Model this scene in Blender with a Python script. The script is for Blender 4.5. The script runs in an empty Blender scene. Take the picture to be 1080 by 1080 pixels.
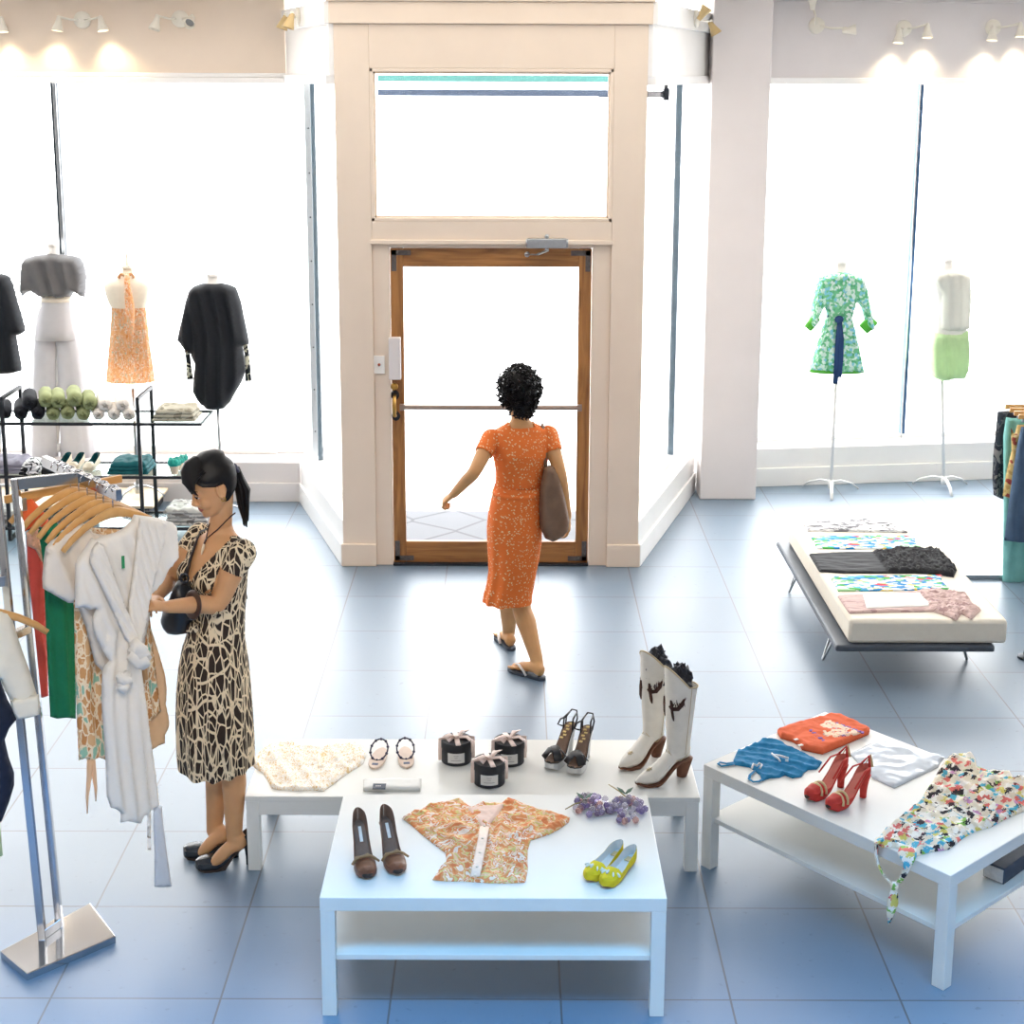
import bpy, bmesh, math, random
from mathutils import Vector, Matrix, noise
from mathutils.geometry import delaunay_2d_cdt
V = Vector
PI = math.pi
sin, cos = math.sin, math.cos
COL = bpy.context.scene.collection
random.seed(7)

# ------------------------------------------------------------------ camera model (1080 x 1080)
YAW, PITCH, ROLL = 0.0009, 0.1992, 0.0033
CAM = V((1.0191, -9.6108, 3.2027)); FPX = 1590.6; CX, CY = 540.0, 401.57
_f = V((sin(YAW)*cos(PITCH), cos(YAW)*cos(PITCH), -sin(PITCH)))
_r0 = V((cos(YAW), -sin(YAW), 0)); _u0 = _r0.cross(_f)
_r = cos(ROLL)*_r0 + sin(ROLL)*_u0
_u = -sin(ROLL)*_r0 + cos(ROLL)*_u0
def ray(x, y): return _f + _r*((x-CX)/FPX) - _u*((y-CY)/FPX)
def onz(x, y, z=0.0):
    d = ray(x, y); return CAM + d*((z-CAM.z)/d.z)
def ony(x, y, Y):
    d = ray(x, y); return CAM + d*((Y-CAM.y)/d.y)
def onp(x, y, P, n):
    d = ray(x, y); n = V(n); return CAM + d*((V(P)-CAM).dot(n)/d.dot(n))

cam = bpy.data.objects.new('camera', bpy.data.cameras.new('camera'))
COL.objects.link(cam)
M = Matrix((( _r.x, _u.x, -_f.x, CAM.x), (_r.y, _u.y, -_f.y, CAM.y), (_r.z, _u.z, -_f.z, CAM.z), (0, 0, 0, 1)))
cam.matrix_world = M
cam.data.sensor_width = 36; cam.data.sensor_fit = 'HORIZONTAL'
cam.data.lens = FPX/1080*36
cam.data.shift_y = (CY-540)/1080; cam.data.shift_x = 0
cam.data.clip_end = 200
bpy.context.scene.camera = cam

# ------------------------------------------------------------------ materials
def srgb(r, g, b):
    f = lambda c: (c/12.92 if c <= .04045 else ((c+.055)/1.055)**2.4)
    return (f(r/255), f(g/255), f(b/255), 1)
MATS = {}
def nodes(name):
    m = bpy.data.materials.new(name); m.use_nodes = True
    nt = m.node_tree; b = nt.nodes['Principled BSDF']
    MATS[name] = m
    return m, nt, b
def N(nt, t, **k):
    n = nt.nodes.new(t)
    for a, v in k.items(): setattr(n, a, v)
    return n
def coords(nt, scale=(1, 1, 1), rot=(0, 0, 0), src='Object'):
    tc = N(nt, 'ShaderNodeTexCoord'); mp = N(nt, 'ShaderNodeMapping')
    mp.inputs['Scale'].default_value = scale; mp.inputs['Rotation'].default_value = rot
    nt.links.new(tc.outputs[src], mp.inputs['Vector']); return mp.outputs[0]
def bump(nt, b, h, strength=.3, dist=.01):
    bp = N(nt, 'ShaderNodeBump'); bp.inputs['Strength'].default_value = strength; bp.inputs['Distance'].default_value = dist
    nt.links.new(h, bp.inputs['Height']); nt.links.new(bp.outputs[0], b.inputs['Normal'])
def ramp(nt, fac, stops, interp='LINEAR'):
    r = N(nt, 'ShaderNodeValToRGB'); r.color_ramp.interpolation = interp
    e = r.color_ramp.elements
    while len(e) > 1: e.remove(e[-1])
    e[0].position = stops[0][0]; e[0].color = stops[0][1]
    for p, c in stops[1:]:
        x = e.new(p); x.color = c
    nt.links.new(fac, r.inputs[0]); return r.outputs[0]
def plain(name, col, rough=.5, metal=0, spec=.5, var=.04, scale=30, bmp=0, sheen=0, trans=0):
    """one colour with a faint procedural mottling"""
    m, nt, b = nodes(name)
    v = coords(nt, (scale,)*3)
    n = N(nt, 'ShaderNodeTexNoise'); n.inputs['Scale'].default_value = 1; n.inputs['Detail'].default_value = 3
    nt.links.new(v, n.inputs['Vector'])
    lo = tuple(c*(1-var) for c in col[:3])+(1,); hi = tuple(min(1, c*(1+var)) for c in col[:3])+(1,)
    nt.links.new(ramp(nt, n.outputs[0], [(.3, lo), (.7, hi)]), b.inputs['Base Color'])
    b.inputs['Roughness'].default_value = rough; b.inputs['Metallic'].default_value = metal
    b.inputs['Specular IOR Level'].default_value = spec
    if sheen: b.inputs['Sheen Weight'].default_value = sheen
    if bmp: bump(nt, b, n.outputs[0], bmp, .004)
    if trans: translucent(nt, b, col, trans)
    return m
def translucent(nt, b, col, w, link=None):
    out = nt.nodes['Material Output']; t = N(nt, 'ShaderNodeBsdfTranslucent'); mx = N(nt, 'ShaderNodeMixShader')
    t.inputs[0].default_value = col
    if link: nt.links.new(link, t.inputs[0])
    mx.inputs[0].default_value = w
    nt.links.new(b.outputs[0], mx.inputs[1]); nt.links.new(t.outputs[0], mx.inputs[2]); nt.links.new(mx.outputs[0], out.inputs[0])
def voro_print(name, palette, scale, rot=(0, 0, 0), rough=.75, feature='F1', warp=.0, trans=0, rnd=1.0):
    """printed cloth: each voronoi cell takes one colour of the palette"""
    m, nt, b = nodes(name); v = coords(nt, scale, rot)
    if warp:
        nz = N(nt, 'ShaderNodeTexNoise'); nz.inputs['Scale'].default_value = 2.5
        nt.links.new(v, nz.inputs['Vector'])
        mx = N(nt, 'ShaderNodeVectorMath', operation='MULTIPLY_ADD')
        nt.links.new(nz.outputs['Color'], mx.inputs[0]); mx.inputs[1].default_value = (warp,)*3; nt.links.new(v, mx.inputs[2]); v = mx.outputs[0]
    vo = N(nt, 'ShaderNodeTexVoronoi'); vo.inputs['Scale'].default_value = 1; vo.inputs['Randomness'].default_value = rnd
    nt.links.new(v, vo.inputs['Vector'])
    sp = N(nt, 'ShaderNodeSeparateColor'); nt.links.new(vo.outputs['Color'], sp.inputs[0])
    c = ramp(nt, sp.outputs[0], palette, 'CONSTANT')
    nt.links.new(c, b.inputs['Base Color']); b.inputs['Roughness'].default_value = rough
    b.inputs['Specular IOR Level'].default_value = .2
    if trans: translucent(nt, b, (1, 1, 1, 1), trans, c)
    return m
def lattice_print(name, base, line, scale, width=.07, rough=.7, rot=(0, 0, 0)):
    """crackled lattice of light lines on a dark ground"""
    m, nt, b = nodes(name); v = coords(nt, scale, rot)
    vo = N(nt, 'ShaderNodeTexVoronoi', feature='DISTANCE_TO_EDGE'); vo.inputs['Scale'].default_value = 1
    vo2 = N(nt, 'ShaderNodeTexVoronoi', feature='DISTANCE_TO_EDGE'); vo2.inputs['Scale'].default_value = .62
    nt.links.new(v, vo.inputs['Vector']); nt.links.new(v, vo2.inputs['Vector'])
    mn = N(nt, 'ShaderNodeMath', operation='MINIMUM'); nt.links.new(vo.outputs['Distance'], mn.inputs[0]); nt.links.new(vo2.outputs['Distance'], mn.inputs[1])
    nt.links.new(ramp(nt, mn.outputs[0], [(0, line), (width*.8, line), (width*1.3, base)]), b.inputs['Base Color'])
    b.inputs['Roughness'].default_value = rough; b.inputs['Specular IOR Level'].default_value = .25
    return m
def fleck_print(name, base, cols, scale, thr=.5, rough=.75, trans=0, rot=(0, 0, 0)):
    """noise flecks over a ground colour: cols = list of (threshold, colour)"""
    m, nt, b = nodes(name); v = coords(nt, scale, rot)
    n = N(nt, 'ShaderNodeTexNoise'); n.inputs['Scale'].default_value = 1; n.inputs['Detail'].default_value = 2; n.inputs['Distortion'].default_value = .6
    nt.links.new(v, n.inputs['Vector'])
    c = ramp(nt, n.outputs[0], [(0, base)]+cols, 'CONSTANT')
    nt.links.new(c, b.inputs['Base Color']); b.inputs['Roughness'].default_value = rough; b.inputs['Specular IOR Level'].default_value = .2
    if trans: translucent(nt, b, (1, 1, 1, 1), trans, c)
    return m
def dash_print(name, base, dash, rough=.75):
    """small dashes scattered in two directions"""
    m, nt, b = nodes(name); outs = []
    for k, (rx, rz) in enumerate(((.7, .7), (-.8, -.5))):
        v = coords(nt, (70, 70, 70), (rx, rx, rz))
        st = N(nt, 'ShaderNodeVectorMath', operation='MULTIPLY'); st.inputs[1].default_value = (1, 1, .36) ; nt.links.new(v, st.inputs[0])
        of = N(nt, 'ShaderNodeVectorMath', operation='ADD'); of.inputs[1].default_value = (k*7.3, k*3.1, 0); nt.links.new(st.outputs[0], of.inputs[0])
        vo = N(nt, 'ShaderNodeTexVoronoi'); vo.inputs['Scale'].default_value = 1; nt.links.new(of.outputs[0], vo.inputs['Vector'])
        lt = N(nt, 'ShaderNodeMath', operation='LESS_THAN'); lt.inputs[1].default_value = .215; nt.links.new(vo.outputs['Distance'], lt.inputs[0]); outs.append(lt.outputs[0])
    mx = N(nt, 'ShaderNodeMath', operation='MAXIMUM'); nt.links.new(outs[0], mx.inputs[0]); nt.links.new(outs[1], mx.inputs[1])
    nt.links.new(ramp(nt, mx.outputs[0], [(0, base), (.5, dash)], 'CONSTANT'), b.inputs['Base Color'])
    b.inputs['Roughness'].default_value = rough; b.inputs['Specular IOR Level'].default_value = .2
    return m
def cell_print(name, palette, line, scale, width=.05, rot=(0, 0, 0), rough=.75, warp=.5, trans=0):
    """outlined motifs: every cell one colour of the palette, edged with a light line"""
    m, nt, b = nodes(name); v = coords(nt, scale, rot)
    nz_ = N(nt, 'ShaderNodeTexNoise'); nz_.inputs['Scale'].default_value = 1.6; nt.links.new(v, nz_.inputs['Vector'])
    mx = N(nt, 'ShaderNodeVectorMath', operation='MULTIPLY_ADD'); nt.links.new(nz_.outputs['Color'], mx.inputs[0]); mx.inputs[1].default_value = (warp,)*3; nt.links.new(v, mx.inputs[2])
    vo = N(nt, 'ShaderNodeTexVoronoi'); ve = N(nt, 'ShaderNodeTexVoronoi', feature='DISTANCE_TO_EDGE')
    for x in (vo, ve): x.inputs['Scale'].default_value = 1; nt.links.new(mx.outputs[0], x.inputs['Vector'])
    sp = N(nt, 'ShaderNodeSeparateColor'); nt.links.new(vo.outputs['Color'], sp.inputs[0]); c = ramp(nt, sp.outputs[0], palette, 'CONSTANT')
    lt = N(nt, 'ShaderNodeMath', operation='LESS_THAN'); lt.inputs[1].default_value = width; nt.links.new(ve.outputs['Distance'], lt.inputs[0])
    mc = N(nt, 'ShaderNodeMix', data_type='RGBA'); nt.links.new(lt.outputs[0], mc.inputs[0]); nt.links.new(c, mc.inputs[6]); mc.inputs[7].default_value = line
    nt.links.new(mc.outputs[2], b.inputs['Base Color']); b.inputs['Roughness'].default_value = rough; b.inputs['Specular IOR Level'].default_value = .2
    return m
def wood(name, c1, c2, scale=(3, 3, 40), rough=.5):
    m, nt, b = nodes(name); v = coords(nt, scale)
    n = N(nt, 'ShaderNodeTexNoise'); n.inputs['Scale'].default_value = 1; n.inputs['Detail'].default_value = 5; n.inputs['Distortion'].default_value = 1
    nt.links.new(v, n.inputs['Vector'])
    nt.links.new(ramp(nt, n.outputs[0], [(.3, c1), (.7, c2)]), b.inputs['Base Color']); b.inputs['Roughness'].default_value = rough
    bump(nt, b, n.outputs[0], .15, .003)
    return m
def emit(name, col, s):
    m, nt, b = nodes(name)
    b.inputs['Base Color'].default_value = col; b.inputs['Emission Color'].default_value = col; b.inputs['Emission Strength'].default_value = s
    return m
def glass(name, tint=(1, 1, 1, 1)):
    m = bpy.data.materials.new(name); m.use_nodes = True; nt = m.node_tree; nt.nodes.clear()
    o = N(nt, 'ShaderNodeOutputMaterial'); t = N(nt, 'ShaderNodeBsdfTransparent'); g = N(nt, 'ShaderNodeBsdfGlossy'); mx = N(nt, 'ShaderNodeMixShader'); lw = N(nt, 'ShaderNodeLayerWeight'); fr = N(nt, 'ShaderNodeMath', operation='MULTIPLY')
    t.inputs[0].default_value = tint; g.inputs['Roughness'].default_value = .02; lw.inputs[0].default_value = .15; nt.links.new(lw.outputs['Fresnel'], fr.inputs[0]); fr.inputs[1].default_value = .25
    nt.links.new(fr.outputs[0], mx.inputs[0]); nt.links.new(t.outputs[0], mx.inputs[1]); nt.links.new(g.outputs[0], mx.inputs[2]); nt.links.new(mx.outputs[0], o.inputs[0])
    return m

# ------------------------------------------------------------------ mesh building
WORG = {}          # world origin of every object while it is being built
def link(o, parent=None, loc=(0, 0, 0)):
    COL.objects.link(o)
    if parent is not None:
        o.parent = parent; WORG[o] = WORG[parent]
    else:
        o.location = loc; WORG[o] = V(loc)
    return o
def tag(o, label=None, cat=None, group=None, kind=None):
    if label: o['label'] = label
    if cat: o['category'] = cat
    if group: o['group'] = group
    if kind: o['kind'] = kind
    return o
def thing(name, label, cat, loc=(0, 0, 0), group=None):
    o = bpy.data.objects.new(name, None); o.empty_display_size = .1
    link(o, None, loc); return tag(o, label, cat, group)
def tree_copy(o, parent=None):
    c = o.copy(); COL.objects.link(c)
    if parent is not None: c.parent = parent
    for ch in list(o.children): tree_copy(ch, c)
    return c
def put(o, loc, rz=0, rx=0, ry=0, s=None):
    o.location = loc; o.rotation_euler = (rx, ry, rz)
    if s: o.scale = (s, s, s)
    return o

class MB:
    def __init__(s): s.v = []; s.f = []; s.m = []
    def add(s, vs, fs, m=0):
        k = len(s.v); s.v += [V(p) for p in vs]; s.f += [tuple(i+k for i in f) for f in fs]
        s.m += ([m]*len(fs) if isinstance(m, int) else list(m)); return s
    def box(s, c, d, rz=0, m=0, ax=None):
        x, y, z = d[0]/2, d[1]/2, d[2]/2
        R = ax if ax is not None else Matrix.Rotation(rz, 3, 'Z')
        vs = [V(c)+R @ V((i*x, j*y, k*z)) for k in (-1, 1) for j in (-1, 1) for i in (-1, 1)]
        return s.add(vs, [(0, 2, 3, 1), (4, 5, 7, 6), (0, 1, 5, 4), (2, 6, 7, 3), (0, 4, 6, 2), (1, 3, 7, 5)], m)
    def box2(s, a, b, m=0):
        a, b = V(a), V(b); return s.box((a+b)/2, (abs(b.x-a.x), abs(b.y-a.y), abs(b.z-a.z)), 0, m)
    def bar(s, p, q, w, h, m=0, up=(0, 0, 1)):
        """square bar from p to q, w across, h along up"""
        p, q = V(p), V(q); d = (q-p); L = d.length; d.normalize(); up = V(up)
        if abs(d.dot(up)) > .98: up = V((0, 1, 0))
        x = d.cross(up).normalized(); z = x.cross(d)
        R = Matrix((x, d, z)).transposed()
        return s.box((p+q)/2, (w, L, h), 0, m, R)
    def prism(s, poly, z0, z1, m=0):
        n = len(poly); vs = [(x, y, z0) for x, y in poly]+[(x, y, z1) for x, y in poly]
        fs = [tuple(range(n))[::-1], tuple(range(n, 2*n))]+[(i, (i+1) % n, n+(i+1) % n, n+i) for i in range(n)]
        return s.add(vs, fs, m)
    def loft(s, rings, m=0, cap0=True, cap1=True, closed=True, mfn=None):
        n = len(rings[0]); k = len(rings); vs = [p for r in rings for p in r]; fs = []; ms = []
        for i in range(k-1):
            for j in range(n if closed else n-1):
                a, b = i*n+j, i*n+(j+1) % n
                fs.append((a, b, b+n, a+n)); ms.append(mfn(i, j) if mfn else m)
        if cap0: fs.append(tuple(range(n))[::-1]); ms.append(m)
        if cap1: fs.append(tuple(range((k-1)*n, k*n))); ms.append(m)
        return s.add(vs, fs, ms)
    def tube(s, path, r, n=8, m=0, cap=True, up=(0, 0, 1), closed=False):
        """sweep: r is a number, a list of numbers or a list of (across, along up) pairs"""
        path = [V(p) for p in path]; k = len(path)
        if not isinstance(r, (list, tuple)): r = [r]*k
        rings = []; prev = None
        for i, p in enumerate(path):
            if closed: d = path[(i+1) % k]-path[i-1]
            else: d = path[min(i+1, k-1)]-path[max(i-1, 0)]
            d.normalize()
            if prev is None:
                u = V(up)
                if abs(u.dot(d)) > .95: u = V((0, 1, 0)) if abs(d.y) < .9 else V((1, 0, 0))
            else: u = prev
            u = (u-d*u.dot(d)).normalized(); prev = u
            x = d.cross(u)
            a, b = (r[i] if isinstance(r[i], (list, tuple)) else (r[i], r[i]))
            rings.append([p+x*(a*cos(2*PI*j/n))+u*(b*sin(2*PI*j/n)) for j in range(n)])
        if closed: rings.append(rings[0]); cap = False
        return s.loft(rings, m, cap, cap)
    def lathe(s, prof, c=(0, 0, 0), n=24, m=0, cap0=True, cap1=True, sx=1, sy=1):
        rings = [[V(c)+V((r*sx*cos(2*PI*j/n), r*sy*sin(2*PI*j/n), z)) for j in range(n)] for r, z in prof]
        return s.loft(rings, m, cap0, cap1)
    def ball(s, c, r, nu=16, nv=10, m=0, R=None, nz=0, seed=0):
        if not isinstance(r, (tuple, list)): r = (r, r, r)
        R = R or Matrix.Identity(3); vs = []
        for i in range(1, nv):
            t = PI*i/nv
            for j in range(nu):
                a = 2*PI*j/nu; d = V((sin(t)*cos(a), sin(t)*sin(a), cos(t)))
                k = 1+(nz*noise.noise(d*2.3+V((seed, seed*1.7, 0))) if nz else 0)
                vs.append(V(c)+R @ V((d.x*r[0]*k, d.y*r[1]*k, d.z*r[2]*k)))
        top = len(vs); vs += [V(c)+R @ V((0, 0, r[2])), V(c)+R @ V((0, 0, -r[2]))]; fs = []
        for i in range(nv-2):
            for j in range(nu):
                a, b = i*nu+j, i*nu+(j+1) % nu; fs.append((a, a+nu, b+nu, b))
        for j in range(nu):
            fs.append((top, j, (j+1) % nu)); q = (nv-2)*nu; fs.append((top+1, q+(j+1) % nu, q+j))
        return s.add(vs, fs, m)
    def build(s, name, mat, parent=None, smooth=True, bevel=0, label=None, org=None, sub=0, autos=None):
        me = bpy.data.meshes.new(name)
        if parent is not None: off = WORG[parent]
        else: off = V(org) if org is not None else V((0, 0, 0))
        me.from_pydata([tuple(p-off) for p in s.v], [], s.f)
        for x in (mat if isinstance(mat, (list, tuple)) else [mat]): me.materials.append(x)
        for p, i in zip(me.polygons, s.m): p.material_index = i; p.use_smooth = smooth
        me.update(); me.validate()
        if autos:
            try: me.set_sharp_from_angle(angle=autos)
            except Exception: pass
        o = bpy.data.objects.new(name, me); link(o, parent, off)
        if bevel:
            b = o.modifiers.new('bevel', 'BEVEL'); b.width = bevel; b.segments = 2; b.limit_method = 'ANGLE'
        if sub:
            b = o.modifiers.new('subdivision', 'SUBSURF'); b.levels = b.render_levels = sub
        if label: o['label'] = label
        return o
def struct(mb, name, mat, smooth=False, bevel=0, parent=None):
    o = mb.build(name, mat, parent, smooth, bevel)
    if parent is None: o['kind'] = 'structure'
    return o

# ------------------------------------------------------------------ cloth from an outline
def pip(p, poly):
    x, y = p; c = False; n = len(poly); j = n-1
    for i in range(n):
        xi, yi = poly[i]; xj, yj = poly[j]
        if (yi > y) != (yj > y) and x < (xj-xi)*(y-yi)/(yj-yi)+xi: c = not c
        j = i
    return c
def edge_dist(p, poly):
    x, y = p; best = 9e9; n = len(poly)
    for i in range(n):
        ax, ay = poly[i]; bx, by = poly[(i+1) % n]; dx, dy = bx-ax, by-ay; l = dx*dx+dy*dy
        t = 0 if l == 0 else max(0, min(1, ((x-ax)*dx+(y-ay)*dy)/l))
        q = (x-ax-t*dx)**2+(y-ay-t*dy)**2
        if q < best: best = q
    return math.sqrt(best)
def smooth_poly(poly, it=1):
    for _ in range(it):
        o = []; n = len(poly)
        for i in range(n):
            a, b = poly[i], poly[(i+1) % n]
            o += [(.78*a[0]+.22*b[0], .78*a[1]+.22*b[1]), (.22*a[0]+.78*b[0], .22*a[1]+.78*b[1])]
        poly = o
    return poly
def puff(mb, poly, to3, h=.01, back=0., fold=None, step=.012, edge=.02, m=0, seed=1, base=0.0, wob=0.0, rnd=0):
    """fill a 2-D outline with a fine mesh, dome it and give it folds; to3(u, v, n) makes the 3-D point"""
    poly = smooth_poly(poly, rnd)
    if wob:
        poly = [(x+wob*noise.noise(V((x*40, y*40, seed))), y+wob*noise.noise(V((x*40, y*40, seed+9)))) for x, y in poly]
    pts = []
    n = len(poly)
    for i in range(n):
        a, b = poly[i], poly[(i+1) % n]; L = math.hypot(b[0]-a[0], b[1]-a[1]); k = max(1, int(L/step+.5))
        for j in range(k):
            t = j/k; pts.append((a[0]+(b[0]-a[0])*t, a[1]+(b[1]-a[1])*t))
    nb = len(pts); rnd_ = random.Random(seed)
    x0, x1 = min(p[0] for p in pts), max(p[0] for p in pts); y0, y1 = min(p[1] for p in pts), max(p[1] for p in pts)
    ny = int((y1-y0)/(step*.87))+1; nx = int((x1-x0)/step)+1
    for i in range(ny+1):
        for j in range(nx+1):
            p = (x0+(j+.5*(i % 2))*step+rnd_.uniform(-.1, .1)*step, y0+i*step*.87+rnd_.uniform(-.1, .1)*step)
            if pip(p, poly) and edge_dist(p, poly) > step*.45: pts.append(p)
    ov, oe, of, *_ = delaunay_2d_cdt([V(p) for p in pts], [(i, (i+1) % nb) for i in range(nb)], [], 1, 1e-7)
    D = [edge_dist((p.x, p.y), poly) for p in ov]
    vf = []; idx = []
    vs = []
    for p, d in zip(ov, D):
        t = min(1, d/edge); pr = math.sqrt(max(0, 1-(1-t)**2)); w = min(1, d/edge)
        fo = fold(p.x, p.y) if fold else 0
        vs.append(to3(p.x, p.y, base+h*pr+fo*w))
    k = len(vs); bi = []
    for i, (p, d) in enumerate(zip(ov, D)):
        if d < 1e-5 and base == 0: bi.append(i)
        else:
            t = min(1, d/edge); pr = math.sqrt(max(0, 1-(1-t)**2))
            fo = fold(p.x+.37, p.y) if (fold and back) else 0
            bi.append(len(vs)); vs.append(to3(p.x, p.y, -back*pr-fo*min(1, d/edge)*.6))
    fs = []
    for f in of:
        fs.append(tuple(f)); fs.append(tuple(bi[i] for i in reversed(f)))
    if base:
        on = [i for i, d in enumerate(D) if d < 1e-5]
        bs = set(on); cnt = {}
        for f in of:
            for a, b in zip(f, list(f[1:])+[f[0]]): cnt[(a, b)] = 1
        for (a, b) in list(cnt):
            if (b, a) not in cnt: fs.append((b, a, bi[a], bi[b]))
    mb.add(vs, fs, m); return mb
def nz(u, v, s, k=0): return noise.noise(V((u*s, v*s, k*3.17)))
def pleats(ang, freq, amp, warp=1.5, seed=0, s=6):
    ca, sa = cos(ang), sin(ang)
    return lambda u, v: amp*(.5-1.2*abs(sin(.5*freq*(u*ca+v*sa)+warp*1.6*nz(u, v, s*.6, seed))))*(.75+.5*nz(u, v, s*1.3, seed+5))
def crumple(amp, s=14, seed=0, stretch=(1, 1)):
    def f(u, v):
        a = nz(u*stretch[0], v*stretch[1], s, seed); b = nz(u*stretch[0], v*stretch[1], s*2.3, seed+3)
        return amp*((1-2*abs(a))*.8+.45*(1-2*abs(b)))
    return f
def mixf(*fs): return lambda u, v: sum(f(u, v) for f in fs)
def centroid(ps):
    c = V((0, 0, 0))
    for p in ps: c += V(p)
    return c/len(ps)
def flat_garment(name, px, z, mat, label, cat, h=.004, fold=None, step=.01, edge=.010, group=None, crop=None, wob=.003, base=.002, seed=3, dz=.0008, rnd=0):
    """a garment laid out on a level surface at height z; px outline points are read off the surface"""
    P = [onz(x, y, z) for x, y in (px if crop is None else [(crop[0]+x*crop[2], crop[1]+y*crop[2]) for x, y in px])]
    poly = [(p.x, p.y) for p in P]
    if sum(a[0]*b[1]-b[0]*a[1] for a, b in zip(poly, poly[1:]+poly[:1])) < 0: poly.reverse()
    mb = MB(); puff(mb, poly, lambda u, v, n: V((u, v, z+dz+max(n, 0.0))), h, 0, fold, step, edge, 0, seed, base, wob, rnd)
    c = centroid([(a, b, z) for a, b in poly])
    o = mb.build(name, mat, None, True, 0, None, c)
    return tag(o, label, cat, group), poly
def hang_poly(px, P, n):
    """outline read off the upright plane through P with normal n; u runs along the plane, v is height"""
    n = V(n).normalized(); u = V((0, 0, 1)).cross(n)
    if u.x < 0: u = -u
    out = []
    for x, y in px:
        q = onp(x, y, P, n); out.append(((q-V(P)).dot(u), q.z))
    if sum(a[0]*b[1]-b[0]*a[1] for a, b in zip(out, out[1:]+out[:1])) < 0: out.reverse()
    def to3(a, b, k): return V((P[0], P[1], 0))+u*a+V((0, 0, b))+n*k
    return out, to3
def loft_rows(mb, rows, Yc, ratio=.62, n=48, folds=0, fk=9, fpow=1.5, m=0, cap=True, nzs=.0, seed=0, twist=0, minb=0):
    """upright body of cloth: rows of (y, left x, right x[, Y]) read off the plane Y"""
    rings = []; k = len(rows)
    for i, r in enumerate(rows):
        y, xl, xr = r[:3]; yy = Yc if len(r) < 4 else r[3]
        a, b = ony(xl, y, yy), ony(xr, y, yy); c = (a+b)/2; w = (b.x-a.x)/2; d = max(minb, w*ratio)
        t = (i/(k-1))**fpow; ring = []
        for j in range(n):
            th = 2*PI*j/n
            f = 1+folds*t*sin(fk*th+2.3*sin(th*2+seed)+twist*i)+nzs*noise.noise(V((cos(th)*2, sin(th)*2, c.z*7+seed)))
            ring.append(V((c.x+w*cos(th)*(1+(f-1)*.35), yy+d*sin(th)*f, c.z)))
        rings.append(ring)
    return mb.loft(rings, m, cap, cap)
# ------------------------------------------------------------------ colours of the place
W_ = srgb
beige = plain('beige_paint', W_(230, 213, 194), .55, 0, .3, .02, 4, .05)
offwhite = plain('offwhite_paint', W_(232, 226, 220), .55, 0, .3, .02, 4, .05)
greywhite = plain('grey_white_paint', W_(222, 216, 214), .55, 0, .3, .02, 4, .05)
white_trim = plain('white_trim_paint', W_(240, 238, 235), .4, 0, .4, .015, 6)
lacquer = plain('white_lacquer', W_(226, 226, 220), .32, 0, .45, .01, 8)
steel = plain('brushed_steel', W_(176, 180, 184), .28, 1, .5, .05, 60)
chrome = plain('polished_chrome', W_(196, 198, 202), .12, 1, .5, .03, 20)
dark_steel = plain('dark_steel', W_(52, 58, 66), .4, .7, .5, .08, 30)
iron = plain('aged_iron', W_(104, 98, 94), .55, .8, .5, .15, 60, .2)
brass = plain('worn_brass', W_(178, 140, 76), .35, 1, .5, .12, 50)
oak = wood('oak_door', W_(122, 78, 36), W_(178, 122, 66), (28, 28, 2.2), .45)
oakh = wood('oak_door_rail', W_(122, 78, 36), W_(178, 122, 66), (2.2, 28, 28), .45)
pane_glass = glass('window_glass')
black_mat = plain('matt_black', W_(28, 28, 30), .6, 0, .4, .1, 30)
plastic_white = plain('white_plastic', W_(240, 238, 232), .35, 0, .5, .01, 20)

# ------------------------------------------------------------------ floor of large square tiles
m, nt, b = nodes('stone_tile_floor')
tc = N(nt, 'ShaderNodeTexCoord'); T = .6015
br = N(nt, 'ShaderNodeTexBrick'); br.offset = 0; br.squash = 1
br.inputs['Scale'].default_value = 1; br.inputs['Brick Width'].default_value = T; br.inputs['Row Height'].default_value = T
br.inputs['Mortar Size'].default_value = .0042; br.inputs['Mortar Smooth'].default_value = .25; br.inputs['Bias'].default_value = 0
br.inputs['Color1'].default_value = W_(102, 124, 144); br.inputs['Color2'].default_value = W_(108, 130, 150); br.inputs['Mortar'].default_value = W_(78, 80, 86)  # part of the blue cast in front is put into the tile colour
nt.links.new(tc.outputs['Object'], br.inputs['Vector'])
n1 = N(nt, 'ShaderNodeTexNoise'); n1.inputs['Scale'].default_value = 1.6; n1.inputs['Detail'].default_value = 2; nt.links.new(tc.outputs['Object'], n1.inputs['Vector'])
n2 = N(nt, 'ShaderNodeTexNoise'); n2.inputs['Scale'].default_value = 26; n2.inputs['Detail'].default_value = 4; nt.links.new(tc.outputs['Object'], n2.inputs['Vector'])
mul = N(nt, 'ShaderNodeMix', data_type='RGBA', blend_type='MULTIPLY'); mul.inputs[0].default_value = 1
nt.links.new(br.outputs['Color'], mul.inputs[6]); nt.links.new(ramp(nt, n1.outputs[0], [(.3, (.93, .93, .93, 1)), (.7, (1, 1, 1, 1))]), mul.inputs[7])
mu2 = N(nt, 'ShaderNodeMix', data_type='RGBA', blend_type='MULTIPLY'); mu2.inputs[0].default_value = 1
nt.links.new(mul.outputs[2], mu2.inputs[6]); nt.links.new(ramp(nt, n2.outputs[0], [(.26, (.72, .7, .68, 1)), (.34, (1, 1, 1, 1))]), mu2.inputs[7])
nt.links.new(mu2.outputs[2], b.inputs['Base Color'])
nt.links.new(ramp(nt, n1.outputs[0], [(.3, (.44,)*3+(1,)), (.7, (.52,)*3+(1,))]), b.inputs['Roughness'])
b.inputs['Specular IOR Level'].default_value = .62; b.inputs['Coat Weight'].default_value = .8; b.inputs['Coat Roughness'].default_value = .42; b.inputs['Coat IOR'].default_value = 1.65
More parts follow.
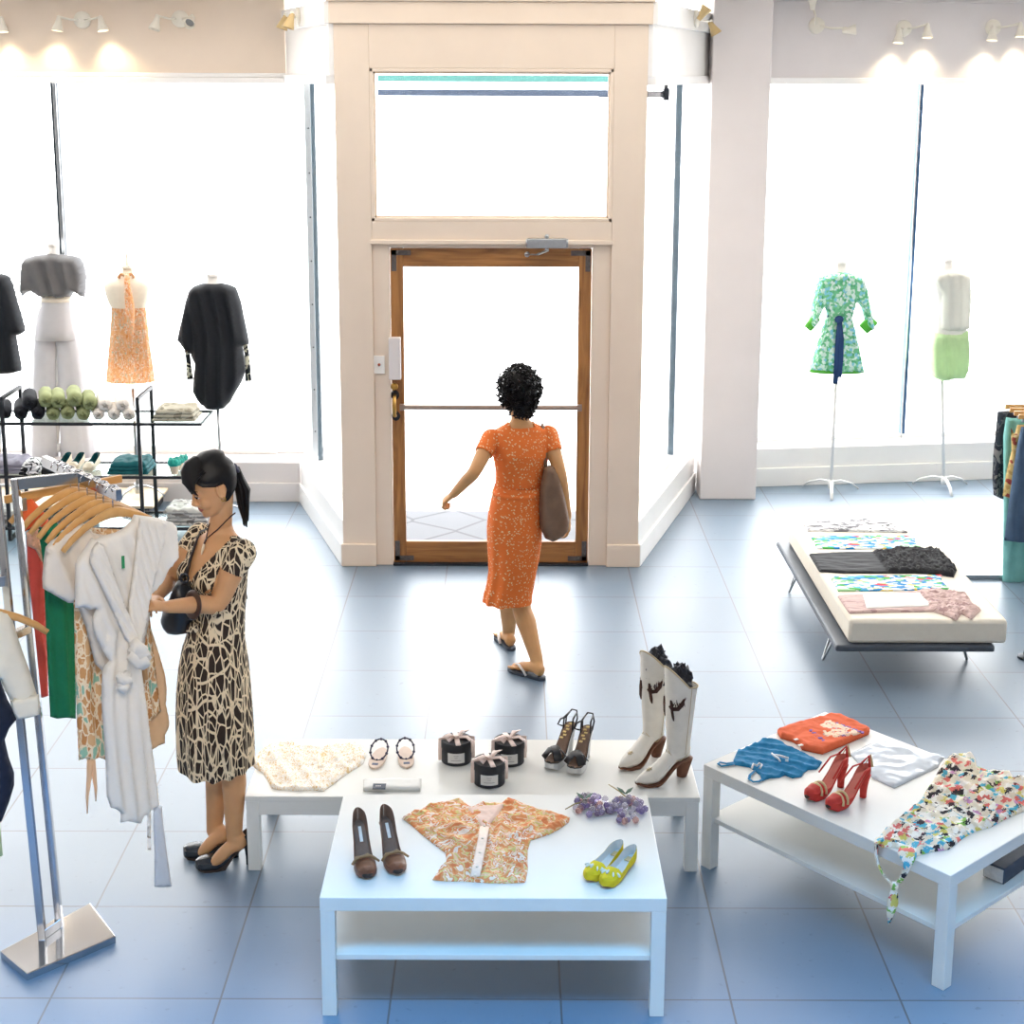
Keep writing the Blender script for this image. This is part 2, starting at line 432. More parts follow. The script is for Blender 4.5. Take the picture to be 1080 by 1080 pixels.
add = N(nt, 'ShaderNodeMath', operation='MULTIPLY_ADD'); nt.links.new(n2.outputs[0], add.inputs[0]); add.inputs[1].default_value = .25
inv = N(nt, 'ShaderNodeMath', operation='MULTIPLY'); inv.inputs[1].default_value = -1.0; nt.links.new(br.outputs['Fac'], inv.inputs[0])
nt.links.new(inv.outputs[0], add.inputs[2]); bump(nt, b, add.outputs[0], .25, .004)
floor_mat = m
mb = MB(); mb.prism([(-6, -13), (8.4, -13), (8.4, 2.9), (2.9, 2.1), (2.48, 2.1), (1.87, .08), (-.09, .08), (-.6, 1.7), (-6, 1.7)], -.06, 0)
struct(mb, 'floor', floor_mat)

# pavement outside: set slabs in the door recess, then the bright street
m, nt, b = nodes('recess_slate')
vo = N(nt, 'ShaderNodeTexVoronoi', feature='DISTANCE_TO_EDGE'); vo.inputs['Scale'].default_value = 1; vo.inputs['Randomness'].default_value = .25
nt.links.new(coords(nt, (2.6, 2.6, 2.6), (0, 0, .8)), vo.inputs['Vector'])
nt.links.new(ramp(nt, vo.outputs[0], [(0, W_(66, 68, 72)), (.02, W_(66, 68, 72)), (.045, W_(96, 99, 105))]), b.inputs['Base Color']); b.inputs['Roughness'].default_value = .7
mb = MB(); mb.prism([(-.08, .16), (1.86, .16), (2.25, 1.32), (-.45, 1.32)], -.05, -.004)
struct(mb, 'floor_entrance_recess', m)
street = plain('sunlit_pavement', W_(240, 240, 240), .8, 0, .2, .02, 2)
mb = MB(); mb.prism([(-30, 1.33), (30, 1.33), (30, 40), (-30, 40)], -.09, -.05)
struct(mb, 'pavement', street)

# ------------------------------------------------------------------ shell
CEIL = 3.79; WT = 3.18; SILL = .31
def wall(name, poly, z0, z1, mat, bevel=0): mb = MB(); mb.prism(poly, z0, z1); return struct(mb, name, mat, False, bevel)
wall('ceiling', [(-6.2, -13.2), (8.6, -13.2), (8.6, 3.2), (2.2, 2.4), (-6.2, 1.9)], CEIL, CEIL+.1, offwhite)
wall('wall_left', [(-6.15, -13), (-6, -13), (-6, 1.9), (-6.15, 1.9)], 0, CEIL, offwhite)
wall('wall_right', [(8.4, -13), (8.55, -13), (8.55, 3), (8.4, 3)], 0, CEIL, offwhite)
wall('wall_rear', [(-6.15, -13.15), (8.55, -13.15), (8.55, -13), (-6.15, -13)], 0, CEIL, offwhite)
# left street side
LX = -.585; LY = 1.545; GL = 1.86
wall('wall_front_left_low', [(-6, LY), (LX, LY), (LX+.03, GL+.06), (-6, GL+.06)], 0, SILL, greywhite, .008)
wall('wall_front_left_upper', [(-6, LY), (LX-.03, LY), (LX-.03, GL+.06), (-6, GL+.06)], WT+.04, CEIL, beige)
mb = MB(); mb.box2((-6, LY-.03, WT-.035), (LX-.02, GL+.05, WT+.008)); mb.box2((-6, LY-.015, WT+.008), (LX-.02, LY+.2, WT+.04))
struct(mb, 'trim_1', white_trim, False, .006)
mb = MB(); mb.box2((-6, LY-.016, 0), (LX-.004, LY+.02, .15)); struct(mb, 'baseboard_left', greywhite, False, .006)
mb = MB(); mb.box2((-2.2, GL-.05, SILL), (-.8, GL+.02, SILL+.06)); mb.box2((-6, GL-.02, SILL), (LX, GL+.02, SILL+.03)); struct(mb, 'trim_2', white_trim, False, .005)
def post_at(mb, x, y0, Y, w, d, z0=SILL, z1=WT, m=0):
    X = ony(x, y0, Y).x; mb.box2((X-w/2, Y-d/2, z0), (X+w/2, Y+d/2, z1), m); return X
w1 = thing('window_1', None, None, (-3, GL, 0)); w1['kind'] = 'structure'
mb = MB(); post_at(mb, 57, 88, GL, .05, .05); mb.build('mullion', dark_steel, w1, False, .006)
mb = MB(); post_at(mb, 57, 88, GL-.03, .025, .02); mb.build('mullion_cover', steel, w1, False, .004)
mb = MB(); X = post_at(mb, 324.5, 95, GL-.12, .055, .03); mb.build('corner_post', plain('pale_alloy', W_(186, 192, 196), .5, 0, .4, .03, 30), w1, False, .004)
mb = MB()
for i in range(9): mb.ball((X, GL-.136, SILL+.2+i*.33), .006, 8, 6)
mb.build('rivet', dark_steel, w1)
mb = MB(); mb.box2((X+.03, GL-.14, SILL), (X+.046, GL-.1, WT)); mb.build('edge_strip', dark_steel, w1, False, .004)
mb = MB(); mb.box2((-6, GL-.004, SILL), (X, GL+.004, WT)); mb.build('pane', pane_glass, w1, False)
# splayed returns either side of the door
def splay(side, A, B, out):
    A, B = V((A[0], A[1], 0)), V((B[0], B[1], 0)); d = (B-A).normalized(); n = V((d.y, -d.x, 0))*out   # n points to the street side
    L = (B-A).length
    def q(s, t):
        p = A+d*s+n*t
        if p.y < .004: p = p+d*((.004-p.y)/d.y)
        return (p.x, p.y)
    wall('wall_splay_%s_low' % side, [q(0, 0), q(L, 0), q(L, .2), q(0, .2)], 0, SILL, white_trim, .006)
    wall('wall_splay_%s_upper' % side, [q(-.02, -.03), q(L, -.03), q(L, .2), q(-.02, .2)], WT+.02, 3.66, white_trim, .006)
    mb = MB(); mb.prism([q(-.05, -.055), q(L, -.055), q(L, 0), q(-.05, 0)], 3.52, 3.66); mb.prism([q(0, -.05), q(L, -.05), q(L, .14), q(0, .14)], WT-.03, WT+.03)
    struct(mb, 'trim_%d' % (3 if side == 'left' else 4), white_trim, False, .005)
    mb = MB(); mb.prism([q(0, -.016), q(L-.01, -.016), q(L-.01, .01), q(0, .01)], 0, .15); struct(mb, 'baseboard_splay_%s' % side, white_trim, False, .005)
    wn = thing('window_%d' % (2 if side == 'left' else 3), None, None, (A.x, A.y, 0)); wn['kind'] = 'structure'
    mb = MB(); mb.prism([q(.02, .135), q(L-.16, .135), q(L-.16, .143), q(.02, .143)], SILL, WT); mb.build('pane', pane_glass, wn, False)
    s0 = L-.12 if side == 'left' else L-.28
    mb = MB(); mb.prism([q(s0, .12), q(s0+(.02 if side == 'left' else .035), .12), q(s0+(.02 if side == 'left' else .035), .165), q(s0, .165)], SILL, WT); mb.build('corner_post', plain('slate_post_'+side, W_(96, 116, 130), .5, 0, .4, .05, 30), wn, False, .004)
    mb = MB(); mb.prism([q(.02, .11), q(L-.1, .11), q(L-.1, .17), q(.02, .17)], SILL, SILL+.035); mb.build('bottom_rail', white_trim, wn, False, .004)
    return A, d, n, L
SPL = splay('left', (-.09, .0), (LX, LY), 1)
SPR = splay('right', (1.87, .0), (2.47, 1.9), -1)
# column and right street side
wall('pillar', [(2.483, 1.635), (2.916, 1.635), (2.916, 2.5), (2.483, 2.5)], 0, CEIL, greywhite, .01)
ra = math.atan(.1317); rd = V((cos(ra), sin(ra), 0)); rn = V((-sin(ra), cos(ra), 0)); R0 = V((2.9, 2.01, 0))
def rq(s, t): p = R0+rd*s+rn*t; return (p.x, p.y)
RL = 5.6
wall('wall_front_right_low', [rq(0, 0), rq(RL, 0), rq(RL, .32), rq(0, .32)], 0, SILL, white_trim, .008)
wall('wall_front_right_upper', [rq(0, 0), rq(RL, 0), rq(RL, .32), rq(0, .32)], WT+.02, CEIL, greywhite)
mb = MB(); mb.prism([rq(0, -.02), rq(RL, -.02), rq(RL, .3), rq(0, .3)], WT-.03, WT+.02); struct(mb, 'trim_5', white_trim, False, .005)
mb = MB(); mb.prism([rq(0, -.016), rq(RL, -.016), rq(RL, .02), rq(0, .02)], 0, .15); struct(mb, 'baseboard_right', white_trim, False, .005)
mb = MB(); mb.prism([rq(0, -.03), rq(RL, -.03), rq(RL, .02), rq(0, .02)], CEIL-.03, CEIL); struct(mb, 'trim_6', greywhite, False, .005)
w4 = thing('window_4', None, None, (4.9, 2.5, 0)); w4['kind'] = 'structure'
blue_steel = plain('blue_steel', W_(48, 84, 124), .35, .5, .5, .08, 20)
def rpost(mb, x, y, w, d, t):
    P = onp(x, y, (R0+rn*t), rn); s = (P-R0).dot(rd); mb.prism([rq(s-w/2, t-d/2), rq(s+w/2, t-d/2), rq(s+w/2, t+d/2), rq(s-w/2, t+d/2)], SILL, WT); return s
mb = MB(); s = rpost(mb, 971, 93, .04, .05, .26); mb.build('mullion', blue_steel, w4, False, .005)
mb = MB(); rpost(mb, 971, 93, .012, .01, .226); mb.build('mullion_cover', steel, w4, False, .002)
mb = MB(); mb.prism([rq(0, .256), rq(RL, .256), rq(RL, .264), rq(0, .264)], SILL, WT); mb.build('pane', pane_glass, w4, False)
mb = MB(); mb.prism([rq(0, .23), rq(RL, .23), rq(RL, .29), rq(0, .29)], SILL, SILL+.03); mb.build('bottom_rail', white_trim, w4, False, .004)

# ------------------------------------------------------------------ door front
FD = .15
mb = MB()
mb.box2((-.09, 0, 0), (.13, FD, 3.52)); mb.box2((1.66, 0, 0), (1.87, FD, 3.52))
mb.box2((.13, 0, 3.25), (1.66, FD, 3.52)); mb.box2((.13, 0, 2.17), (1.66, FD, 2.295))
mb.box2((.13, .022, 0), (.238, FD, 2.17)); mb.box2((1.542, .022, 0), (1.66, FD, 2.17)); mb.box2((.238, .022, 2.125), (1.542, FD, 2.17))
struct(mb, 'wall_door_front', beige, False, .004)
mb = MB(); mb.box2((-.115, -.025, 3.52), (1.895, FD, 3.655)); mb.box2((-.13, -.045, 3.655), (1.91, FD, 3.69)); mb.box2((-.1, .0, 3.69), (1.88, FD, CEIL))
struct(mb, 'trim_7', beige, False, .005)
mb = MB(); mb.box2((.118, -.014, 2.15), (1.672, .03, 2.178)); struct(mb, 'trim_8', beige, False, .004)
mb = MB(); mb.box2((-.102, -.014, 0), (.13, .01, .155)); mb.box2((-.102, 0, 0), (-.088, .1, .155)); mb.box2((1.66, -.014, 0), (1.882, .01, .155)); mb.box2((1.868, 0, 0), (1.882, .1, .155))
struct(mb, 'baseboard_door', beige, False, .006)
w5 = thing('window_5', None, None, (.9, .05, 2.3)); w5['kind'] = 'structure'
mb = MB(); z0, z1, x0, x1 = 2.295, 3.25, .13, 1.66
for k, (a, c) in enumerate(((.018, .0), (.0, .03))): 
    o = k*.012
    mb.box2((x0+o, c, z0+o), (x0+o+.022, c+.03, z1-o)); mb.box2((x1-o-.022, c, z0+o), (x1-o, c+.03, z1-o)); mb.box2((x0+o, c, z0+o), (x1-o, c+.03, z0+o+.022)); mb.box2((x0+o, c, z1-o-.022), (x1-o, c+.03, z1-o))
mb.build('window_frame', beige, w5, False, .003)
mb = MB(); mb.box2((x0+.02, .058, z0+.02), (x1-.02, .066, z1-.02)); mb.build('pane', pane_glass, w5, False)
# ribbed awning rails outside, seen through the fanlight and the right-hand splay
aw_t = plain('teal_rail', W_(128, 200, 204), .9, 0, .1, .05, 8); aw_b = plain('blue_grey_rail', W_(112, 134, 168), .5, 0, .4, .05, 8)
aw = thing('awning_rail', 'ribbed teal and blue-grey awning rails outside above the door, seen through the fanlight', 'awning', (1.0, .75, 3.2))
mb = MB(); P, Q = ony(398, 82, .75), ony(646, 102, .75); n = 110
for i in range(n):
    x = P.x+(Q.x-P.x)*(i+.5)/n; mb.box2((x-.004, .742, ony(398, 86, .75).z), (x+.004, .752, ony(398, 79, .75).z))
mb.box2((P.x, .75, ony(398, 86, .75).z), (Q.x, .78, ony(398, 79, .75).z))
mb.build('teal_rib', aw_t, aw, False)
mb = MB()
for i in range(n):
    x = P.x+(Q.x-P.x)*(i+.5)/n; mb.box2((x-.004, .742, ony(398, 101, .75).z), (x+.004, .752, ony(398, 94, .75).z))
mb.box2((P.x, .75, ony(398, 101, .75).z), (Q.x, .78, ony(398, 94, .75).z))
mb.build('blue_rib', aw_b, aw, False)
aw2 = thing('awning_bracket', 'grey awning bracket outside the right splayed window', 'bracket', (2.1, 1.2, 3.1))
mb = MB(); P, Q = ony(684, 96, 1.2), ony(703, 103, 1.2); mb.box2((P.x-.35, 1.2, Q.z), (Q.x, 1.3, P.z)); mb.box2((Q.x-.02, 1.19, Q.z-.02), (Q.x+.02, 1.31, P.z+.02)); mb.box2((Q.x-.015, 1.24, P.z), (Q.x+.015, 1.26, 3.3)); mb.build('bracket_arm', dark_steel, aw2, False, .005)

door = thing('door_1', None, None, (.89, .05, 0)); door['kind'] = 'structure'
dx0, dx1, dz1 = .243, 1.537, 2.12; ix0, ix1, iz0, iz1 = .325, 1.455, .16, 2.0; y0, y1 = .035, .08
mb = MB()
mb.box2((dx0, y0, .015), (ix0, y1, dz1)); mb.box2((ix1, y0, .015), (dx1, y1, dz1)); 
mb.build('door_stile', oak, door, False, .004)
mb = MB(); mb.box2((ix0, y0+.001, .015), (ix1, y1-.001, iz0)); mb.box2((ix0, y0+.001, iz1), (ix1, y1-.001, dz1)); mb.build('door_rail', oakh, door, False, .004)
mb = MB(); mb.box2((ix0-.002, .052, iz0-.002), (ix1+.002, .06, iz1+.002)); mb.build('pane', pane_glass, door, False)
for sx, sz in ((0, 0), (1, 0), (0, 1), (1, 1)):
    mb = MB(); cx = dx0+.008 if sx == 0 else dx1-.008; cz = .03 if sz == 0 else dz1-.012; ex = 1 if sx == 0 else -1; ez = 1 if sz == 0 else -1
    mb.box2((cx, y0-.006, cz), (cx+ex*.125, y0, cz+ez*.032)); mb.box2((cx, y0-.006, cz), (cx+ex*.032, y0, cz+ez*.135))
    for t in (.05, .1): mb.ball((cx+ex*t, y0-.007, cz+ez*.016), .005, 8, 6); mb.ball((cx+ex*.016, y0-.007, cz+ez*t), .005, 8, 6)
    mb.build('corner_bracket', iron, door, False)
zb = ony(500, 429, .04).z
mb = MB(); mb.tube([(ix0-.02, .02, zb), (ix1+.02, .02, zb)], .017, 12); mb.box2((ix0-.03, .0, zb-.02), (ix0+.0, y0, zb+.02)); mb.box2((ix1, .0, zb-.02), (ix1+.03, y0, zb+.02)); mb.build('push_bar', plain('bronze_bar', W_(150, 132, 120), .4, .2, .5, .05, 30), door, True, 0, autos=.6)
P, Q = ony(410, 356, .0), ony(423, 400, .0)
mb = MB(); mb.box2((P.x, -.025, Q.z), (Q.x, y0, P.z)); lb = mb.build('lock_box', greywhite, door, False, .004)
mb = MB(); c = ony(416, 408, .02); mb.lathe([(.024, 0), (.024, .012), (.018, .018), (.0, .02)], (0, 0, 0), 20); mb.v = [V((c.x+p.x, y0-p.z, c.z+p.y)) for p in mb.v]; mb.build('lock_cylinder', brass, door, True, 0, autos=.6)
mb = MB(); a, c = ony(416.5, 417, .02), ony(417.5, 439, .02)
hp = [(a.x, y0, a.z), (a.x, -.02, a.z-.01), (a.x, -.04, (a.z+c.z)/2), (a.x, -.02, c.z+.01), (a.x, y0, c.z)]
mb.tube(hp, [.012, .011, .014, .011, .012], 12); mb.build('pull_handle', brass, door)
mb = MB()
for q in (a, c): mb.ball((q.x, y0, q.z), (.028, .008, .034), 16, 8)
mb.build('handle_plate', black_mat, door)
mb = MB(); mb.box2((.24, .005, 0), (1.54, .14, .014)); struct(mb, 'trim_9', dark_steel, False, .003)
# door closer on the head of the frame
P, Q = ony(556, 251, -.02), ony(597, 261, -.02)
dc = thing('door_closer', 'grey metal door closer mounted on the head above the wooden door', 'door closer', ((P.x+Q.x)/2, -.02, P.z))
mb = MB(); mb.box2((P.x, -.075, Q.z), (Q.x, -.016, P.z)); mb.tube([(P.x-.008, -.045, (P.z+Q.z)/2), (Q.x+.012, -.045, (P.z+Q.z)/2)], .028, 14); mb.ball(((P.x+Q.x)/2, -.045, P.z+.012), .015, 12, 8); mb.build('closer_body', steel, dc, False, .004)
a, c, e = ony(577, 262, -.06), ony(577, 267, -.1), ony(556, 272, -.03)
mb = MB(); mb.tube([(a.x, -.045, Q.z+.01), (c.x, -.06, c.z+.01)], .012, 10); mb.bar((c.x, -.06, c.z+.01), (c.x-.06, -.13, c.z-.005), .022, .008); mb.bar((c.x-.06, -.13, c.z-.006), (e.x, -.01, c.z-.02), .022, .008); mb.ball((e.x, -.0, c.z-.02), .018, 10, 8); mb.build('closer_arm', steel, dc, False)
# wall switch
P, Q = ony(394, 375, .02), ony(406, 394, .02)
sw = thing('light_switch', 'small white light switch plate on the beige jamb left of the door', 'switch', ((P.x+Q.x)/2, .018, Q.z))
mb = MB(); mb.box2((P.x, .012, Q.z), (Q.x, .023, P.z)); mb.build('switch_plate', plastic_white, sw, False, .003)
mb = MB(); mb.ball(((P.x+Q.x)/2, .012, (P.z+Q.z)/2), (.01, .008, .01), 12, 8); mb.build('switch_button', plain('red_button', W_(150, 70, 50), .4), sw)

# ------------------------------------------------------------------ wall spotlights
lamp_white = plain('cream_enamel', W_(232, 226, 212), .35, 0, .5, .02, 30)
lamp_tan = plain('tan_enamel', W_(196, 170, 120), .35, 0, .5, .03, 30)
lens_on = emit('lit_lens', (1, .86, .62, 1), 9); lens_off = plain('unlit_lens', W_(150, 150, 150), .15, 0, .6)
def lamp_head(parent, p, d, lit, shade=lamp_white):
    d = V(d).normalized(); x = d.orthogonal().normalized(); y = d.cross(x); R = Matrix((x, y, d)).transposed(); p = V(p)
    prof = [(.008, -.02), (.016, -.018), (.019, .0), (.026, .03), (.036, .06), (.042, .082), (.039, .082), (.03, .05)]
    mb = MB(); mb.lathe(prof, (0, 0, 0), 20, 0, True, False); mb.v = [p+R @ q for q in mb.v]; o = mb.build('lamp_shade', shade, parent, True, 0, autos=.7)
    mb = MB(); mb.lathe([(.0, .055), (.031, .056)], (0, 0, 0), 16, 0, False, False); mb.add([(.031*cos(2*PI*j/16), .031*sin(2*PI*j/16), .056) for j in range(16)], [tuple(range(16))]); mb.v = [p+R @ q for q in mb.v]
    mb.build('lens', lens_on if lit else lens_off, o)
    if lit:
        L = bpy.data.lights.new('wall_spot_lamp', 'SPOT'); L.energy = 15; L.color = (1, .82, .56); L.spot_size = 1.9; L.spot_blend = .8; L.shadow_soft_size = .03
        lo = bpy.data.objects.new('wall_spot_lamp', L); COL.objects.link(lo); lo.location = p+d*.1; lo.rotation_euler = d.to_track_quat('-Z', 'Y').to_euler()
    return o
def fixture(P, ex, nrm, heads, label, shade=lamp_white, group=None):
    """twin spotlight on a wall: P base centre, ex along the wall, nrm out of the wall"""
    ex, nrm = V(ex).normalized(), V(nrm).normalized(); P = V(P); up = V((0, 0, 1))
    t = thing('wall_spotlight', label, 'spotlight', P, group)
    R = Matrix((ex, up, nrm)).transposed()
    mb = MB(); mb.lathe([(.062, .0), (.06, .016), (.045, .026), (.0, .03)], (0, 0, 0), 28, 0, True, False); mb.v = [P+R @ q for q in mb.v]; mb.build('backplate', shade if shade is lamp_white else lamp_white, t, True, 0, autos=.7)
    for (dx, dz, dr, lit) in heads:
        e = P+ex*dx+up*dz+nrm*.07
        mb = MB(); mb.tube([P+nrm*.02+ex*(.02 if dx > 0 else -.02), P+nrm*.055+ex*dx*.45+up*dz*.5, e+up*.02], .008, 10); mb.ball(e+up*.018, .014, 10, 8); mb.build('lamp_arm', lamp_white, t)
        lamp_head(t, e, ex*dr[0]+up*dr[1]+nrm*dr[2], lit, shade)
    return t
exl, nl = V((1, 0, 0)), V((0, -1, 0))
g = 'twin wall spotlights above the shop windows'
fixture(ony(87, 21, LY), exl, nl, [(-.15, -.0, (-.15, -1, .15), True), (.15, -.0, (.2, -1, .15), True)], 'lit twin spotlight, middle one on the beige wall above the left window', group=g)
fixture(ony(190, 20, LY), exl, nl, [(-.15, -.0, (-.25, -1, .3), False), (.1, -.0, (-.1, -.45, .8), False)], 'unlit twin spotlight on the beige wall nearest the left splayed return', group=g)
fixture(ony(-14, 22, LY), exl, nl, [(-.13, -.0, (-.1, -1, .15), True), (.13, -.0, (.1, -1, .15), True)], 'twin spotlight cut by the left edge of the picture', group=g)
A, d, n, L = SPL
fixture(A+d*(L*.55)+V((0, 0, 3.59))-n*.056, d, -n, [(-.13, -.0, (-.05, -1, .35), False), (.13, -.0, (.05, -1, .35), False)], 'tan shaded twin spotlight on the left splayed return', lamp_tan, g)
A, d, n, L = SPR
fixture(A+d*(L*.62)+V((0, 0, 3.60))-n*.056, d, -n, [(-.2, -.0, (.1, .9, .6), False), (.22, -.03, (.1, -1, .6), False)], 'tan shaded twin spotlight on the right splayed return beside the pillar', lamp_tan, g)
for x, y, hd, lb in ((861, 27, [(-.06, .13, (-.1, 1, .25), False), (.2, -.04, (1, .15, .3), False)], 'unlit twin spotlight with lamps turned up and sideways right of the pillar'),
                     (953, 30, [(-.06, -.03, (-.12, -1, .15), True), (.16, .01, (.0, -1, .15), True)], 'lit twin spotlight above the right window, over the green dress'),
                     (1047, 29, [(-.03, -.02, (-.1, -1, .15), True), (.19, .01, (.0, -1, .15), True)], 'lit twin spotlight above the right window at the right edge of the picture')):
    fixture(onp(x, y, R0, rn), rd, -rn, hd, lb, group=g)
# ------------------------------------------------------------------ low white tables
def low_table(label, O, ang, L, D, H, th, leg, shelf=None, name='coffee_table', lw=None):
    """O front-left corner on the floor, ang direction of the long edge"""
    O = V((O[0], O[1], 0)); ex = V((cos(ang), sin(ang), 0)); ey = V((-sin(ang), cos(ang), 0))
    t = thing(name, label, 'table', O); ax = Matrix((ex, ey, V((0, 0, 1)))).transposed()
    def bx(a, b): mb = MB(); a, b = V(a), V(b); c = (a+b)/2; mb.box(O+ex*c.x+ey*c.y+V((0, 0, c.z)), (b.x-a.x, b.y-a.y, b.z-a.z), 0, 0, ax); return mb
    bx((0, 0, H-th), (L, D, H)).build('table_top', lacquer, t, False, .003)
    e = .001
    for x in (e, L-leg-e):
        for y in (e, D-leg-e): bx((x, y, 0), (x+leg, y+leg, H-th)).build('leg', lacquer, t, False, .002)
    if shelf: bx((leg*.35, leg*.35, shelf-.02), (L-leg*.35, D-leg*.35, shelf)).build('lower_shelf', lacquer, t, False, .002)
    return t, O, ex, ey
ZT, ZB = .45, .33
low_table('white low table in front centre with a lower shelf, bearing the orange blouse', (.371, -4.911), 0, 1.188, .76, ZT, .05, .05, .225)
RA = math.atan2(-.875, .761)
low_table('white low table at right set at an angle, bearing the floral dress', (1.812, -3.881), RA, 1.16, .80, ZT, .05, .05, .225)
# the back bench: find its plan from the picture at its own height
a, b_ = onz(258, 840, ZB), onz(742, 838, ZB); c = onz(275, 779, ZB); 
BX0, BX1, BY0, BY1 = a.x, min(b_.x, 1.795), a.y, c.y
bt = thing('display_bench', 'long low white bench behind the front table, holding round black boxes and white boots', 'bench', (BX0, BY0, 0))
def bb(a, b): mb = MB(); mb.box2(a, b); return mb
bb((BX0, BY0, ZB-.022), (BX1, BY1, ZB)).build('table_top', lacquer, bt, False, .003)
bb((BX0+.052, BY0+.006, ZB-.085), (BX1-.052, BY0+.026, ZB-.022)).build('apron', lacquer, bt, False, .002)
bb((BX0+.052, BY1-.026, ZB-.085), (BX1-.052, BY1-.006, ZB-.022)).build('apron', lacquer, bt, False, .002)
for x in (BX0+.004, BX1-.056):
    for y in (BY0+.002, BY1-.054): bb((x, y, 0), (x+.052, y+.052, ZB-.022)).build('leg', lacquer, bt, False, .002)

# ------------------------------------------------------------------ daybed
db = thing('daybed', 'low daybed with a cream mattress on a dark board and hairpin legs', 'daybed', (3.18, -1.1, 0))
cream = plain('cream_upholstery', W_(236, 228, 212), .8, 0, .2, .02, 30)
mb = MB(); mb.box2((2.755, -2.02, .2), (3.605, -.18, .238)); mb.build('base_board', plain('dark_grey_board', W_(74, 82, 92), .4, 0, .5, .05, 12), db, False, .012)
mb = MB(); mb.box2((2.825, -2.0, .239), (3.672, -.2, .375)); mb.build('mattress', cream, db, True, .022, autos=.6)
for x, y in ((2.776, -1.63), (3.583, -1.624), (2.79, -.5), (3.57, -.5)):
    mb = MB(); sx = 1 if x < 3 else -1
    for dx, dy in ((.045, .05), (.045, -.05)): mb.tube([(x+sx*.05+sx*dx*.4, y+dy, .2), (x, y+dy*.15, .008), (x-0.001, y, .005)], .0065, 8)
    mb.build('hairpin_leg', steel, db)
DZ = .376; CR = (820, 530, .24074)
fold_y = lambda s, a=.004: crumple(a, 16, s, (.5, 1.6))
m1 = fleck_print('grey_white_jersey', W_(120, 120, 124), [(.46, W_(206, 206, 206)), (.56, W_(240, 240, 240)), (.68, W_(60, 60, 64))], (9, 34, 30))
flat_garment('folded_dress', [(108, 86), (300, 82), (515, 72), (530, 102), (572, 134), (360, 130), (132, 128)], DZ, m1, 'grey and white jersey dress lying folded, farthest on the daybed', 'dress', .006, crumple(.008, 20, 2), group='garments on the daybed', crop=CR)
pal = [(0, W_(226, 234, 236)), (.24, W_(40, 130, 190)), (.48, W_(90, 180, 216)), (.56, W_(226, 234, 236)), (.7, W_(80, 170, 84)), (.82, W_(160, 206, 150)), (.90, W_(226, 206, 100)), (.95, W_(220, 60, 60))]
m2 = voro_print('tropical_print', pal, (26, 46, 20), (0, 0, .25), .7, warp=.6)
flat_garment('printed_scarf_top', [(145, 150), (330, 147), (600, 146), (606, 182), (642, 206), (520, 204), (330, 206), (172, 204)], DZ, m2, 'blue and green print top, second from the far end of the daybed', 'top', .004, fold_y(5, .003), group='garments on the daybed', crop=CR)
m3 = plain('charcoal_satin', W_(20, 22, 27), .75, 0, .5, .12, 20, 0)
flat_garment('ruffled_dress', [(138, 230), (300, 223), (470, 222), (510, 212), (600, 214), (700, 212), (742, 250), (786, 298), (772, 330), (700, 318), (600, 312), (500, 312), (290, 312), (183, 304)], DZ, m3, 'charcoal black dress with ruffled top, middle of the daybed', 'dress', .008, lambda u, v: crumple(.004, 14, 3, (.4, 1.5))(u, v)+(crumple(.022, 38, 9)(u, v) if u > 3.22 else 0), group='garments on the daybed', crop=CR)
flat_garment('printed_scarf_top', [(230, 326), (450, 322), (722, 320), (718, 345), (752, 376), (745, 384), (500, 388), (265, 391)], DZ, m2, 'blue and green print top, fourth from the far end of the daybed', 'top', .004, fold_y(8, .003), group='garments on the daybed', crop=CR)
m5 = fleck_print('dusty_pink_jersey', W_(186, 158, 154), [(.44, W_(204, 178, 172)), (.62, W_(170, 140, 138))], (8, 30, 20))
g5, _ = flat_garment('pink_blouse', [(262, 412), (430, 404), (600, 394), (690, 388), (830, 410), (858, 455), (892, 474), (850, 514), (806, 490), (785, 518), (720, 492), (680, 480), (500, 482), (315, 488)], DZ, m5, 'dusty pink blouse with a white panel, nearest on the daybed', 'blouse', .007, lambda u, v: crumple(.004, 14, 4, (.5, 1.4))(u, v)+(crumple(.016, 26, 19)(u, v) if u > 3.3 else 0), group='garments on the daybed', crop=CR)
P5 = [onz(CR[0]+x*CR[2], CR[1]+y*CR[2], DZ) for x, y in ((372, 412), (640, 404), (712, 462), (390, 474))]
mb = MB(); puff(mb, [(p.x, p.y) for p in P5][::-1], lambda u, v, n: V((u, v, DZ+.0125+n)), .003, 0, crumple(.003, 18, 6), .012, .02, 0, 6, .001)
mb.build('white_panel', plain('white_cotton', W_(236, 234, 230), .8, 0, .2, .02, 30), g5).location = (0, 0, 0)

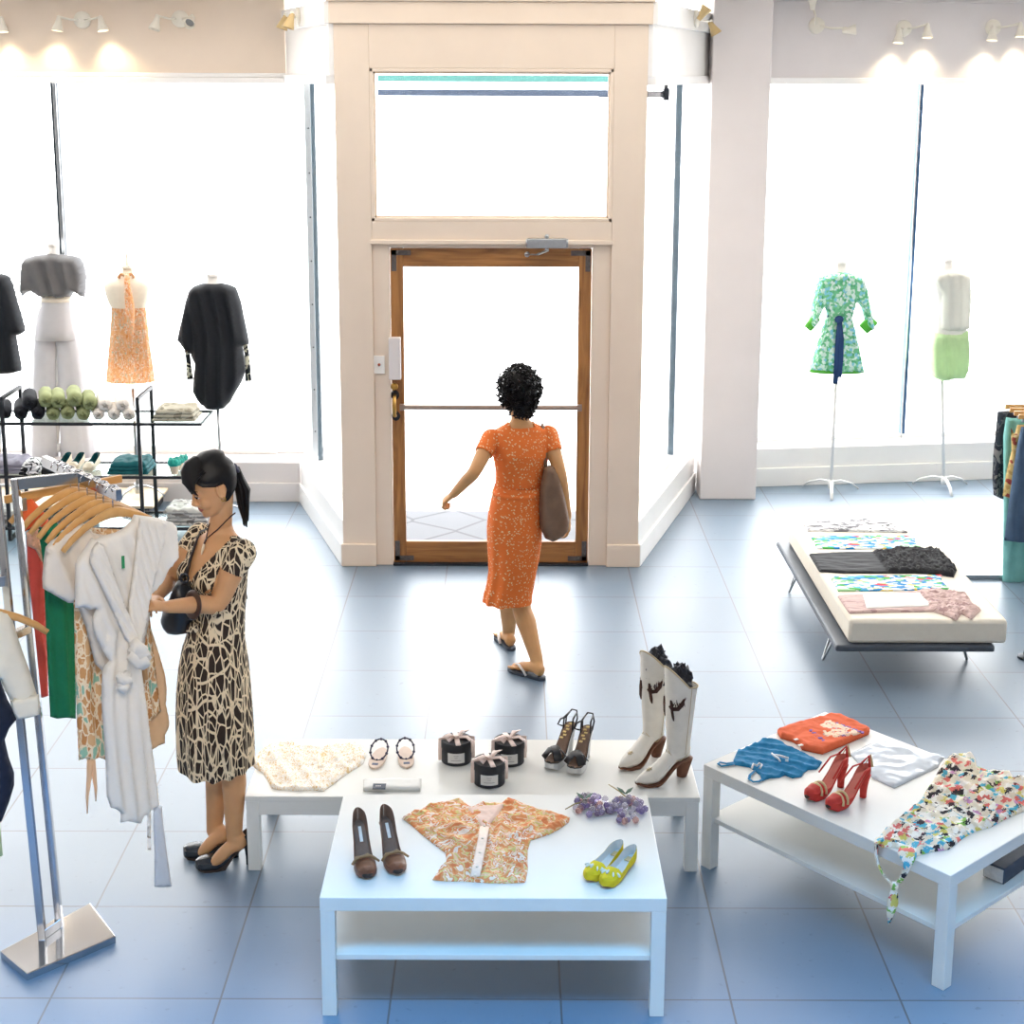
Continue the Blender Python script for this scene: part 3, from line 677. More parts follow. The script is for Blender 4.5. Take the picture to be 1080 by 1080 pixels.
# ------------------------------------------------------------------ shoes
def lerp_tab(tab, t):
    for (a, x), (b, y) in zip(tab, tab[1:]):
        if t <= b: return x+(y-x)*(0 if b == a else (t-a)/(b-a))
    return tab[-1][1]
def sstep(a, b, t): t = max(0, min(1, (t-a)/(b-a))); return t*t*(3-2*t)
def shoe_body(L, W, hh, wall, vamp, plat=0.0, tip=.5, bend=.0, toe_open=0.0, nt=34, thin=.012, hr=.1):
    """returns rings of a shoe from heel (x=0) to toe (x=L); ring 0..: sole, outer side, rim, inner side, insole"""
    rings = []; last = 1-toe_open
    for i in range(nt):
        t = .0+last*(1-cos(PI*i/(nt-1)))/2
        wt = lerp_tab([(0, .62), (.2, .70), (.38, .72), (.55, .86), (.7, 1), (.82, .96), (.92, .96-.3*(1-tip)), (1, .9-.6*(1-tip))], t)
        end = math.sqrt(max(0, 1-max(0, (hr-t)/hr)**2))*math.sqrt(max(0, 1-max(0, (t-.86)/.14)**(2.0 if tip > .4 else 1.4)))
        w = max(.0003, W*wt*max(end, .004))
        zs = hh*(1-sstep(.12, .66, t))+plat+.012*sstep(.86, 1.0, t)*(1 if not plat else .3)
        hw = lerp_tab(wall, t); v = sstep(vamp, vamp+.05, t); cx = bend*sin(PI*t)*.012
        rim = hw*(1 if v < .5 else .93); dome = hw*(1.12+.18*v)
        half = [(0, zs), (.8*w, zs), (.97*w, zs+.25*hw), (w, zs+.55*hw), (.93*w, zs+rim), (.9*w, zs+rim), ]
        inner = [(.82*w, zs+rim*.6), (.72*w, zs+thin), (.35*w, zs+thin), (0, zs+thin)]
        top = [(.78*w, zs+hw*1.06), (.55*w, zs+dome), (.28*w, zs+dome*1.03), (0, zs+dome*1.04)]
        mix = [(a[0]*(1-v)+b[0]*v, a[1]*(1-v)+b[1]*v) for a, b in zip(inner, top)]
        pts = half+mix
        ring = [V((t*L, y+cx, z)) for y, z in pts]+[V((t*L, -y+cx, z)) for y, z in pts[-2:0:-1]]
        rings.append(ring)
    return rings, vamp
def shoe(name, label, group, L, W, hh, wall, vamp, mats, heel='slim', plat=0, tip=.5, bend=0, toe_open=0, straps=None, extra=None, cat='shoe', heel_mat=None, hr=.1):
    t = thing(name, label, cat, (0, 0, 0), group)
    rings, vp = shoe_body(L, W, hh, wall, vamp, plat, tip, bend, toe_open, hr=hr)
    nt = len(rings); n = len(rings[0])
    def mfn(i, j):
        tt = rings[i][0].x/L
        if j in (0, n-1): return 2
        if 5 <= j <= n-6 and tt < vp+.02: return 1
        return 0
    mb = MB(); mb.loft(rings, 0, True, True, True, mfn); mb.build('upper', mats, t, True, 0, autos=1.0)
    if plat:
        pr = []
        for r in rings[2:-1:3]+[rings[-1]]:
            x = r[0].x; w = max(abs(p.y-r[0].y) for p in r)*.98; c = r[0].y; zt = r[0].z+.002; zb = max(0, r[0].z-plat*1.02) if x > L*.45 else max(0, zt-.012)
            if x > L*.5: zb = .012*sstep(.86, 1, x/L)
            pr.append([V((x, c-w, zb)), V((x, c+w, zb)), V((x, c+w, zt)), V((x, c-w, zt))])
        mb = MB(); mb.loft(pr); mb.build('platform_sole', heel_mat or mats[2], t, False, .003)
    if heel != 'none' and hh+plat > .02:
        H = hh+plat; w0, w1 = {'slim': (.024, .0075), 'block': (.026, .02), 'mid': (.026, .013)}[heel]
        pr = []
        for k in range(7):
            s = k/6; w = w1+(w0-w1)*(s**2.2); x = .03*(1-s)*.9+.026*s; z = H*s*.995
            pr.append([V((x+w*cos(a)*1.05, w*sin(a), z)) for a in [2*PI*q/14 for q in range(14)]])
        mb = MB(); mb.loft(pr); mb.build('heel', heel_mat or mats[0], t)
    for s in (straps or []):
        mb = MB(); mb.tube([V(p) for p in s[0]], s[1], 8); mb.build('strap', s[2], t)
    if extra: extra(t)
    return t
def place_shoe(t, heel_px, toe_px, z, hh, L):
    a = onz(heel_px[0], heel_px[1], z+hh); b = onz(toe_px[0], toe_px[1], z)
    d = b-a; ang = math.atan2(d.y, d.x); c = (V((a.x, a.y, 0))+V((b.x, b.y, 0)))/2
    off = Matrix.Rotation(ang, 3, 'Z') @ V((L/2, 0, 0)); put(t, (c.x-off.x, c.y-off.y, z+.0012), ang)
brown = plain('brown_leather', W_(118, 72, 48), .4, 0, .5, .15, 40); tan_in = plain('taupe_insole', W_(132, 108, 92), .6, 0, .3, .08, 40); darksole = plain('dark_sole', W_(52, 40, 34), .6)
gold = plain('pale_gold_leather', W_(206, 186, 140), .4, .3, .5, .06, 40); whitelab = plain('white_insole_label', W_(236, 234, 228), .6)
def brown_extra(t):
    mb = MB(); mb.tube([(.172, -.046, .032), (.166, -.03, .05), (.17, -.008, .058), (.164, .012, .056), (.168, .03, .05), (.176, .05, .036)], [.005, .006, .005, .006, .005, .004], 8); mb.tube([(.16, -.03, .052), (.175, -.01, .06), (.16, .01, .06), (.176, .03, .05)], .004, 8)
    mb.build('bow', plain('bronze_bow', W_(150, 120, 84), .45, .2), t)
    mb = MB(); z = .1*(1-sstep(.12, .66, .3))+.0145
    mb.box((.07, 0, .091), (.06, .011, .003), 0, 0, Matrix.Rotation(.58, 3, 'Y')); mb.build('insole_label', whitelab, t, False)
    mb = MB(); mb.ball((.226, 0, .018), (.012, .02, .012), 12, 8); mb.build('toe_opening', darksole, t)
wl = [(0, .060), (.15, .056), (.36, .040), (.52, .030), (.62, .036), (.8, .036), (.93, .028), (1, .02)]
for hp, tp, side in (((377, 867), (388.5, 930), 'left'), ((404.5, 863.5), (421, 925.5), 'right')):
    t = shoe('peep_toe_pump', 'brown leather peep-toe pump with a bow, %s one of the pair on the front table' % side, 'brown peep-toe pumps', .235, .040, .1, wl, .60, [brown, tan_in, darksole], 'slim', 0, .6, 0, 0, None, brown_extra, hr=.3)
    place_shoe(t, hp, tp, ZT, .1, .235)
yel = plain('yellow_suede', W_(212, 190, 40), .75, 0, .2, .06, 50); yin = plain('pale_grey_insole', W_(206, 210, 208), .6, 0, .3, .03, 40)
cut = plain('cutout_pale', W_(214, 222, 218), .7)
def yellow_extra(t):
    mb = MB()
    for a, x, y in ((.5, .2, .018), (1.1, .185, .03), (0, .208, .0), (-.5, .2, -.018), (-1.1, .185, -.03)):
        mb.ball((x-.006, y, .051-abs(y)*.5), (.013, .0036, .007), 10, 6, 0, Matrix.Rotation(a, 3, 'Z'))
    mb.build('cutout', cut, t)
    mb = MB(); mb.box((.045, 0, .026), (.03, .022, .003)); mb.build('insole_label', gold, t, False)
wy = [(0, .05), (.12, .046), (.34, .036), (.55, .032), (.66, .036), (.8, .034), (.93, .027), (1, .02)]
for hp, tp, side in (((657, 893), (617, 933), 'left'), ((672, 897), (633, 941), 'right')):
    t = shoe('ballet_flat', 'yellow suede flat shoe with cut-out toe, %s one of the pair on the front table' % side, 'yellow flat shoes', .235, .036, .012, wy, .62, [yel, yin, darksole], 'none', 0, .6, 0, 0, None, yellow_extra, hr=.2)
    place_shoe(t, hp, tp, ZT, .03, .235)
red = plain('red_suede', W_(196, 60, 52), .6, 0, .3, .08, 50); redin = plain('coral_insole', W_(214, 120, 104), .6)
def red_extra(t):
    for x0, sgn in ((.19, 1), (.165, 1)):
        mb = MB(); pts = []
        for k in range(9):
            a = -1.35+2.7*k/8; pts.append((x0-.018*cos(a*1.0), .039*sin(a), .010+.047*cos(a*.95)))
        mb.tube(pts, [(.005, .003)]*9, 8); mb.build('gold_band', gold, t)
    mb = MB(); mb.tube([(.02, .02, .13), (.004, .0, .165), (.02, -.022, .13)], [(.006, .003)]*3, 8); mb.tube([(.02, .022, .13), (.06, .03, .125), (.12, .036, .075)], [(.004, .003)]*3, 8); mb.tube([(.02, -.022, .13), (.06, -.03, .125), (.12, -.036, .075)], [(.004, .003)]*3, 8); mb.build('slingback_strap', red, t)
    mb = MB(); mb.tube([(.001, -.018, .125), (-.006, 0, .166), (.001, .018, .125)], [(.005, .0025)]*3, 8); mb.build('gold_strap_trim', gold, t)
    mb = MB(); mb.ball((.224, 0, .02), (.011, .014, .009), 12, 8); mb.build('toe_opening', darksole, t)
wr = [(0, .036), (.15, .03), (.3, .012), (.5, .016), (.6, .036), (.8, .042), (.93, .034), (1, .024)]
for hp, tp, side in (((891, 805), (852, 845), 'left'), ((916, 815), (873, 856), 'right')):
    t = shoe('slingback_sandal', 'red slingback peep-toe heel with gold bands, %s one of the pair on the angled table' % side, 'red slingback heels', .23, .036, .095, wr, .56, [red, redin, darksole], 'mid', 0, .8, 0, 0, None, red_extra)
    place_shoe(t, hp, tp, ZT, .095, .23)
blk = plain('black_satin', W_(34, 34, 38), .4, 0, .5, .1, 40); silver = plain('silver_leather', W_(196, 198, 200), .3, .6, .5, .05, 40); gilt = plain('gilt_lettering', W_(206, 180, 120), .35, .6)
def black_extra(t):
    mb = MB()
    for k, pts in enumerate((((.03, .022, .122), (.01, .026, .16), (-.012, .012, .185), (-.012, -.012, .185), (.01, -.026, .16), (.03, -.022, .122)), ((.012, -.024, .158), (.03, -.045, .15), (.045, -.05, .13), (.03, -.04, .12), (.03, -.022, .122)), ((.05, .022, .112), (.035, .018, .165), (-.005, .016, .178)), ((.05, -.022, .112), (.045, -.02, .17), (-.005, -.016, .178)))):
        mb.tube(pts, .0038, 6)
    mb.build('ankle_tie', blk, t)
    for s in (1, -1):
        mb = MB(); mb.tube([(.135, .036*s, .04), (.155, .012*s, .082), (.185, -.016*s, .078), (.205, -.036*s, .045)], [(.018, .003)]*4, 8); mb.build('cross_strap', blk, t)
    mb = MB()
    for k in range(6): mb.box((.03+.014*k, .004*(-1)**k, .139-.0075*k), (.009, .014, .0025), 0, 0, Matrix.Rotation(.5, 3, 'Y'))
    mb.build('insole_lettering', gilt, t, False)
wbk = [(0, .016), (.2, .012), (.5, .006), (.7, .006), (1, .006)]
for hp, tp, side in (((598, 771), (585, 808), 'left'), ((617, 775), (608, 813), 'right')):
    t = shoe('platform_sandal', 'black satin platform sandal with ankle ties, %s one of the pair on the white bench' % side, 'black platform sandals', .225, .037, .09, wbk, .97, [blk, tan_in, darksole], 'mid', .03, .85, 0, 0, None, black_extra, heel_mat=silver)
    t.children[0]
    place_shoe(t, hp, tp, ZB, .115, .225)
# flat sandals with a ring of cord
sandm = plain('pale_sandal', W_(216, 196, 180), .6, 0, .3, .05, 40); cordm = plain('dark_beaded_cord', W_(52, 50, 74), .5, 0, .4, .3, 90); lab = plain('blue_insole_label', W_(86, 98, 126), .6)
for px, side, an in (((399, 801), 'left', -.12), ((428, 800), 'right', .12)):
    t = thing('toe_ring_sandal', 'pale flat sandal with a dark beaded ring, %s of the pair on the bench' % side, 'sandal', (0, 0, 0), 'flat ring sandals')
    pr = []
    for k in range(20):
        s = k/19; x = (s-.5)*.2; w = .034*(.72+.28*sin(PI*s*.9+.4))*math.sqrt(max(.02, 1-(2*abs(s-.5))**4)); pr.append([V((x, -w, 0)), V((x, w, 0)), V((x, w, .009)), V((x, -w, .009))])
    mb = MB(); mb.loft(pr); mb.build('sole', sandm, t, False, .002)
    mb = MB(); mb.tube([(.02+.046*cos(a), .037*sin(a), .035+.028*cos(a)) for a in [2*PI*k/26 for k in range(26)]], .0035, 8, closed=True)
    for k in range(10): a = 2*PI*k/10; mb.ball((.02+.046*cos(a), .037*sin(a), .035+.028*cos(a)), .0065, 8, 6)
    mb.tube([(-.028, .0, .01), (-.03, 0, .012)], .005, 6); mb.build('ankle_ring', cordm, t)
    mb = MB(); mb.box((-.066, 0, .0095), (.016, .026, .002)); mb.build('insole_label', lab, t, False)
    c = onz(px[0], px[1], ZB); put(t, (c.x, c.y, ZB+.0012), PI/2+an)

# ------------------------------------------------------------------ white western boots
bootw = plain('white_boot_leather', W_(226, 222, 212), .5, 0, .4, .04, 30, .1); stack = plain('stacked_leather', W_(112, 76, 58), .6, 0, .3, .12, 60); tissue = plain('black_tissue', W_(40, 42, 50), .5, 0, .4, .2, 30); motif_m = plain('dark_hide', W_(70, 48, 42), .8, 0, .2, .3, 80); stitchm = plain('tan_stitch', W_(196, 178, 142), .7)
def boot(label, gx):
    t = thing('western_boot', label, 'boot', (0, 0, 0), 'white western boots')
    # leg opening rises front and back, dips at the sides
    prof = [(.255, .022, .010, .012), (.245, .03, .02, .018), (.22, .036, .033, .024), (.18, .044, .042, .032), (.14, .06, .042, .044), (.105, .085, .04, .058), (.08, .115, .04, .066)]
    rings = []
    n = 28
    for x, z, hw, hz in prof:
        tilt = max(0, min(1, (.2-x)/.14)); dirn = V((cos(1.5*tilt*.6), 0, 0))
        rings.append([V((x, hw*cos(a), z+hz*sin(a)*1.0)) for a in [2*PI*k/n for k in range(n)]])
    # foot: loft in x; shaft: loft in z, overlapping inside
    mb = MB()
    foot = []
    for k in range(20):
        s = k/19; x = .262*(1-cos(PI*s))/2
        w = lerp_tab([(0, .03), (.2, .034), (.4, .033), (.7, .041), (.85, .03), (1, .008)], x/.262)*max(.15, math.sqrt(max(0, 1-max(0, (.06-x)/.06)**2)))
        zb = .075*(1-sstep(.2, .68, x/.262))+.006+.012*sstep(.85, 1, x/.262)
        zt = lerp_tab([(0, .13), (.3, .14), (.45, .115), (.6, .082), (.8, .058), (.95, .042), (1, .03)], x/.262)
        foot.append([V((x, w*cos(a)*(1 if sin(a) > -.5 else .95), (zb+zt)/2+(zt-zb)/2*(sin(a) if sin(a) > 0 else max(-1, 1.15*sin(a))))) for a in [2*PI*q/n for q in range(n)]])
    mb.loft(foot)
    sh = []
    for k in range(16):
        s = k/15; z = .1+.335*s; cx = .058-.006*s; ra_ = lerp_tab([(0, .056), (.15, .053), (.4, .058), (1, .074)], s); rb = lerp_tab([(0, .037), (.15, .04), (.4, .05), (1, .062)], s)
        ring = []
        for q in range(n):
            a = 2*PI*q/n; top = (cos(a)*.05+abs(cos(a))*.035-.02)*max(0, (s-.75)/.25)
            ring.append(V((cx+ra_*cos(a)*(1+.02*sin(9*z*7)*(1-s)*.6), rb*sin(a), z+top)))
        sh.append(ring)
    top = sh[-1]; inn = [V((.052+(p.x-.052)*.93, p.y*.93, p.z-.002)) for p in top]; deep = [V((.052+(p.x-.052)*.9, p.y*.9, .36)) for p in top]
    mb.loft(sh+[inn, deep], 0, True, True); mb.build('upper', bootw, t, True, 0, autos=1.2)
    mb = MB(); so = []
    for r in foot[2:]:
        x = r[0].x; w = max(p.y for p in r)*1.07+.001; zb = min(p.z for p in r); so.append([V((x, -w, zb-.007)), V((x, w, zb-.007)), V((x, w, zb+.004)), V((x, -w, zb+.004))])
    mb.loft(so); mb.build('sole', stack, t, False, .001)
    hl = []
    for k in range(8):
        s = k/7; w = .021+.013*s; hl.append([V((.036-.012*s+w*1.05*cos(a), w*sin(a), .078*s)) for a in [2*PI*q/16 for q in range(16)]])
    mb = MB(); mb.loft(hl); mb.build('heel', stack, t)
    mb = MB()
    for k in range(9):
        a = random.uniform(0, 2*PI); q = random.uniform(0, .04); mb.ball((.052+q*cos(a), q*sin(a)*.9, .425+random.uniform(-.02, .03)), (.036, .032, .04), 12, 8, 0, None, .9, k)
    mb.build('tissue_stuffing', tissue, t, False)
    mb = MB(); mb.tube([p+V((0, 0, .0)) for p in top], .0035, 6, closed=True); mb.build('top_piping', stitchm, t)
    # dark cut motif on the side of the leg, three spiked arms
    def onleg(a, z): s = (z-.1)/.335; A_ = lerp_tab([(0, .056), (.15, .053), (.4, .058), (1, .074)], s)+.0015; B_ = lerp_tab([(0, .037), (.15, .04), (.4, .05), (1, .062)], s)+.0015; return V((.058-.006*s+A_*cos(a), B_*sin(a), z))
    for sd in (1, -1):
        mb = MB()
        cz = .33
        for pts in (((.3, .335), (.5, .322), (.9, .325), (1.15, .345), (1.28, .37)), ((.42, .36), (.45, .33), (.55, .29), (.62, .27))):
            path = [onleg(a*sd, z) for a, z in pts]; mb.tube(path, [(.003, .006)]+[(.003, .011)]*(len(pts)-2)+[(.002, .004)], 6)
        for k in range(14):
            a = random.uniform(.45, 1.3); z = .335+.03*(a-.45); p = onleg(a*sd, z); q = onleg((a+random.uniform(-.1, .18))*sd, z+random.choice((-1, 1))*random.uniform(.014, .026)); mb.tube([p, q], [.003, .0006], 5)
        mb.build('hide_motif', motif_m, t)
        mb = MB(); mb.tube([onleg(a*sd, z) for a, z in ((.15, .13), (.5, .118), (.9, .092), (1.35, .088), (1.9, .105), (2.6, .13))], .0014, 6); mb.tube([onleg(1.75*sd, z) for z in (.11, .2, .3, .42)], .0012, 6); mb.build('stitching', stitchm, t)
    mb = MB()
    for k in range(6): a = 2*PI*k/6; mb.tube([(.2, 0, .066), (.2+.013*cos(a), .012*sin(a), .064-.004*cos(a))], .0022, 5)
    mb.build('toe_flower', stitchm, t)
    return t
# toe and heel points on the bench
for lab_, toe, heel in (('white western boot standing behind the other one at the right end of the bench', (660, 811), (692, 797)), ('white western boot standing in front at the right end of the bench', (675.5, 829), (719, 818))):
    t = boot(lab_, 0); a, b_ = onz(heel[0], heel[1], ZB), onz(toe[0], toe[1], ZB); d = b_-a; ang = math.atan2(d.y, d.x)
    put(t, (a.x-.036*cos(ang), a.y-.036*sin(ang), ZB+.001), ang)

# ------------------------------------------------------------------ round boxes with ribbon
boxb = plain('black_box_paper', W_(38, 40, 46), .55, 0, .4, .06, 30); ribbon = plain('blush_ribbon', W_(240, 218, 208), .45, 0, .4, .03, 30); card = plain('pale_label', W_(222, 220, 216), .7); inkm = plain('label_ink', W_(150, 148, 150), .7)
def hat_box(px, yb, label, ang):
    c = onz(px, yb, ZB); R = .066; H = .098; c.y += R
    t = thing('round_gift_box', label, 'box', (0, 0, 0), 'black round gift boxes')
    mb = MB(); mb.lathe([(R*.97, 0), (R*.97, H*.66)], n=48); mb.build('box_body', boxb, t, True, 0, autos=.6)
    mb = MB(); mb.lathe([(R, H*.64), (R, H*.985), (R*.985, H)], n=48); mb.build('lid', boxb, t, True, 0, autos=.6)
    mb = MB(); lw = .038
    mb.loft([[V((R*.985*sin(a), -R*.985*cos(a), z)) for z in (.014, .058)] for a in [-.58+1.16*k/12 for k in range(13)]], closed=False, cap0=False, cap1=False); mb.build('label', card, t)
    mb = MB()
    for z, w in ((.047, .16), (.038, .1), (.026, .34)):
        mb.loft([[V((R*.99*sin(a), -R*.99*cos(a), zz)) for zz in (z-.0012, z+.0012)] for a in [-w+2*w*k/6 for k in range(7)]], closed=False, cap0=False, cap1=False)
    mb.build('label_lettering', inkm, t)
    mb = MB()
    for a in (ang, ang+PI/2*1.0):
        d = V((cos(a), sin(a), 0)); pth = [d*(-R-.002)+V((0, 0, .004)), d*(-R-.003)+V((0, 0, H*.6)), d*(-R-.003)+V((0, 0, H)), d*(-R*.6)+V((0, 0, H+.002)), V((0, 0, H+.003)), d*(R*.6)+V((0, 0, H+.002)), d*(R+.003)+V((0, 0, H)), d*(R+.003)+V((0, 0, H*.6)), d*(R+.002)+V((0, 0, .004))]
        if a != ang: pth = pth[2:-2]
        mb.tube(pth, [(.011, .001)]*len(pth), 8)
    mb.build('ribbon', ribbon, t)
    mb = MB()
    for s in (1, -1):
        d = V((cos(ang+.5), sin(ang+.5), 0))*s; e = V((-d.y, d.x, 0))
        mb.tube([V((0, 0, H+.006)), d*.03+V((0, 0, H+.028)), d*.056+V((0, 0, H+.024)), d*.05+e*.012+V((0, 0, H+.01)), d*.02+V((0, 0, H+.008))], [(.004, .002), (.012, .002), (.013, .002), (.01, .002), (.004, .002)], 8)
        mb.tube([V((0, 0, H+.008)), d*.03-e*.03+V((0, 0, H+.012)), d*.045-e*.056+V((0, 0, H-.006)), d*.04-e*.062+V((0, 0, H-.05))], [(.004, .0015), (.012, .0015), (.014, .0015), (.01, .0015)], 8)
    mb.ball((0, 0, H+.01), (.011, .011, .008), 12, 8); mb.build('bow', ribbon, t)
    put(t, (c.x, c.y, ZB+.001), 0); return t
hat_box(481, 809, 'black round gift box with blush ribbon, leftmost of three on the bench', .15)
hat_box(537, 810, 'black round gift box with blush ribbon, rightmost of three on the bench', .3)
hat_box(516, 832.5, 'black round gift box with blush ribbon, nearest of three on the bench', .25)

# ------------------------------------------------------------------ clothes laid on the tables
C1 = (260, 770, .17593)
blm = fleck_print('ochre_fleck_silk', W_(226, 200, 150), [(.36, W_(246, 242, 232)), (.465, W_(226, 188, 118)), (.495, W_(248, 246, 240)), (.62, W_(222, 186, 116)), (.65, W_(246, 244, 238)), (.74, W_(190, 214, 200))], (60, 26, 40))
flat_garment('ochre_print_blouse', [(22, 206), (60, 150), (100, 110), (130, 95), (170, 75), (210, 68), (240, 80), (300, 66), (330, 95), (420, 100), (510, 100), (540, 84), (640, 80), (700, 95), (718, 150), (700, 205), (640, 240), (580, 280), (520, 325), (462, 368), (380, 362), (300, 366), (200, 360), (148, 352), (125, 300), (100, 262), (60, 235)], ZB, blm, 'white blouse with ochre flecks spread on the left end of the bench', 'blouse', .006, mixf(pleats(.5, 70, .012, 2, 3, 6), crumple(.006, 18, 8)), .008, .010, crop=C1)
wf = plain('white_felt', W_(240, 240, 236), .85, 0, .2, .02, 40)
pc, _ = flat_garment('folded_cloth', [(700, 312), (860, 306), (1048, 308), (1042, 368), (870, 366), (700, 366)], ZB, wf, 'small white folded cloth with a dark label on the bench', 'cloth', .004, crumple(.002, 12, 4), .01, .008, crop=C1, base=.012, wob=0)
mb = MB(); p, q = onz(260+760*C1[2], 770+318*C1[2], ZB+.022), onz(260+832*C1[2], 770+348*C1[2], ZB+.022); mb.box2((p.x, q.y, ZB+.0165), (q.x, p.y, ZB+.0205)); mb.build('dark_label', plain('navy_label', W_(56, 64, 82), .6), pc, False, label='dark label')
mb = MB()
for k in range(3): mb.box2((p.x+.012+.008*k, (p.y+q.y)/2-.003, ZB+.0204), (p.x+.017+.008*k, (p.y+q.y)/2+.003, ZB+.0212))
mb.build('label_lettering', card, pc, False)
orm = fleck_print('orange_marble_silk', W_(226, 134, 84), [(.36, W_(232, 156, 100)), (.43, W_(244, 206, 170)), (.47, W_(224, 204, 130)), (.51, W_(234, 152, 96)), (.57, W_(250, 232, 214)), (.63, W_(230, 148, 96)), (.68, W_(246, 222, 196))], (20, 32, 14))
OB = [(424.2, 864), (431, 860), (452.6, 851), (470, 848), (486, 844), (490, 847.6), (497, 852), (508, 849), (520, 848), (528, 849), (535, 843.3), (550, 848.5), (568, 855), (585, 859), (601, 862.8), (600, 867.6), (590, 875), (579.7, 880), (570, 883.5), (559.3, 887), (557, 897), (556.4, 907.5), (557, 918), (554.4, 931), (537, 932), (519.4, 931.8), (503, 931), (488, 930), (470, 930), (456, 928.5), (463, 918), (471, 909), (470, 900), (459, 892), (445.5, 881), (434, 871)]
def rays(u, v):
    dx, dy = u-.965, v+4.63; a = math.atan2(dy, dx); r = math.hypot(dx, dy)
    return .018*(.5-abs(sin(a*9+3*nz(u, v, 7, 1))))*min(1, r*9)*(1 if r < .3 else .6)
ob, _ = flat_garment('orange_print_blouse', OB, ZT, orm, 'orange and cream gathered blouse spread on the front table', 'blouse', .008, mixf(rays, crumple(.010, 18, 5)), .007, .014)
mb = MB(); pp = [onz(x, y, ZT+.026) for x, y in ((511, 872), (509, 885), (506, 900), (503, 915), (501, 924))]
mb.tube([p for p in pp], [(.018, .003)]*5, 8); mb.build('button_placket', plain('cream_lace', W_(244, 222, 204), .8, 0, .2, .06, 60), ob, True)
pearl = plain('pearl_button', W_(228, 214, 196), .3)
for p in pp: mb = MB(); mb.ball(p+V((0, 0, .004)), (.006, .006, .003), 8, 6); mb.build('button', pearl, ob)
mb = MB(); pl = [onz(x, y, ZT+.014) for x, y in ((491, 849), (499, 852), (510, 850), (521, 850), (533, 847), (524, 861), (513, 873), (509, 873), (499, 862))]
puff(mb, [(p.x, p.y) for p in pl][::-1], lambda u, v, n: V((u, v, ZT+.0125+n)), .006, 0, crumple(.003, 26, 2), .008, .012, 0, 2, .001); mb.build('neck_lining', plain('peach_lining', W_(246, 214, 196), .7, 0, .2, .05, 50), ob)
# blue camisole, orange tee, plastic sleeve on the angled table
C2 = (740, 750, .17593)
blu = plain('turquoise_jersey', W_(34, 128, 178), .7, 0, .3, .06, 20)
bc, _ = flat_garment('blue_camisole', [(190, 300), (205, 262), (222, 228), (240, 238), (288, 212), (340, 190), (360, 175), (430, 170), (450, 182), (490, 195), (530, 222), (600, 250), (660, 280), (722, 308), (705, 335), (690, 352), (640, 355), (610, 372), (600, 396), (545, 404), (500, 388), (465, 402), (410, 405), (362, 422), (350, 388), (320, 362), (285, 340), (240, 332), (200, 326)], ZT, blu, 'turquoise ruched camisole on the left corner of the angled table', 'camisole', .006, mixf(pleats(1.2, 120, .010, 2, 3, 6), crumple(.006, 24, 7)), .007, .008, crop=C2)
mb = MB()
for loop in (((195, 316), (150, 322), (108, 314), (100, 324), (118, 338), (160, 332), (200, 324)), ((318, 366), (290, 392), (284, 416), (310, 432), (345, 430), (362, 418))):
    mb.tube([onz(C2[0]+x*C2[2], C2[1]+y*C2[2], ZT)+V((0, 0, .006)) for x, y in loop], [(.006, .003)]*len(loop), 6)
mb.build('shoulder_strap', blu, bc)
wt = plain('white_cord', W_(232, 236, 238), .7)
for loop in (((420, 262), (440, 280), (460, 292), (470, 308)), ((430, 270), (470, 276), (520, 290)), ((300, 350), (310, 325), (330, 335), (345, 322), (360, 330), (350, 350)), ((500, 304), (520, 306))):
    mb = MB(); mb.tube([onz(C2[0]+x*C2[2], C2[1]+y*C2[2], ZT+.02)+V((0, 0, .006)) for x, y in loop], .0045, 6); mb.build('white_drawstring', wt, bc)
otee = plain('coral_orange_cotton', W_(232, 112, 74), .8, 0, .2, .04, 30)
ot, _ = flat_garment('folded_orange_tee', [(452, 130), (540, 100), (640, 72), (700, 58), (770, 38), (832, 42), (920, 82), (1008, 122), (1000, 142), (860, 204), (722, 262), (660, 248), (600, 236), (590, 214), (540, 186), (470, 165)], ZT, otee, 'folded orange tee with a cream printed panel at the back corner of the angled table', 't-shirt', .006, mixf(crumple(.004, 9, 4), crumple(.004, 24, 5)), .009, .010, crop=C2, base=.014)
prm = fleck_print('cream_violet_print', W_(240, 190, 160), [(.36, W_(246, 222, 196)), (.58, W_(240, 160, 120)), (.64, W_(160, 110, 170)), (.7, W_(246, 226, 200))], (60, 60, 40))
mb = MB(); pl = [onz(C2[0]+x*C2[2], C2[1]+y*C2[2], ZT+.024) for x, y in ((690, 98), (735, 58), (770, 50), (850, 84), (965, 126), (930, 142), (760, 168), (730, 140))]
puff(mb, [(p.x, p.y) for p in pl][::-1], lambda u, v, n: V((u, v, ZT+.0225+n)), .002, 0, crumple(.003, 20, 5), .012, .012, 0, 3, .001); mb.build('printed_panel', prm, ot)
vio = plain('violet_ink', W_(126, 96, 176), .7)
mb = MB()
for (x0, y0, x1, y1, k) in ((812, 58, 965, 112, 9), (655, 100, 730, 160, 5)):
    for i in range(k):
        t_ = i/(k-1); p = onz(C2[0]+(x0+(x1-x0)*t_)*C2[2], C2[1]+(y0+(y1-y0)*t_)*C2[2], ZT+.0385); mb.box((p.x, p.y, ZT+.0262), (.011, .018, .003), .6*(-1)**i-.9)
p = onz(C2[0]+845*C2[2], C2[1]+126*C2[2], ZT+.0395)
for k in range(3): mb.box((p.x, p.y, ZT+.0268), (.03, .004, .002), .4+k*1.05)
mb.build('printed_lettering', vio, ot, False)
mb = MB()
for x, y in ((570, 160), (592, 195)): p = onz(C2[0]+x*C2[2], C2[1]+y*C2[2], ZT+.03); mb.box((p.x, p.y, ZT+.0235), (.024, .012, .003), .5)
mb.build('neck_label', whitelab, ot, False)
C3 = (880, 770, .19436)
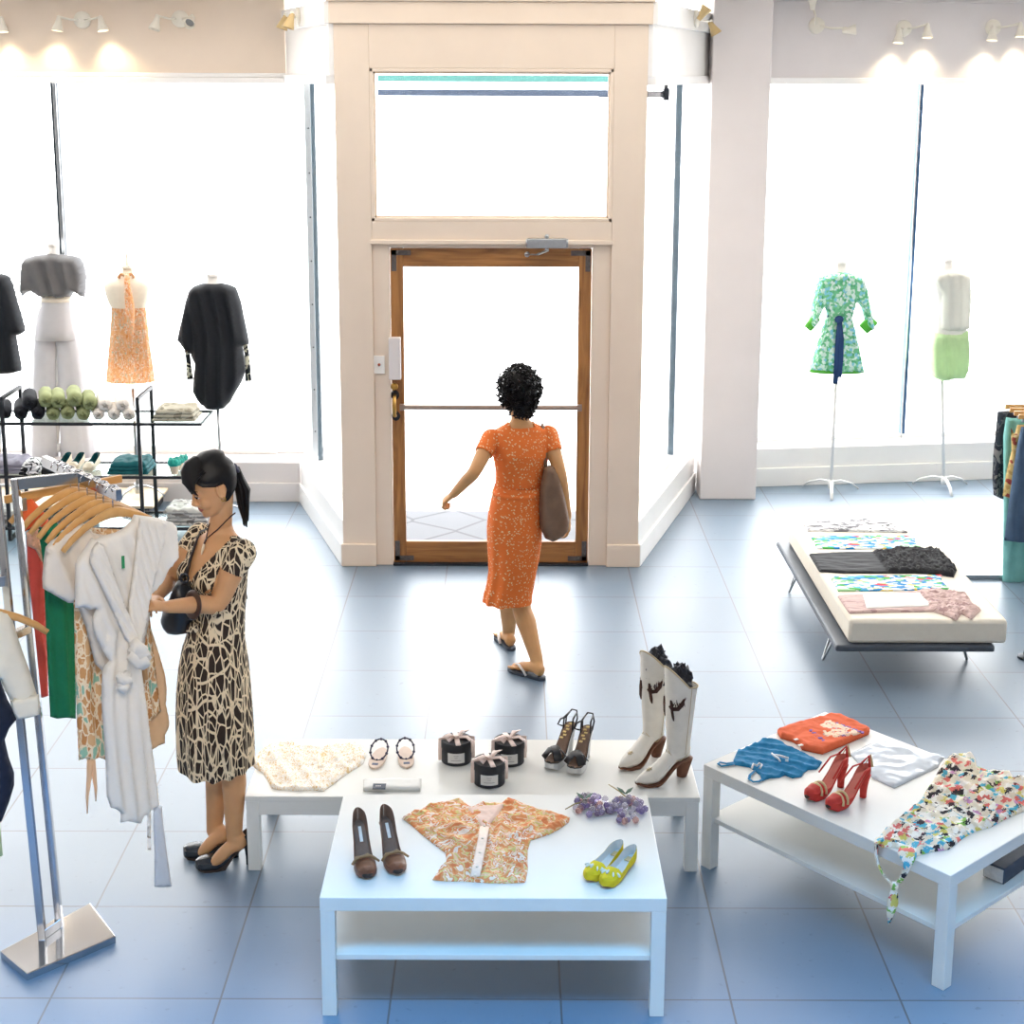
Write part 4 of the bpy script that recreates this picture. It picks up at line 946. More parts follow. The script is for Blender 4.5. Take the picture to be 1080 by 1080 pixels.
plas = plain('clear_plastic_sleeve', W_(196, 206, 216), .22, 0, .6, .04, 12)
ps, _ = flat_garment('plastic_sleeve', [(82, 132), (165, 92), (250, 55), (420, 100), (600, 148), (575, 178), (562, 204), (450, 258), (325, 318), (262, 290), (205, 262), (140, 196)], ZT, plas, 'clear plastic garment bag lying flat behind the red heels', 'garment bag', .004, crumple(.006, 10, 2), .012, .01, crop=C3)
# floral dress, its neck ties falling over the edge of the table
pal = [(0, W_(236, 226, 204)), (.22, W_(250, 246, 236)), (.40, W_(58, 54, 58)), (.50, W_(226, 120, 110)), (.58, W_(96, 184, 208)), (.66, W_(238, 228, 206)), (.78, W_(222, 208, 110)), (.83, W_(140, 190, 90)), (.87, W_(240, 232, 220)), (.94, W_(84, 70, 72)), (.97, W_(206, 150, 190))]
flo = voro_print('floral_chiffon', pal, (42, 54, 42), (0, 0, .7), .75, warp=1.3)
fl, fpoly = flat_garment('floral_halter_dress', [(600, 165), (635, 138), (690, 136), (745, 140), (768, 165), (772, 200), (860, 228), (930, 240), (968, 252), (975, 275), (1030, 262), (1090, 246), (1150, 262), (1190, 330), (1150, 400), (1030, 442), (940, 478), (850, 528), (770, 550), (700, 588), (620, 650), (520, 664), (430, 692), (392, 668), (330, 640), (262, 640), (222, 612), (270, 548), (330, 500), (390, 452), (432, 420), (470, 385), (500, 330), (535, 280), (562, 228)], ZT, flo, 'multicoloured floral halter dress spread across the right end of the angled table', 'dress', .010, mixf(pleats(-.95+PI/2, 90, .022, 1.2, 3, 5), crumple(.014, 14, 9)), .009, .018, crop=C3)
tgap = lambda x, y: onz(C3[0]+x*C3[2], C3[1]+y*C3[2], ZT)
exR = V((cos(RA), sin(RA), 0)); nR = V((sin(RA), -cos(RA), 0))     # outward over the long front edge
if nR.y > 0: nR = -nR
Of = V((2.573, -4.756, 0))
def over(x, y, out): return onp(C3[0]+x*C3[2], C3[1]+y*C3[2], Of+nR*out, nR)
mb = MB()
for top, path in (((258, 628), ((228, 690), (240, 735), (262, 775), (288, 812), (312, 838))), ((400, 668), ((398, 712), (392, 752), (372, 796), (350, 826), (332, 838)))):
    p0 = tgap(*top)+V((0, 0, .02)); ed = over(path[0][0], path[0][1]-36, .004)
    pts = [p0, V((ed.x, ed.y, ZT+.012))+nR*.004]+[over(x, y, .02) for x, y in path]
    mb.tube(pts, [(.03, .008), (.034, .007), (.022, .006), (.012, .005), (.009, .005), (.008, .005), (.007, .005)], 10)
mb.ball(over(326, 846, .024), (.016, .014, .018), 10, 8)
mb.tube([over(x, y, .024) for x, y in ((326, 846), (322, 890), (316, 940), (304, 1000), (296, 1052))], [(.01, .006), (.016, .006), (.021, .005), (.014, .005), (.003, .003)], 10)
mb.build('neck_tie', flo, fl)
# dark box on the lower shelf of the angled table
bx_ = thing('storage_box', 'dark grey box with a pale end on the lower shelf of the angled table', 'box', (0, 0, 0)); 
zs = .226; p = onz(1036.5, 924.5, zs); q = onz(1058.5, 933.5, zs); dirv = (q-p); dirv.z = 0; wbx = dirv.length; dirv.normalize(); nn = V((-dirv.y, dirv.x, 0))
Lb = .26
if nn.y < 0: nn = -nn
axm = Matrix((dirv, nn, V((0, 0, 1)))).transposed(); cc = p+dirv*wbx/2+nn*Lb/2
hb = .065
mb = MB(); mb.box((cc.x, cc.y, zs+hb/2+.001), (wbx, Lb, hb), 0, 0, axm); mb.build('box_body', plain('slate_card', W_(66, 74, 88), .6, 0, .3, .06, 20), bx_, False, .003)
e = p+dirv*wbx/2-nn*.002; mb = MB(); mb.box((e.x, e.y, zs+hb*.5), (wbx*.9, .004, hb*.8), 0, 0, axm); mb.build('end_label', plain('grey_label', W_(198, 200, 200), .8, 0, .2, .12, 40), bx_, False)
# glass bead bunches
bead = []
for nm, c_ in (('lilac_glass', W_(216, 204, 236)), ('amber_glass', W_(230, 186, 176)), ('violet_glass', W_(186, 172, 220)), ('clear_glass', W_(232, 228, 238))):
    m_, nt, b = nodes(nm); b.inputs['Base Color'].default_value = c_; b.inputs['Roughness'].default_value = .06; b.inputs['Transmission Weight'].default_value = .75; b.inputs['IOR'].default_value = 1.45; bead.append(m_)
bmesh_ = []
for m_ in bead:
    mb = MB(); mb.ball((0, 0, 0), .0135, 14, 9); o_ = mb.build('glass_bead', m_); bmesh_.append(o_.data); bpy.data.objects.remove(o_)
leafm = plain('grey_green_leaf', W_(96, 120, 104), .6, 0, .3, .1, 30); twig = plain('dry_twig', W_(150, 136, 92), .7)
C4 = (500, 820, .19444)
rb = random.Random(4)
for lb, cx, cy, sx, sy, cnt, st, lf in (('bunch of lilac glass beads, left one of two above the yellow flats', 645, 150, 105, 78, 46, ((600, 130), (495, 172)), (600, 118)), ('bunch of amber and violet glass beads, right one of two above the yellow flats', 830, 178, 110, 84, 50, ((850, 130), (730, 38)), (820, 88))):
    c = onz(C4[0]+cx*C4[2], C4[1]+cy*C4[2], ZT); t = thing('glass_bead_bunch', lb, 'bead bunch', (c.x, c.y, ZT), 'glass bead bunches')
    for i in range(cnt):
        a, r = rb.uniform(0, 2*PI), math.sqrt(rb.random()); p = onz(C4[0]+(cx+sx*.92*r*cos(a))*C4[2], C4[1]+(cy+sy*.8*r*sin(a))*C4[2], ZT+.012)
        z = ZT+.0138 if i < 26 else ZT+.0138+.026*(1-r)*rb.uniform(.7, 1.25)
        bo = bpy.data.objects.new('glass_bead', bmesh_[rb.randrange(4)]); COL.objects.link(bo); bo.parent = t; bo.location = V((p.x, p.y, z))-WORG[t]; q = rb.uniform(.8, 1.0); bo.scale = (q, q, q)
    mb = MB(); pts = [onz(C4[0]+x*C4[2], C4[1]+y*C4[2], ZT+.02) for x, y in st]; mb.tube([pts[0], (pts[0]+pts[1])/2+V((0, 0, .006)), pts[1]], [.003, .0028, .002], 6); mb.build('stem', twig, t)
    l = onz(C4[0]+lf[0]*C4[2], C4[1]+lf[1]*C4[2], ZT+.03); mb = MB()
    for k in range(3): d = V((cos(k*2.1+.5), sin(k*2.1+.5), .5)); mb.tube([l, l+d*.018, l+d*.036], [(.003, .001), (.011, .001), (.001, .001)], 6)
    mb.build('leaf', leafm, t)
# ------------------------------------------------------------------ clothes rack at left with hangers
ZR = 1.75
B0, B1 = onz(49, 482, ZR), onz(124, 516, ZR)
bd = (B1-B0).normalized(); hu = V((-bd.y, bd.x, 0))          # hu: along a hanger, left to right
pbR, pbL = onz(63, 977, .03), onz(45, 990, .03)
ptR = onz(15.5, 505, ZR); ptL = pbL+(ptR-pbR)
ptL = V((ptL.x, ptL.y, ZR))
rk = thing('clothes_rack', 'chrome clothes rack with two square posts on a flat square base plate, far left', 'clothes rack', ((pbR.x+pbL.x)/2, (pbR.y+pbL.y)/2, 0))
pc_ = [onz(x, y, .03) for x, y in ((0, 1003), (95, 952), (122, 987), (28, 1027))]
mb = MB(); mb.prism([(p.x, p.y) for p in pc_][::-1], 0, .03); mb.build('base_plate', chrome, rk, False, .003)
for p, q in ((pbR, ptR), (pbL, ptL)):
    mb = MB(); mb.bar(V((p.x, p.y, .028)), q, .026, .026); mb.build('post', chrome, rk, False, .002)
mb = MB(); m_ = (pbR+pbL)/2; mb.bar(pbR+V((0, 0, .018)), pbL+V((0, 0, .018)), .024, .036); mb.build('post_bridge', chrome, rk, False, .002)
jt = onp(84, 501, B0, hu); jt = V((jt.x, jt.y, ZR-.02))
mb = MB(); mb.bar(ptR+V((0, 0, -.02))-(jt-ptR).normalized()*.0, jt, .024, .042); mb.build('arm', chrome, rk, False, .002)
mb = MB(); mb.bar(B0-bd*.02+V((0, 0, -.02)), B1+bd*.01+V((0, 0, -.02)), .024, .042); mb.build('hanging_rail', chrome, rk, False, .002)
br_ = ony(27, 672, pbR.y); t_ = (br_.z-.03)/(ZR-.03); a = pbR+(ptR-pbR)*t_; b_ = pbL+(ptL-pbL)*t_
mb = MB(); mb.bar(a, b_+(b_-a)*1.2, .03, .03); mb.build('rail_bracket', chrome, rk, False, .002)
# second, lower rail running out of the picture on the left
JP = V((-1.02, -4.62, 0)); jz = 1.40
mb = MB(); t2 = (jz-.03)/(ZR-.03); s_ = pbL+(ptL-pbL)*t2; mb.bar(s_, s_+V((-.55, -.30, 0)), .024, .04); mb.build('side_rail', chrome, rk, False, .002)
hw_ = wood('beech_hanger', W_(196, 142, 78), W_(220, 172, 108), (6, 6, 6), .45)
def hanger(P, label, group, bar=False, u=None, hz=None, half=.205):
    u = u or hu; z0 = P.z if hz is None else hz
    t = thing('clothes_hanger', label, 'hanger', (P.x, P.y, P.z), group)
    up = V((0, 0, 1)); nrm = up.cross(u); Q = V((P.x, P.y, z0))
    mb = MB()
    hk = [Q+nrm*0+up*(-.075)]
    hk = [Q+up*(-.082), Q+up*(-.048), Q+nrm*.0+up*(-.045)+nrm.cross(up)*0]
    arc = [Q+up*(-.018)+(nrm*0)+(u*0)]
    # hook is seen across the rail: it arches over it along the rail direction
    e = nrm
    path = [Q+up*-.085, Q+up*-.05]+[Q+up*(-.02)+u*(.026*sin(a_))*1.0+up*(-.026*cos(a_)) for a_ in [PI*k/8*1.5 for k in range(0, 9)]]
    mb.tube(path, .0026, 6); mb.build('hook', chrome, t)
    mb = MB()
    if bar:
        c = Q+up*-.095; mb.bar(c-u*half, c+u*half, .016, .03, 0); mb.build('hanger_bar', hw_, t, False, .003)
        for s in (-.7, .7):
            mb = MB(); q = c+u*half*s+up*-.03; mb.box((q.x, q.y, q.z), (.02, .024, .05), math.atan2(u.y, u.x)); mb.build('clip', steel, t, False, .003)
    else:
        pts = [(-1, -.098), (-.82, -.066), (-.55, -.032), (-.28, -.008), (-.1, .002), (0, .004), (.1, .002), (.28, -.008), (.55, -.032), (.82, -.066), (1, -.098)]
        path = [Q+up*(-.1+z)+u*half*x-nrm*(.018*x*x) for x, z in pts]
        rr = [(.008, .011), (.0085, .013), (.009, .014), (.0095, .016), (.01, .019), (.01, .02), (.01, .019), (.0095, .016), (.009, .014), (.0085, .013), (.008, .011)]
        mb.tube(path, rr, 10); mb.build('hanger_arms', hw_, t)
    return t
hl = ['farthest back on the rail, behind the straight clip hanger', 'second one behind the green dress', 'just behind the green dress straps', 'in front of the green dress', 'third behind the white wrap dress', 'carrying the white tee, behind the wrap dress', 'carrying the white wrap dress, nearest on the rail']
ts = [.16, .34, .46, .58, .70, .80, .925]
for t_, l_ in zip(ts, hl): hanger(B0+(B1-B0)*t_, 'curved beech hanger '+l_, 'beech hangers on the chrome rail')
hanger(B0+(B1-B0)*.25, 'straight beech clip hanger holding the coral red dress', 'beech hangers on the chrome rail', True, half=.235)
def hang(name, px, t, mat, label, cat='dress', h=.02, back=.012, fold=None, step=.013, edge=.025, group='dresses on the chrome rail', seed=1, extra=None, n=None, P=None, wob=0):
    P = P if P is not None else B0+(B1-B0)*t; n = n or bd
    poly, to3 = hang_poly(px, P, n); mb = MB(); puff(mb, poly, to3, h, back, fold, step, edge, 0, seed, 0, wob)
    c = centroid([to3(a, b, 0) for a, b in poly]); c.z = max(p[1] for p in poly)
    o = mb.build(name, mat, None, True, 0, None, c); tag(o, label, cat, group)
    return o, P, n
def patch(par, name, px, P, n, mat, off, h=.008, fold=None, step=.012, edge=.015, seed=2):
    poly, to3 = hang_poly(px, P, n); mb = MB(); puff(mb, poly, lambda a, b, k: to3(a, b, k+off), h, .002, fold, step, edge, 0, seed)
    return mb.build(name, mat, par)
coral = plain('coral_red_crepe', W_(196, 78, 70), .75, 0, .2, .05, 20); coralb = plain('bright_coral', W_(238, 108, 62), .75, 0, .2, .06, 20)
o, P, n = hang('coral_dress', [(28, 568), (46, 572), (47, 600), (49, 660), (51, 734), (45, 736), (38, 734), (34, 680), (30, 620)], .20, coral, 'long coral red dress at the back of the chrome rail', fold=pleats(0, 110, .03, 1, 2))
patch(o, 'ruched_bodice', [(20, 528), (27, 521), (33, 526), (44, 538), (50, 548), (44, 556), (36, 552), (25, 560), (21, 552)], P, n, coralb, .012, .02, pleats(.6, 120, .008, 1, 3))
patch(o, 'lace_trim', [(24, 560), (34, 553), (42, 560), (40, 572), (44, 586), (46, 594), (40, 590), (34, 578), (26, 574)], P, n, plain('peach_lace', W_(232, 178, 150), .8, 0, .2, .2, 70), .03, .012, crumple(.01, 40, 3))
green = plain('emerald_jersey', W_(22, 112, 80), .7, 0, .25, .05, 20)
o, P, n = hang('green_dress', [(40, 560), (44, 556), (51, 551), (54, 556), (58, 566), (72, 580), (78, 600), (79, 640), (80, 700), (80, 758), (70, 757), (60, 758), (53, 756), (50, 700), (47.5, 640), (46, 600), (43, 576)], .52, green, 'emerald green dress on wide straps hanging behind the white tee', fold=pleats(0, 100, .034, 1, 4, 4))
patch(o, 'shoulder_strap', [(47, 560), (55, 552), (60, 550.5), (64, 560), (67, 572), (56, 580), (50, 576)], P+bd*.05, n, green, .0, .012, None)
paisley = cell_print('paisley_print', [(0, W_(210, 158, 106)), (.4, W_(222, 180, 132)), (.62, W_(200, 142, 90)), (.76, W_(150, 194, 172)), (.88, W_(218, 168, 118))], W_(244, 226, 196), (46, 46, 19), .09, (0, .2, .5), .75, .7)
nt = paisley.node_tree
o, P, n = hang('paisley_dress', [(66, 560), (90, 556), (150, 560), (153, 600), (157, 640), (161, 680), (167, 730), (170, 750), (163, 757), (158, 759), (154, 780), (140, 800), (111, 801.5), (105, 799), (97, 802.5), (90, 800), (83, 802), (81, 760), (79, 700), (78, 640), (70, 590)], .68, paisley, 'paisley print dress in tan and pale teal hanging behind the white wrap dress', fold=pleats(0, 80, .034, 1.3, 5, 4), h=.02)
patch(o, 'tan_underlayer', [(140, 600), (153, 640), (160, 665), (168, 690), (174, 711), (176, 726), (174.5, 740), (178.5, 762), (174, 775), (174, 784), (166, 787), (161, 790.5), (150, 780), (140, 700)], P-bd*.03, n, plain('tan_chiffon', W_(228, 188, 146), .8, 0, .2, .06, 20), 0, .02, pleats(.2, 60, .014, 1, 6))
mb = MB(); _, to3 = hang_poly([(0, 0), (1, 0), (0, 1)], P, n)
for pts in (((95, 798), (94, 820), (92, 840), (92, 858)), ((97, 798), (99, 815), (101, 832), (101, 845))):
    q = [onp(x, y, P, n) for x, y in pts]; mb.tube(q, [(.012, .005), (.01, .005), (.006, .004), (.002, .002)], 8)
mb.build('hanging_tie', plain('tan_tie', W_(226, 186, 150), .8), o)
jersey = plain('ivory_jersey', W_(240, 230, 216), .75, 0, .25, .02, 20, 0, 0, .12)
o, P, n = hang('white_tee', [(86, 551), (92, 554), (98, 562), (120, 566), (150, 560), (160, 580), (160, 640), (150, 690), (120, 720), (100, 700), (90, 660), (79, 632), (77, 636), (72, 636), (58, 628), (45, 620.5), (44.5, 610), (46, 590), (48, 577), (53, 571), (68, 561)], .81, jersey, 'ivory short-sleeved tee hanging just behind the white wrap dress', 'tee', fold=mixf(pleats(.4, 60, .016, 1.2, 3), crumple(.008, 8, 3)), h=.022, back=.0, edge=.03)
wrapm = plain('white_wrap_jersey', W_(248, 242, 232), .75, 0, .25, .015, 20, 0, 0, .15)
PLW = [(100, 569), (96.4, 567), (90, 577), (82, 589), (79.5, 594), (79, 615), (79, 641.5), (88, 640), (94, 643.5), (101, 642), (97, 653), (98, 664), (103, 676), (108, 686), (115, 697), (110, 702), (107.5, 710), (107, 740), (109, 770), (111, 800), (112.4, 839), (116.7, 852), (122, 853), (127.3, 857), (127, 868), (135, 866), (148.6, 869), (152, 860.6), (160, 854), (168, 849), (166, 830), (162, 800), (158, 773), (154, 740), (151, 718), (149, 705), (144, 697), (146.5, 680), (149.5, 664), (153, 635), (156, 629), (166.4, 621), (172, 612), (178, 601), (188.7, 588), (187.5, 570), (186.5, 556), (182, 551), (176, 549.4), (166, 546), (156.6, 544.6), (141, 542.6), (138, 549), (130, 557), (121.6, 561.5), (112, 564), (106, 566)]
o, P, n = hang('white_wrap_dress', PLW, .965, wrapm, 'white wrap dress nearest on the chrome rail, touched by the woman in the patterned dress', fold=lambda u, v: (pleats(0, 120, .03, 1.1, 8, 4)(u, v)*sstep(1.26, 1.14, v) if v < 1.26 else 0)+(pleats(.35, 130, .014, 1, 4)(u, v) if v > 1.2 else 0), h=.028, back=.01, edge=.035, step=.011)
patch(o, 'wrap_panel', [(96.5, 567.5), (103, 572), (112, 596), (124, 630), (139, 665), (139, 674), (133, 678), (126, 671), (112, 640), (99, 612), (88, 590), (90, 577)], P, n, wrapm, .045, .02, pleats(-1.12+PI/2, 230, .013, .6, 2, 5), .008, .012)
patch(o, 'wrap_panel', [(141.5, 543), (156, 545), (170, 549), (168, 570), (160, 600), (153, 630), (149, 655), (143, 676), (136, 682), (129, 660), (130, 630), (136, 590), (139, 560)], P, n, wrapm, .038, .016, pleats(.22, 230, .013, .6, 6, 5), .008, .012)
mb = MB(); K = onp(136, 686, P, n)+V(n)*.085
for k, (a_, b_) in enumerate((((128, 676), (146, 690)), ((127, 684), (145, 697)), ((130, 670), (141, 686)))):
    p, q = onp(*a_, P, n)+V(n)*.07, onp(*b_, P, n)+V(n)*.07; mb.tube([p, (p+q)/2+V(n)*.03, q], [(.008, .02), (.012, .03), (.008, .02)], 10)
for a_, b_ in (((116, 706), (129, 716)), ((117, 714), (127, 704)), ((116, 718), (127, 720))):
    p, q = onp(*a_, P, n)+V(n)*.06, onp(*b_, P, n)+V(n)*.06; mb.tube([p, (p+q)/2+V(n)*.025, q], [(.008, .014), (.012, .022), (.008, .014)], 10)
mb.build('waist_knot', wrapm, o)
patch(o, 'sash_end', [(159, 850), (168, 848), (170, 870), (174, 900), (178.5, 933), (169, 933.5), (160, 933), (160.5, 900), (159, 870)], P, n, plain('sheer_white', W_(226, 228, 232), .7, 0, .2, .02, 20, 0, 0, .35), .02, .006, pleats(0, 80, .004, 1, 3))
patch(o, 'sash_end', [(154, 856), (158, 854), (158, 896), (154, 895)], P, n, wrapm, .01, .004, None)
mb = MB(); q0, q1 = onp(121.3, 582, P, n)+V(n)*.062, onp(121.8, 595, P, n)+V(n)*.062; mb.bar(q0, q1, .011, .003, 0, bd); mb.build('size_tag', plain('green_tag', W_(44, 138, 84), .6), o, False)
# cream jacket and dark trousers on the side rail at the frame edge
crj = plain('cream_cotton', W_(232, 226, 210), .8, 0, .2, .02, 25); navy = plain('navy_denim', W_(38, 46, 66), .8, 0, .2, .12, 30); sage = plain('sage_cloth', W_(168, 196, 160), .8)
JPv = V((-.99, -4.60, 0)); jn = V((.45, -.89, 0)); ju = V((.89, .45, 0))
zj = onp(10, 634, JPv, jn).z
o, P, n = hang('cream_jacket', [(-60, 640), (-10, 641), (8, 644), (12, 650), (20, 676), (30, 704), (38.5, 731), (40, 741), (39.8, 750), (28, 753.5), (16, 755), (12, 745), (9.5, 736), (4, 726), (0, 716), (-4, 735), (-8, 760), (-60, 765)], 0, crj, 'cream cotton jacket with turned back cuff at the left edge of the picture', 'jacket', .035, .03, mixf(crumple(.006, 10, 2), pleats(.4, 30, .004, 1, 2)), .016, .05, 'clothes on the side rail', 5, None, jn, JPv)
patch(o, 'cuff', [(9, 735), (24, 731), (38.8, 729), (40.5, 740), (40, 750.5), (28, 754), (16, 755.5), (12, 746)], P, n, crj, .03, .014, None)
o, P, n = hang('navy_trousers', [(-60, 700), (0, 716), (8, 738), (16, 752), (18, 758), (10, 768), (5, 780), (9, 798), (15, 815), (15, 828), (10, 845), (2, 866), (-10, 875), (-60, 880)], 0, navy, 'dark navy trousers hanging behind the cream jacket at the left edge', 'trousers', .03, .03, crumple(.012, 9, 2), .02, .05, 'clothes on the side rail', 6, None, jn, JPv-jn*.09)
o, P, n = hang('sage_garment', [(-60, 830), (-2, 838), (0, 866), (2, 890), (3, 902), (-6, 908), (-60, 905)], 0, sage, 'sage green garment hem at the left edge below the navy trousers', 'garment', .02, .02, None, .02, .04, 'clothes on the side rail', 7, None, jn, JPv-jn*.16)
hp_ = onp(-16, 636, JPv, jn); hanger(V((hp_.x, hp_.y, hp_.z+.06)), 'curved beech hanger in the cream jacket at the left edge', 'beech hangers on the chrome rail', False, ju)

# ------------------------------------------------------------------ glass shelf unit by the left window
YS, YE = .53, .93
blackm = plain('black_metal', W_(44, 46, 50), .45, .4, .5, .08, 30)
z1, z2 = ony(100, 446, YS).z, ony(100, 502, YS).z; z3 = max(.1, ony(150, 558.5, YS).z)
xr = ony(213, 446, YS).x; xl = -3.3; zt = ony(143, 419, YS).z
xp = [ony(146, 446, YS).x, ony(3, 446, YS).x]
su = thing('shelf_unit', 'black metal shelf unit with glass shelves below the left shop window', 'shelf unit', (xp[0], YS, 0))
for x in xp:
    mb = MB(); s = .024
    mb.box2((x-s/2, YS-s/2, 0), (x+s/2, YS+s/2, zt)); mb.box2((x-s/2, YE-s/2, 0), (x+s/2, YE+s/2, zt)); mb.box2((x-s/2, YS+s/2, zt-s), (x+s/2, YE-s/2, zt)); mb.box2((x-s/2, YS+s/2, 0), (x+s/2, YE-s/2, s)); mb.build('end_frame', blackm, su, False, .002)
shg = glass('shelf_glass', (.9, .97, .95, 1))
for z in (z1, z2, z3):
    mb = MB(); mb.box2((xl, YS, z-.008), (xr, YE, z)); mb.build('glass_shelf', shg, su, False)
    mb = MB(); mb.box2((xl, YS-.014, z-.018), (xr, YS+.004, z+.002)); mb.box2((xl, YE-.004, z-.016), (xr, YE+.01, z+.001)); mb.box2((xr-.012, YS, z-.016), (xr, YE, z+.001)); mb.build('shelf_edge', blackm, su, False, .002)
# rolled clothes, end on
rg = plain('sage_green_roll', W_(138, 146, 104), .8, 0, .2, .1, 14); rk_ = plain('black_roll', W_(38, 40, 46), .8, 0, .2, .12, 20); rw = plain('white_roll', W_(226, 220, 212), .8, 0, .2, .03, 20)
def roll_proto(mat, name, seed, R=.046, L=.3, tall=1.0):
    mb = MB(); n = 22; rings = []
    for i, (y, k) in enumerate(((0, .0), (-.006, .35), (-.002, .75), (.012, .97), (.05, 1.02), (.12, 1.0), (.2, 1.01), (L-.02, 1), (L, .8), (L, .05))):
        rings.append([V((R*k*cos(a)*(1+.10*noise.noise(V((cos(a)*2, sin(a)*2, y*14+seed)))), y+.006*noise.noise(V((cos(a)*3*k, sin(a)*3*k, seed))), R*k*tall*sin(a)*(1+.14*noise.noise(V((cos(a)*2+5, sin(a)*2, y*14+seed)))))) for a in [2*PI*q/n for q in range(n)]])
    mb.loft(rings); mb.tube([V((R*.1*k*cos(2.6*k), -.010, R*.1*k*sin(2.6*k))) for k in range(1, 9)], .004, 5)
    o = mb.build(name, mat); return o
def rolls(proto, spots, group, label, lift):
    for i, (x, y, s, lb) in enumerate(spots):
        o = proto if i == 0 else proto.copy()
        if i: COL.objects.link(o)
        p = ony(x, y, YS+.03); put(o, (p.x, YS+.035, max(p.z+.004, z1+.0505*s)), .31, 0, random.uniform(-.5, .5), s); tag(o, label+' '+lb, 'rolled garment', group)
zr = lambda y: y
rolls(roll_proto(rk_, 'rolled_garment', 1), [(5, 436.5, 1.0, 'at the left edge of the top shelf'), (22, 436.5, 1.05, 'second along the bottom row'), (40, 437, 1.0, 'at the right end of the black bottom row'), (31, 426.5, 1.1, 'on top of the pile')], 'black rolled garments', 'black rolled garment', 0)
rolls(roll_proto(rg, 'rolled_garment', 2), [(56, 438, .95, 'at the left of the bottom row'), (71.5, 437, 1.0, 'in the middle of the bottom row'), (88, 438, .95, 'at the right of the bottom row'), (48.5, 424, 1.05, 'at the left of the upper row'), (61.5, 425, 1.05, 'second in the upper row'), (79, 423, 1.1, 'tallest, in the middle of the upper row'), (95, 427, 1.05, 'at the right of the upper row')], 'sage green rolled garments', 'sage green rolled garment', 0)
rolls(roll_proto(rw, 'rolled_garment', 3, .046), [(104, 438, .9, 'at the left of the bottom row'), (120.5, 438, .95, 'in the middle of the bottom row'), (136, 438, .95, 'at the right of the bottom row'), (111, 428, 1.05, 'at the left of the upper row'), (129.5, 428, 1.0, 'at the right of the upper row')], 'white rolled garments', 'white rolled garment', 0)
def heap(px, z, Y, mat, label, cat='folded garment', layers=3, group=None, name='folded_garment', seed=1, depth=.26):
    """pile of folded cloth: px = (left x, right x, top y) of its front on the plane Y"""
    a, b = ony(px[0], 440, Y).x, ony(px[1], 440, Y).x; zt_ = ony((px[0]+px[1])/2, px[2], Y).z; H = max(.02, zt_-z); w = b-a; mb = MB()
    for k in range(layers):
        z0 = z+H*k/layers; e = .012*((k*7) % 3); pts = [(a+e, Y), (a+w*.5, Y-.008), (b-e*.7, Y+.004*k), (b-e*.5, Y+depth*.5), (b-e, Y+depth), (a+w*.5, Y+depth), (a+e, Y+depth), (a+e*.4, Y+depth*.5)]
        puff(mb, pts, lambda u, v, n: V((u, v, z0+.001+max(0, n))), H/layers*.35, 0, crumple(H/layers*.6, 13, seed+k), .018, .02, 0, seed+k, H/layers*.5)
    o = mb.build(name, mat, None, True, 0, None, ((a+b)/2, Y+depth/2, z)); return tag(o, label, cat, group)
khaki = fleck_print('khaki_cloth', W_(150, 146, 130), [(.4, W_(172, 168, 152)), (.6, W_(134, 130, 116))], (9, 9, 20)); tealc = plain('deep_teal_cloth', W_(24, 92, 98), .75, 0, .25, .15, 12); greyc = fleck_print('grey_stone_cloth', W_(150, 148, 146), [(.42, W_(184, 182, 178)), (.6, W_(128, 124, 122))], (9, 9, 26)); lilac = plain('lilac_grey_cloth', W_(150, 146, 160), .75, 0, .2, .15, 12)
heap((160, 205, 433), z1, YS+.04, khaki, 'folded khaki garment at the right end of the top glass shelf', seed=3)
heap((110, 153, 489), z2, YS+.04, tealc, 'folded teal garment on the middle glass shelf', seed=5)
heap((-30, 22, 488.5), z2, YS+.05, lilac, 'lilac grey folded garment at the left end of the middle glass shelf', seed=7)
heap((16, 36, 489.5), z2, YS+.02, fleck_print('black_white_cloth', W_(40, 40, 46), [(.45, W_(226, 224, 226)), (.6, W_(60, 58, 66))], (16, 16, 20)), 'black and white bundle beside the lilac garment on the middle shelf', seed=9, depth=.2)
heap((168, 215, 538), z3, YS+.04, greyc, 'stone grey folded trousers on the lowest shelf behind the woman', 'folded trousers', 4, seed=11)
heap((-20, 13, 541), z3, YS+.04, greyc, 'stone grey folded trousers on the lowest shelf at the left edge', 'folded trousers', 4, seed=13)
heap((40, 53, 492), z2, YS+.03, black_mat, 'small black pouch on the middle glass shelf', 'pouch', 1, seed=15, depth=.1, name='pouch')
beigel = plain('cream_patent', W_(222, 208, 184), .35, 0, .5, .04, 30)
for x, lb in ((62, 'left one of three'), (76, 'middle one of three'), (93, 'right one of three')):
    t = shoe('pointed_flat', 'cream pointed flat shoe on the middle glass shelf, '+lb, 'cream shoes on the glass shelf', .22, .04, .02, [(0, .075), (.3, .05), (.6, .05), (.8, .045), (1, .02)], .62, [beigel, tealc, darksole], 'none', 0, .3)
    p = ony(x, 499, YS+.03); put(t, (p.x, YS+.30, z2+.001), -PI/2-.15)
potc = plain('cream_ceramic', W_(224, 206, 182), .45, 0, .5, .03, 30); tl = plain('teal_succulent', W_(40, 160, 146), .6, 0, .3, .1, 40)
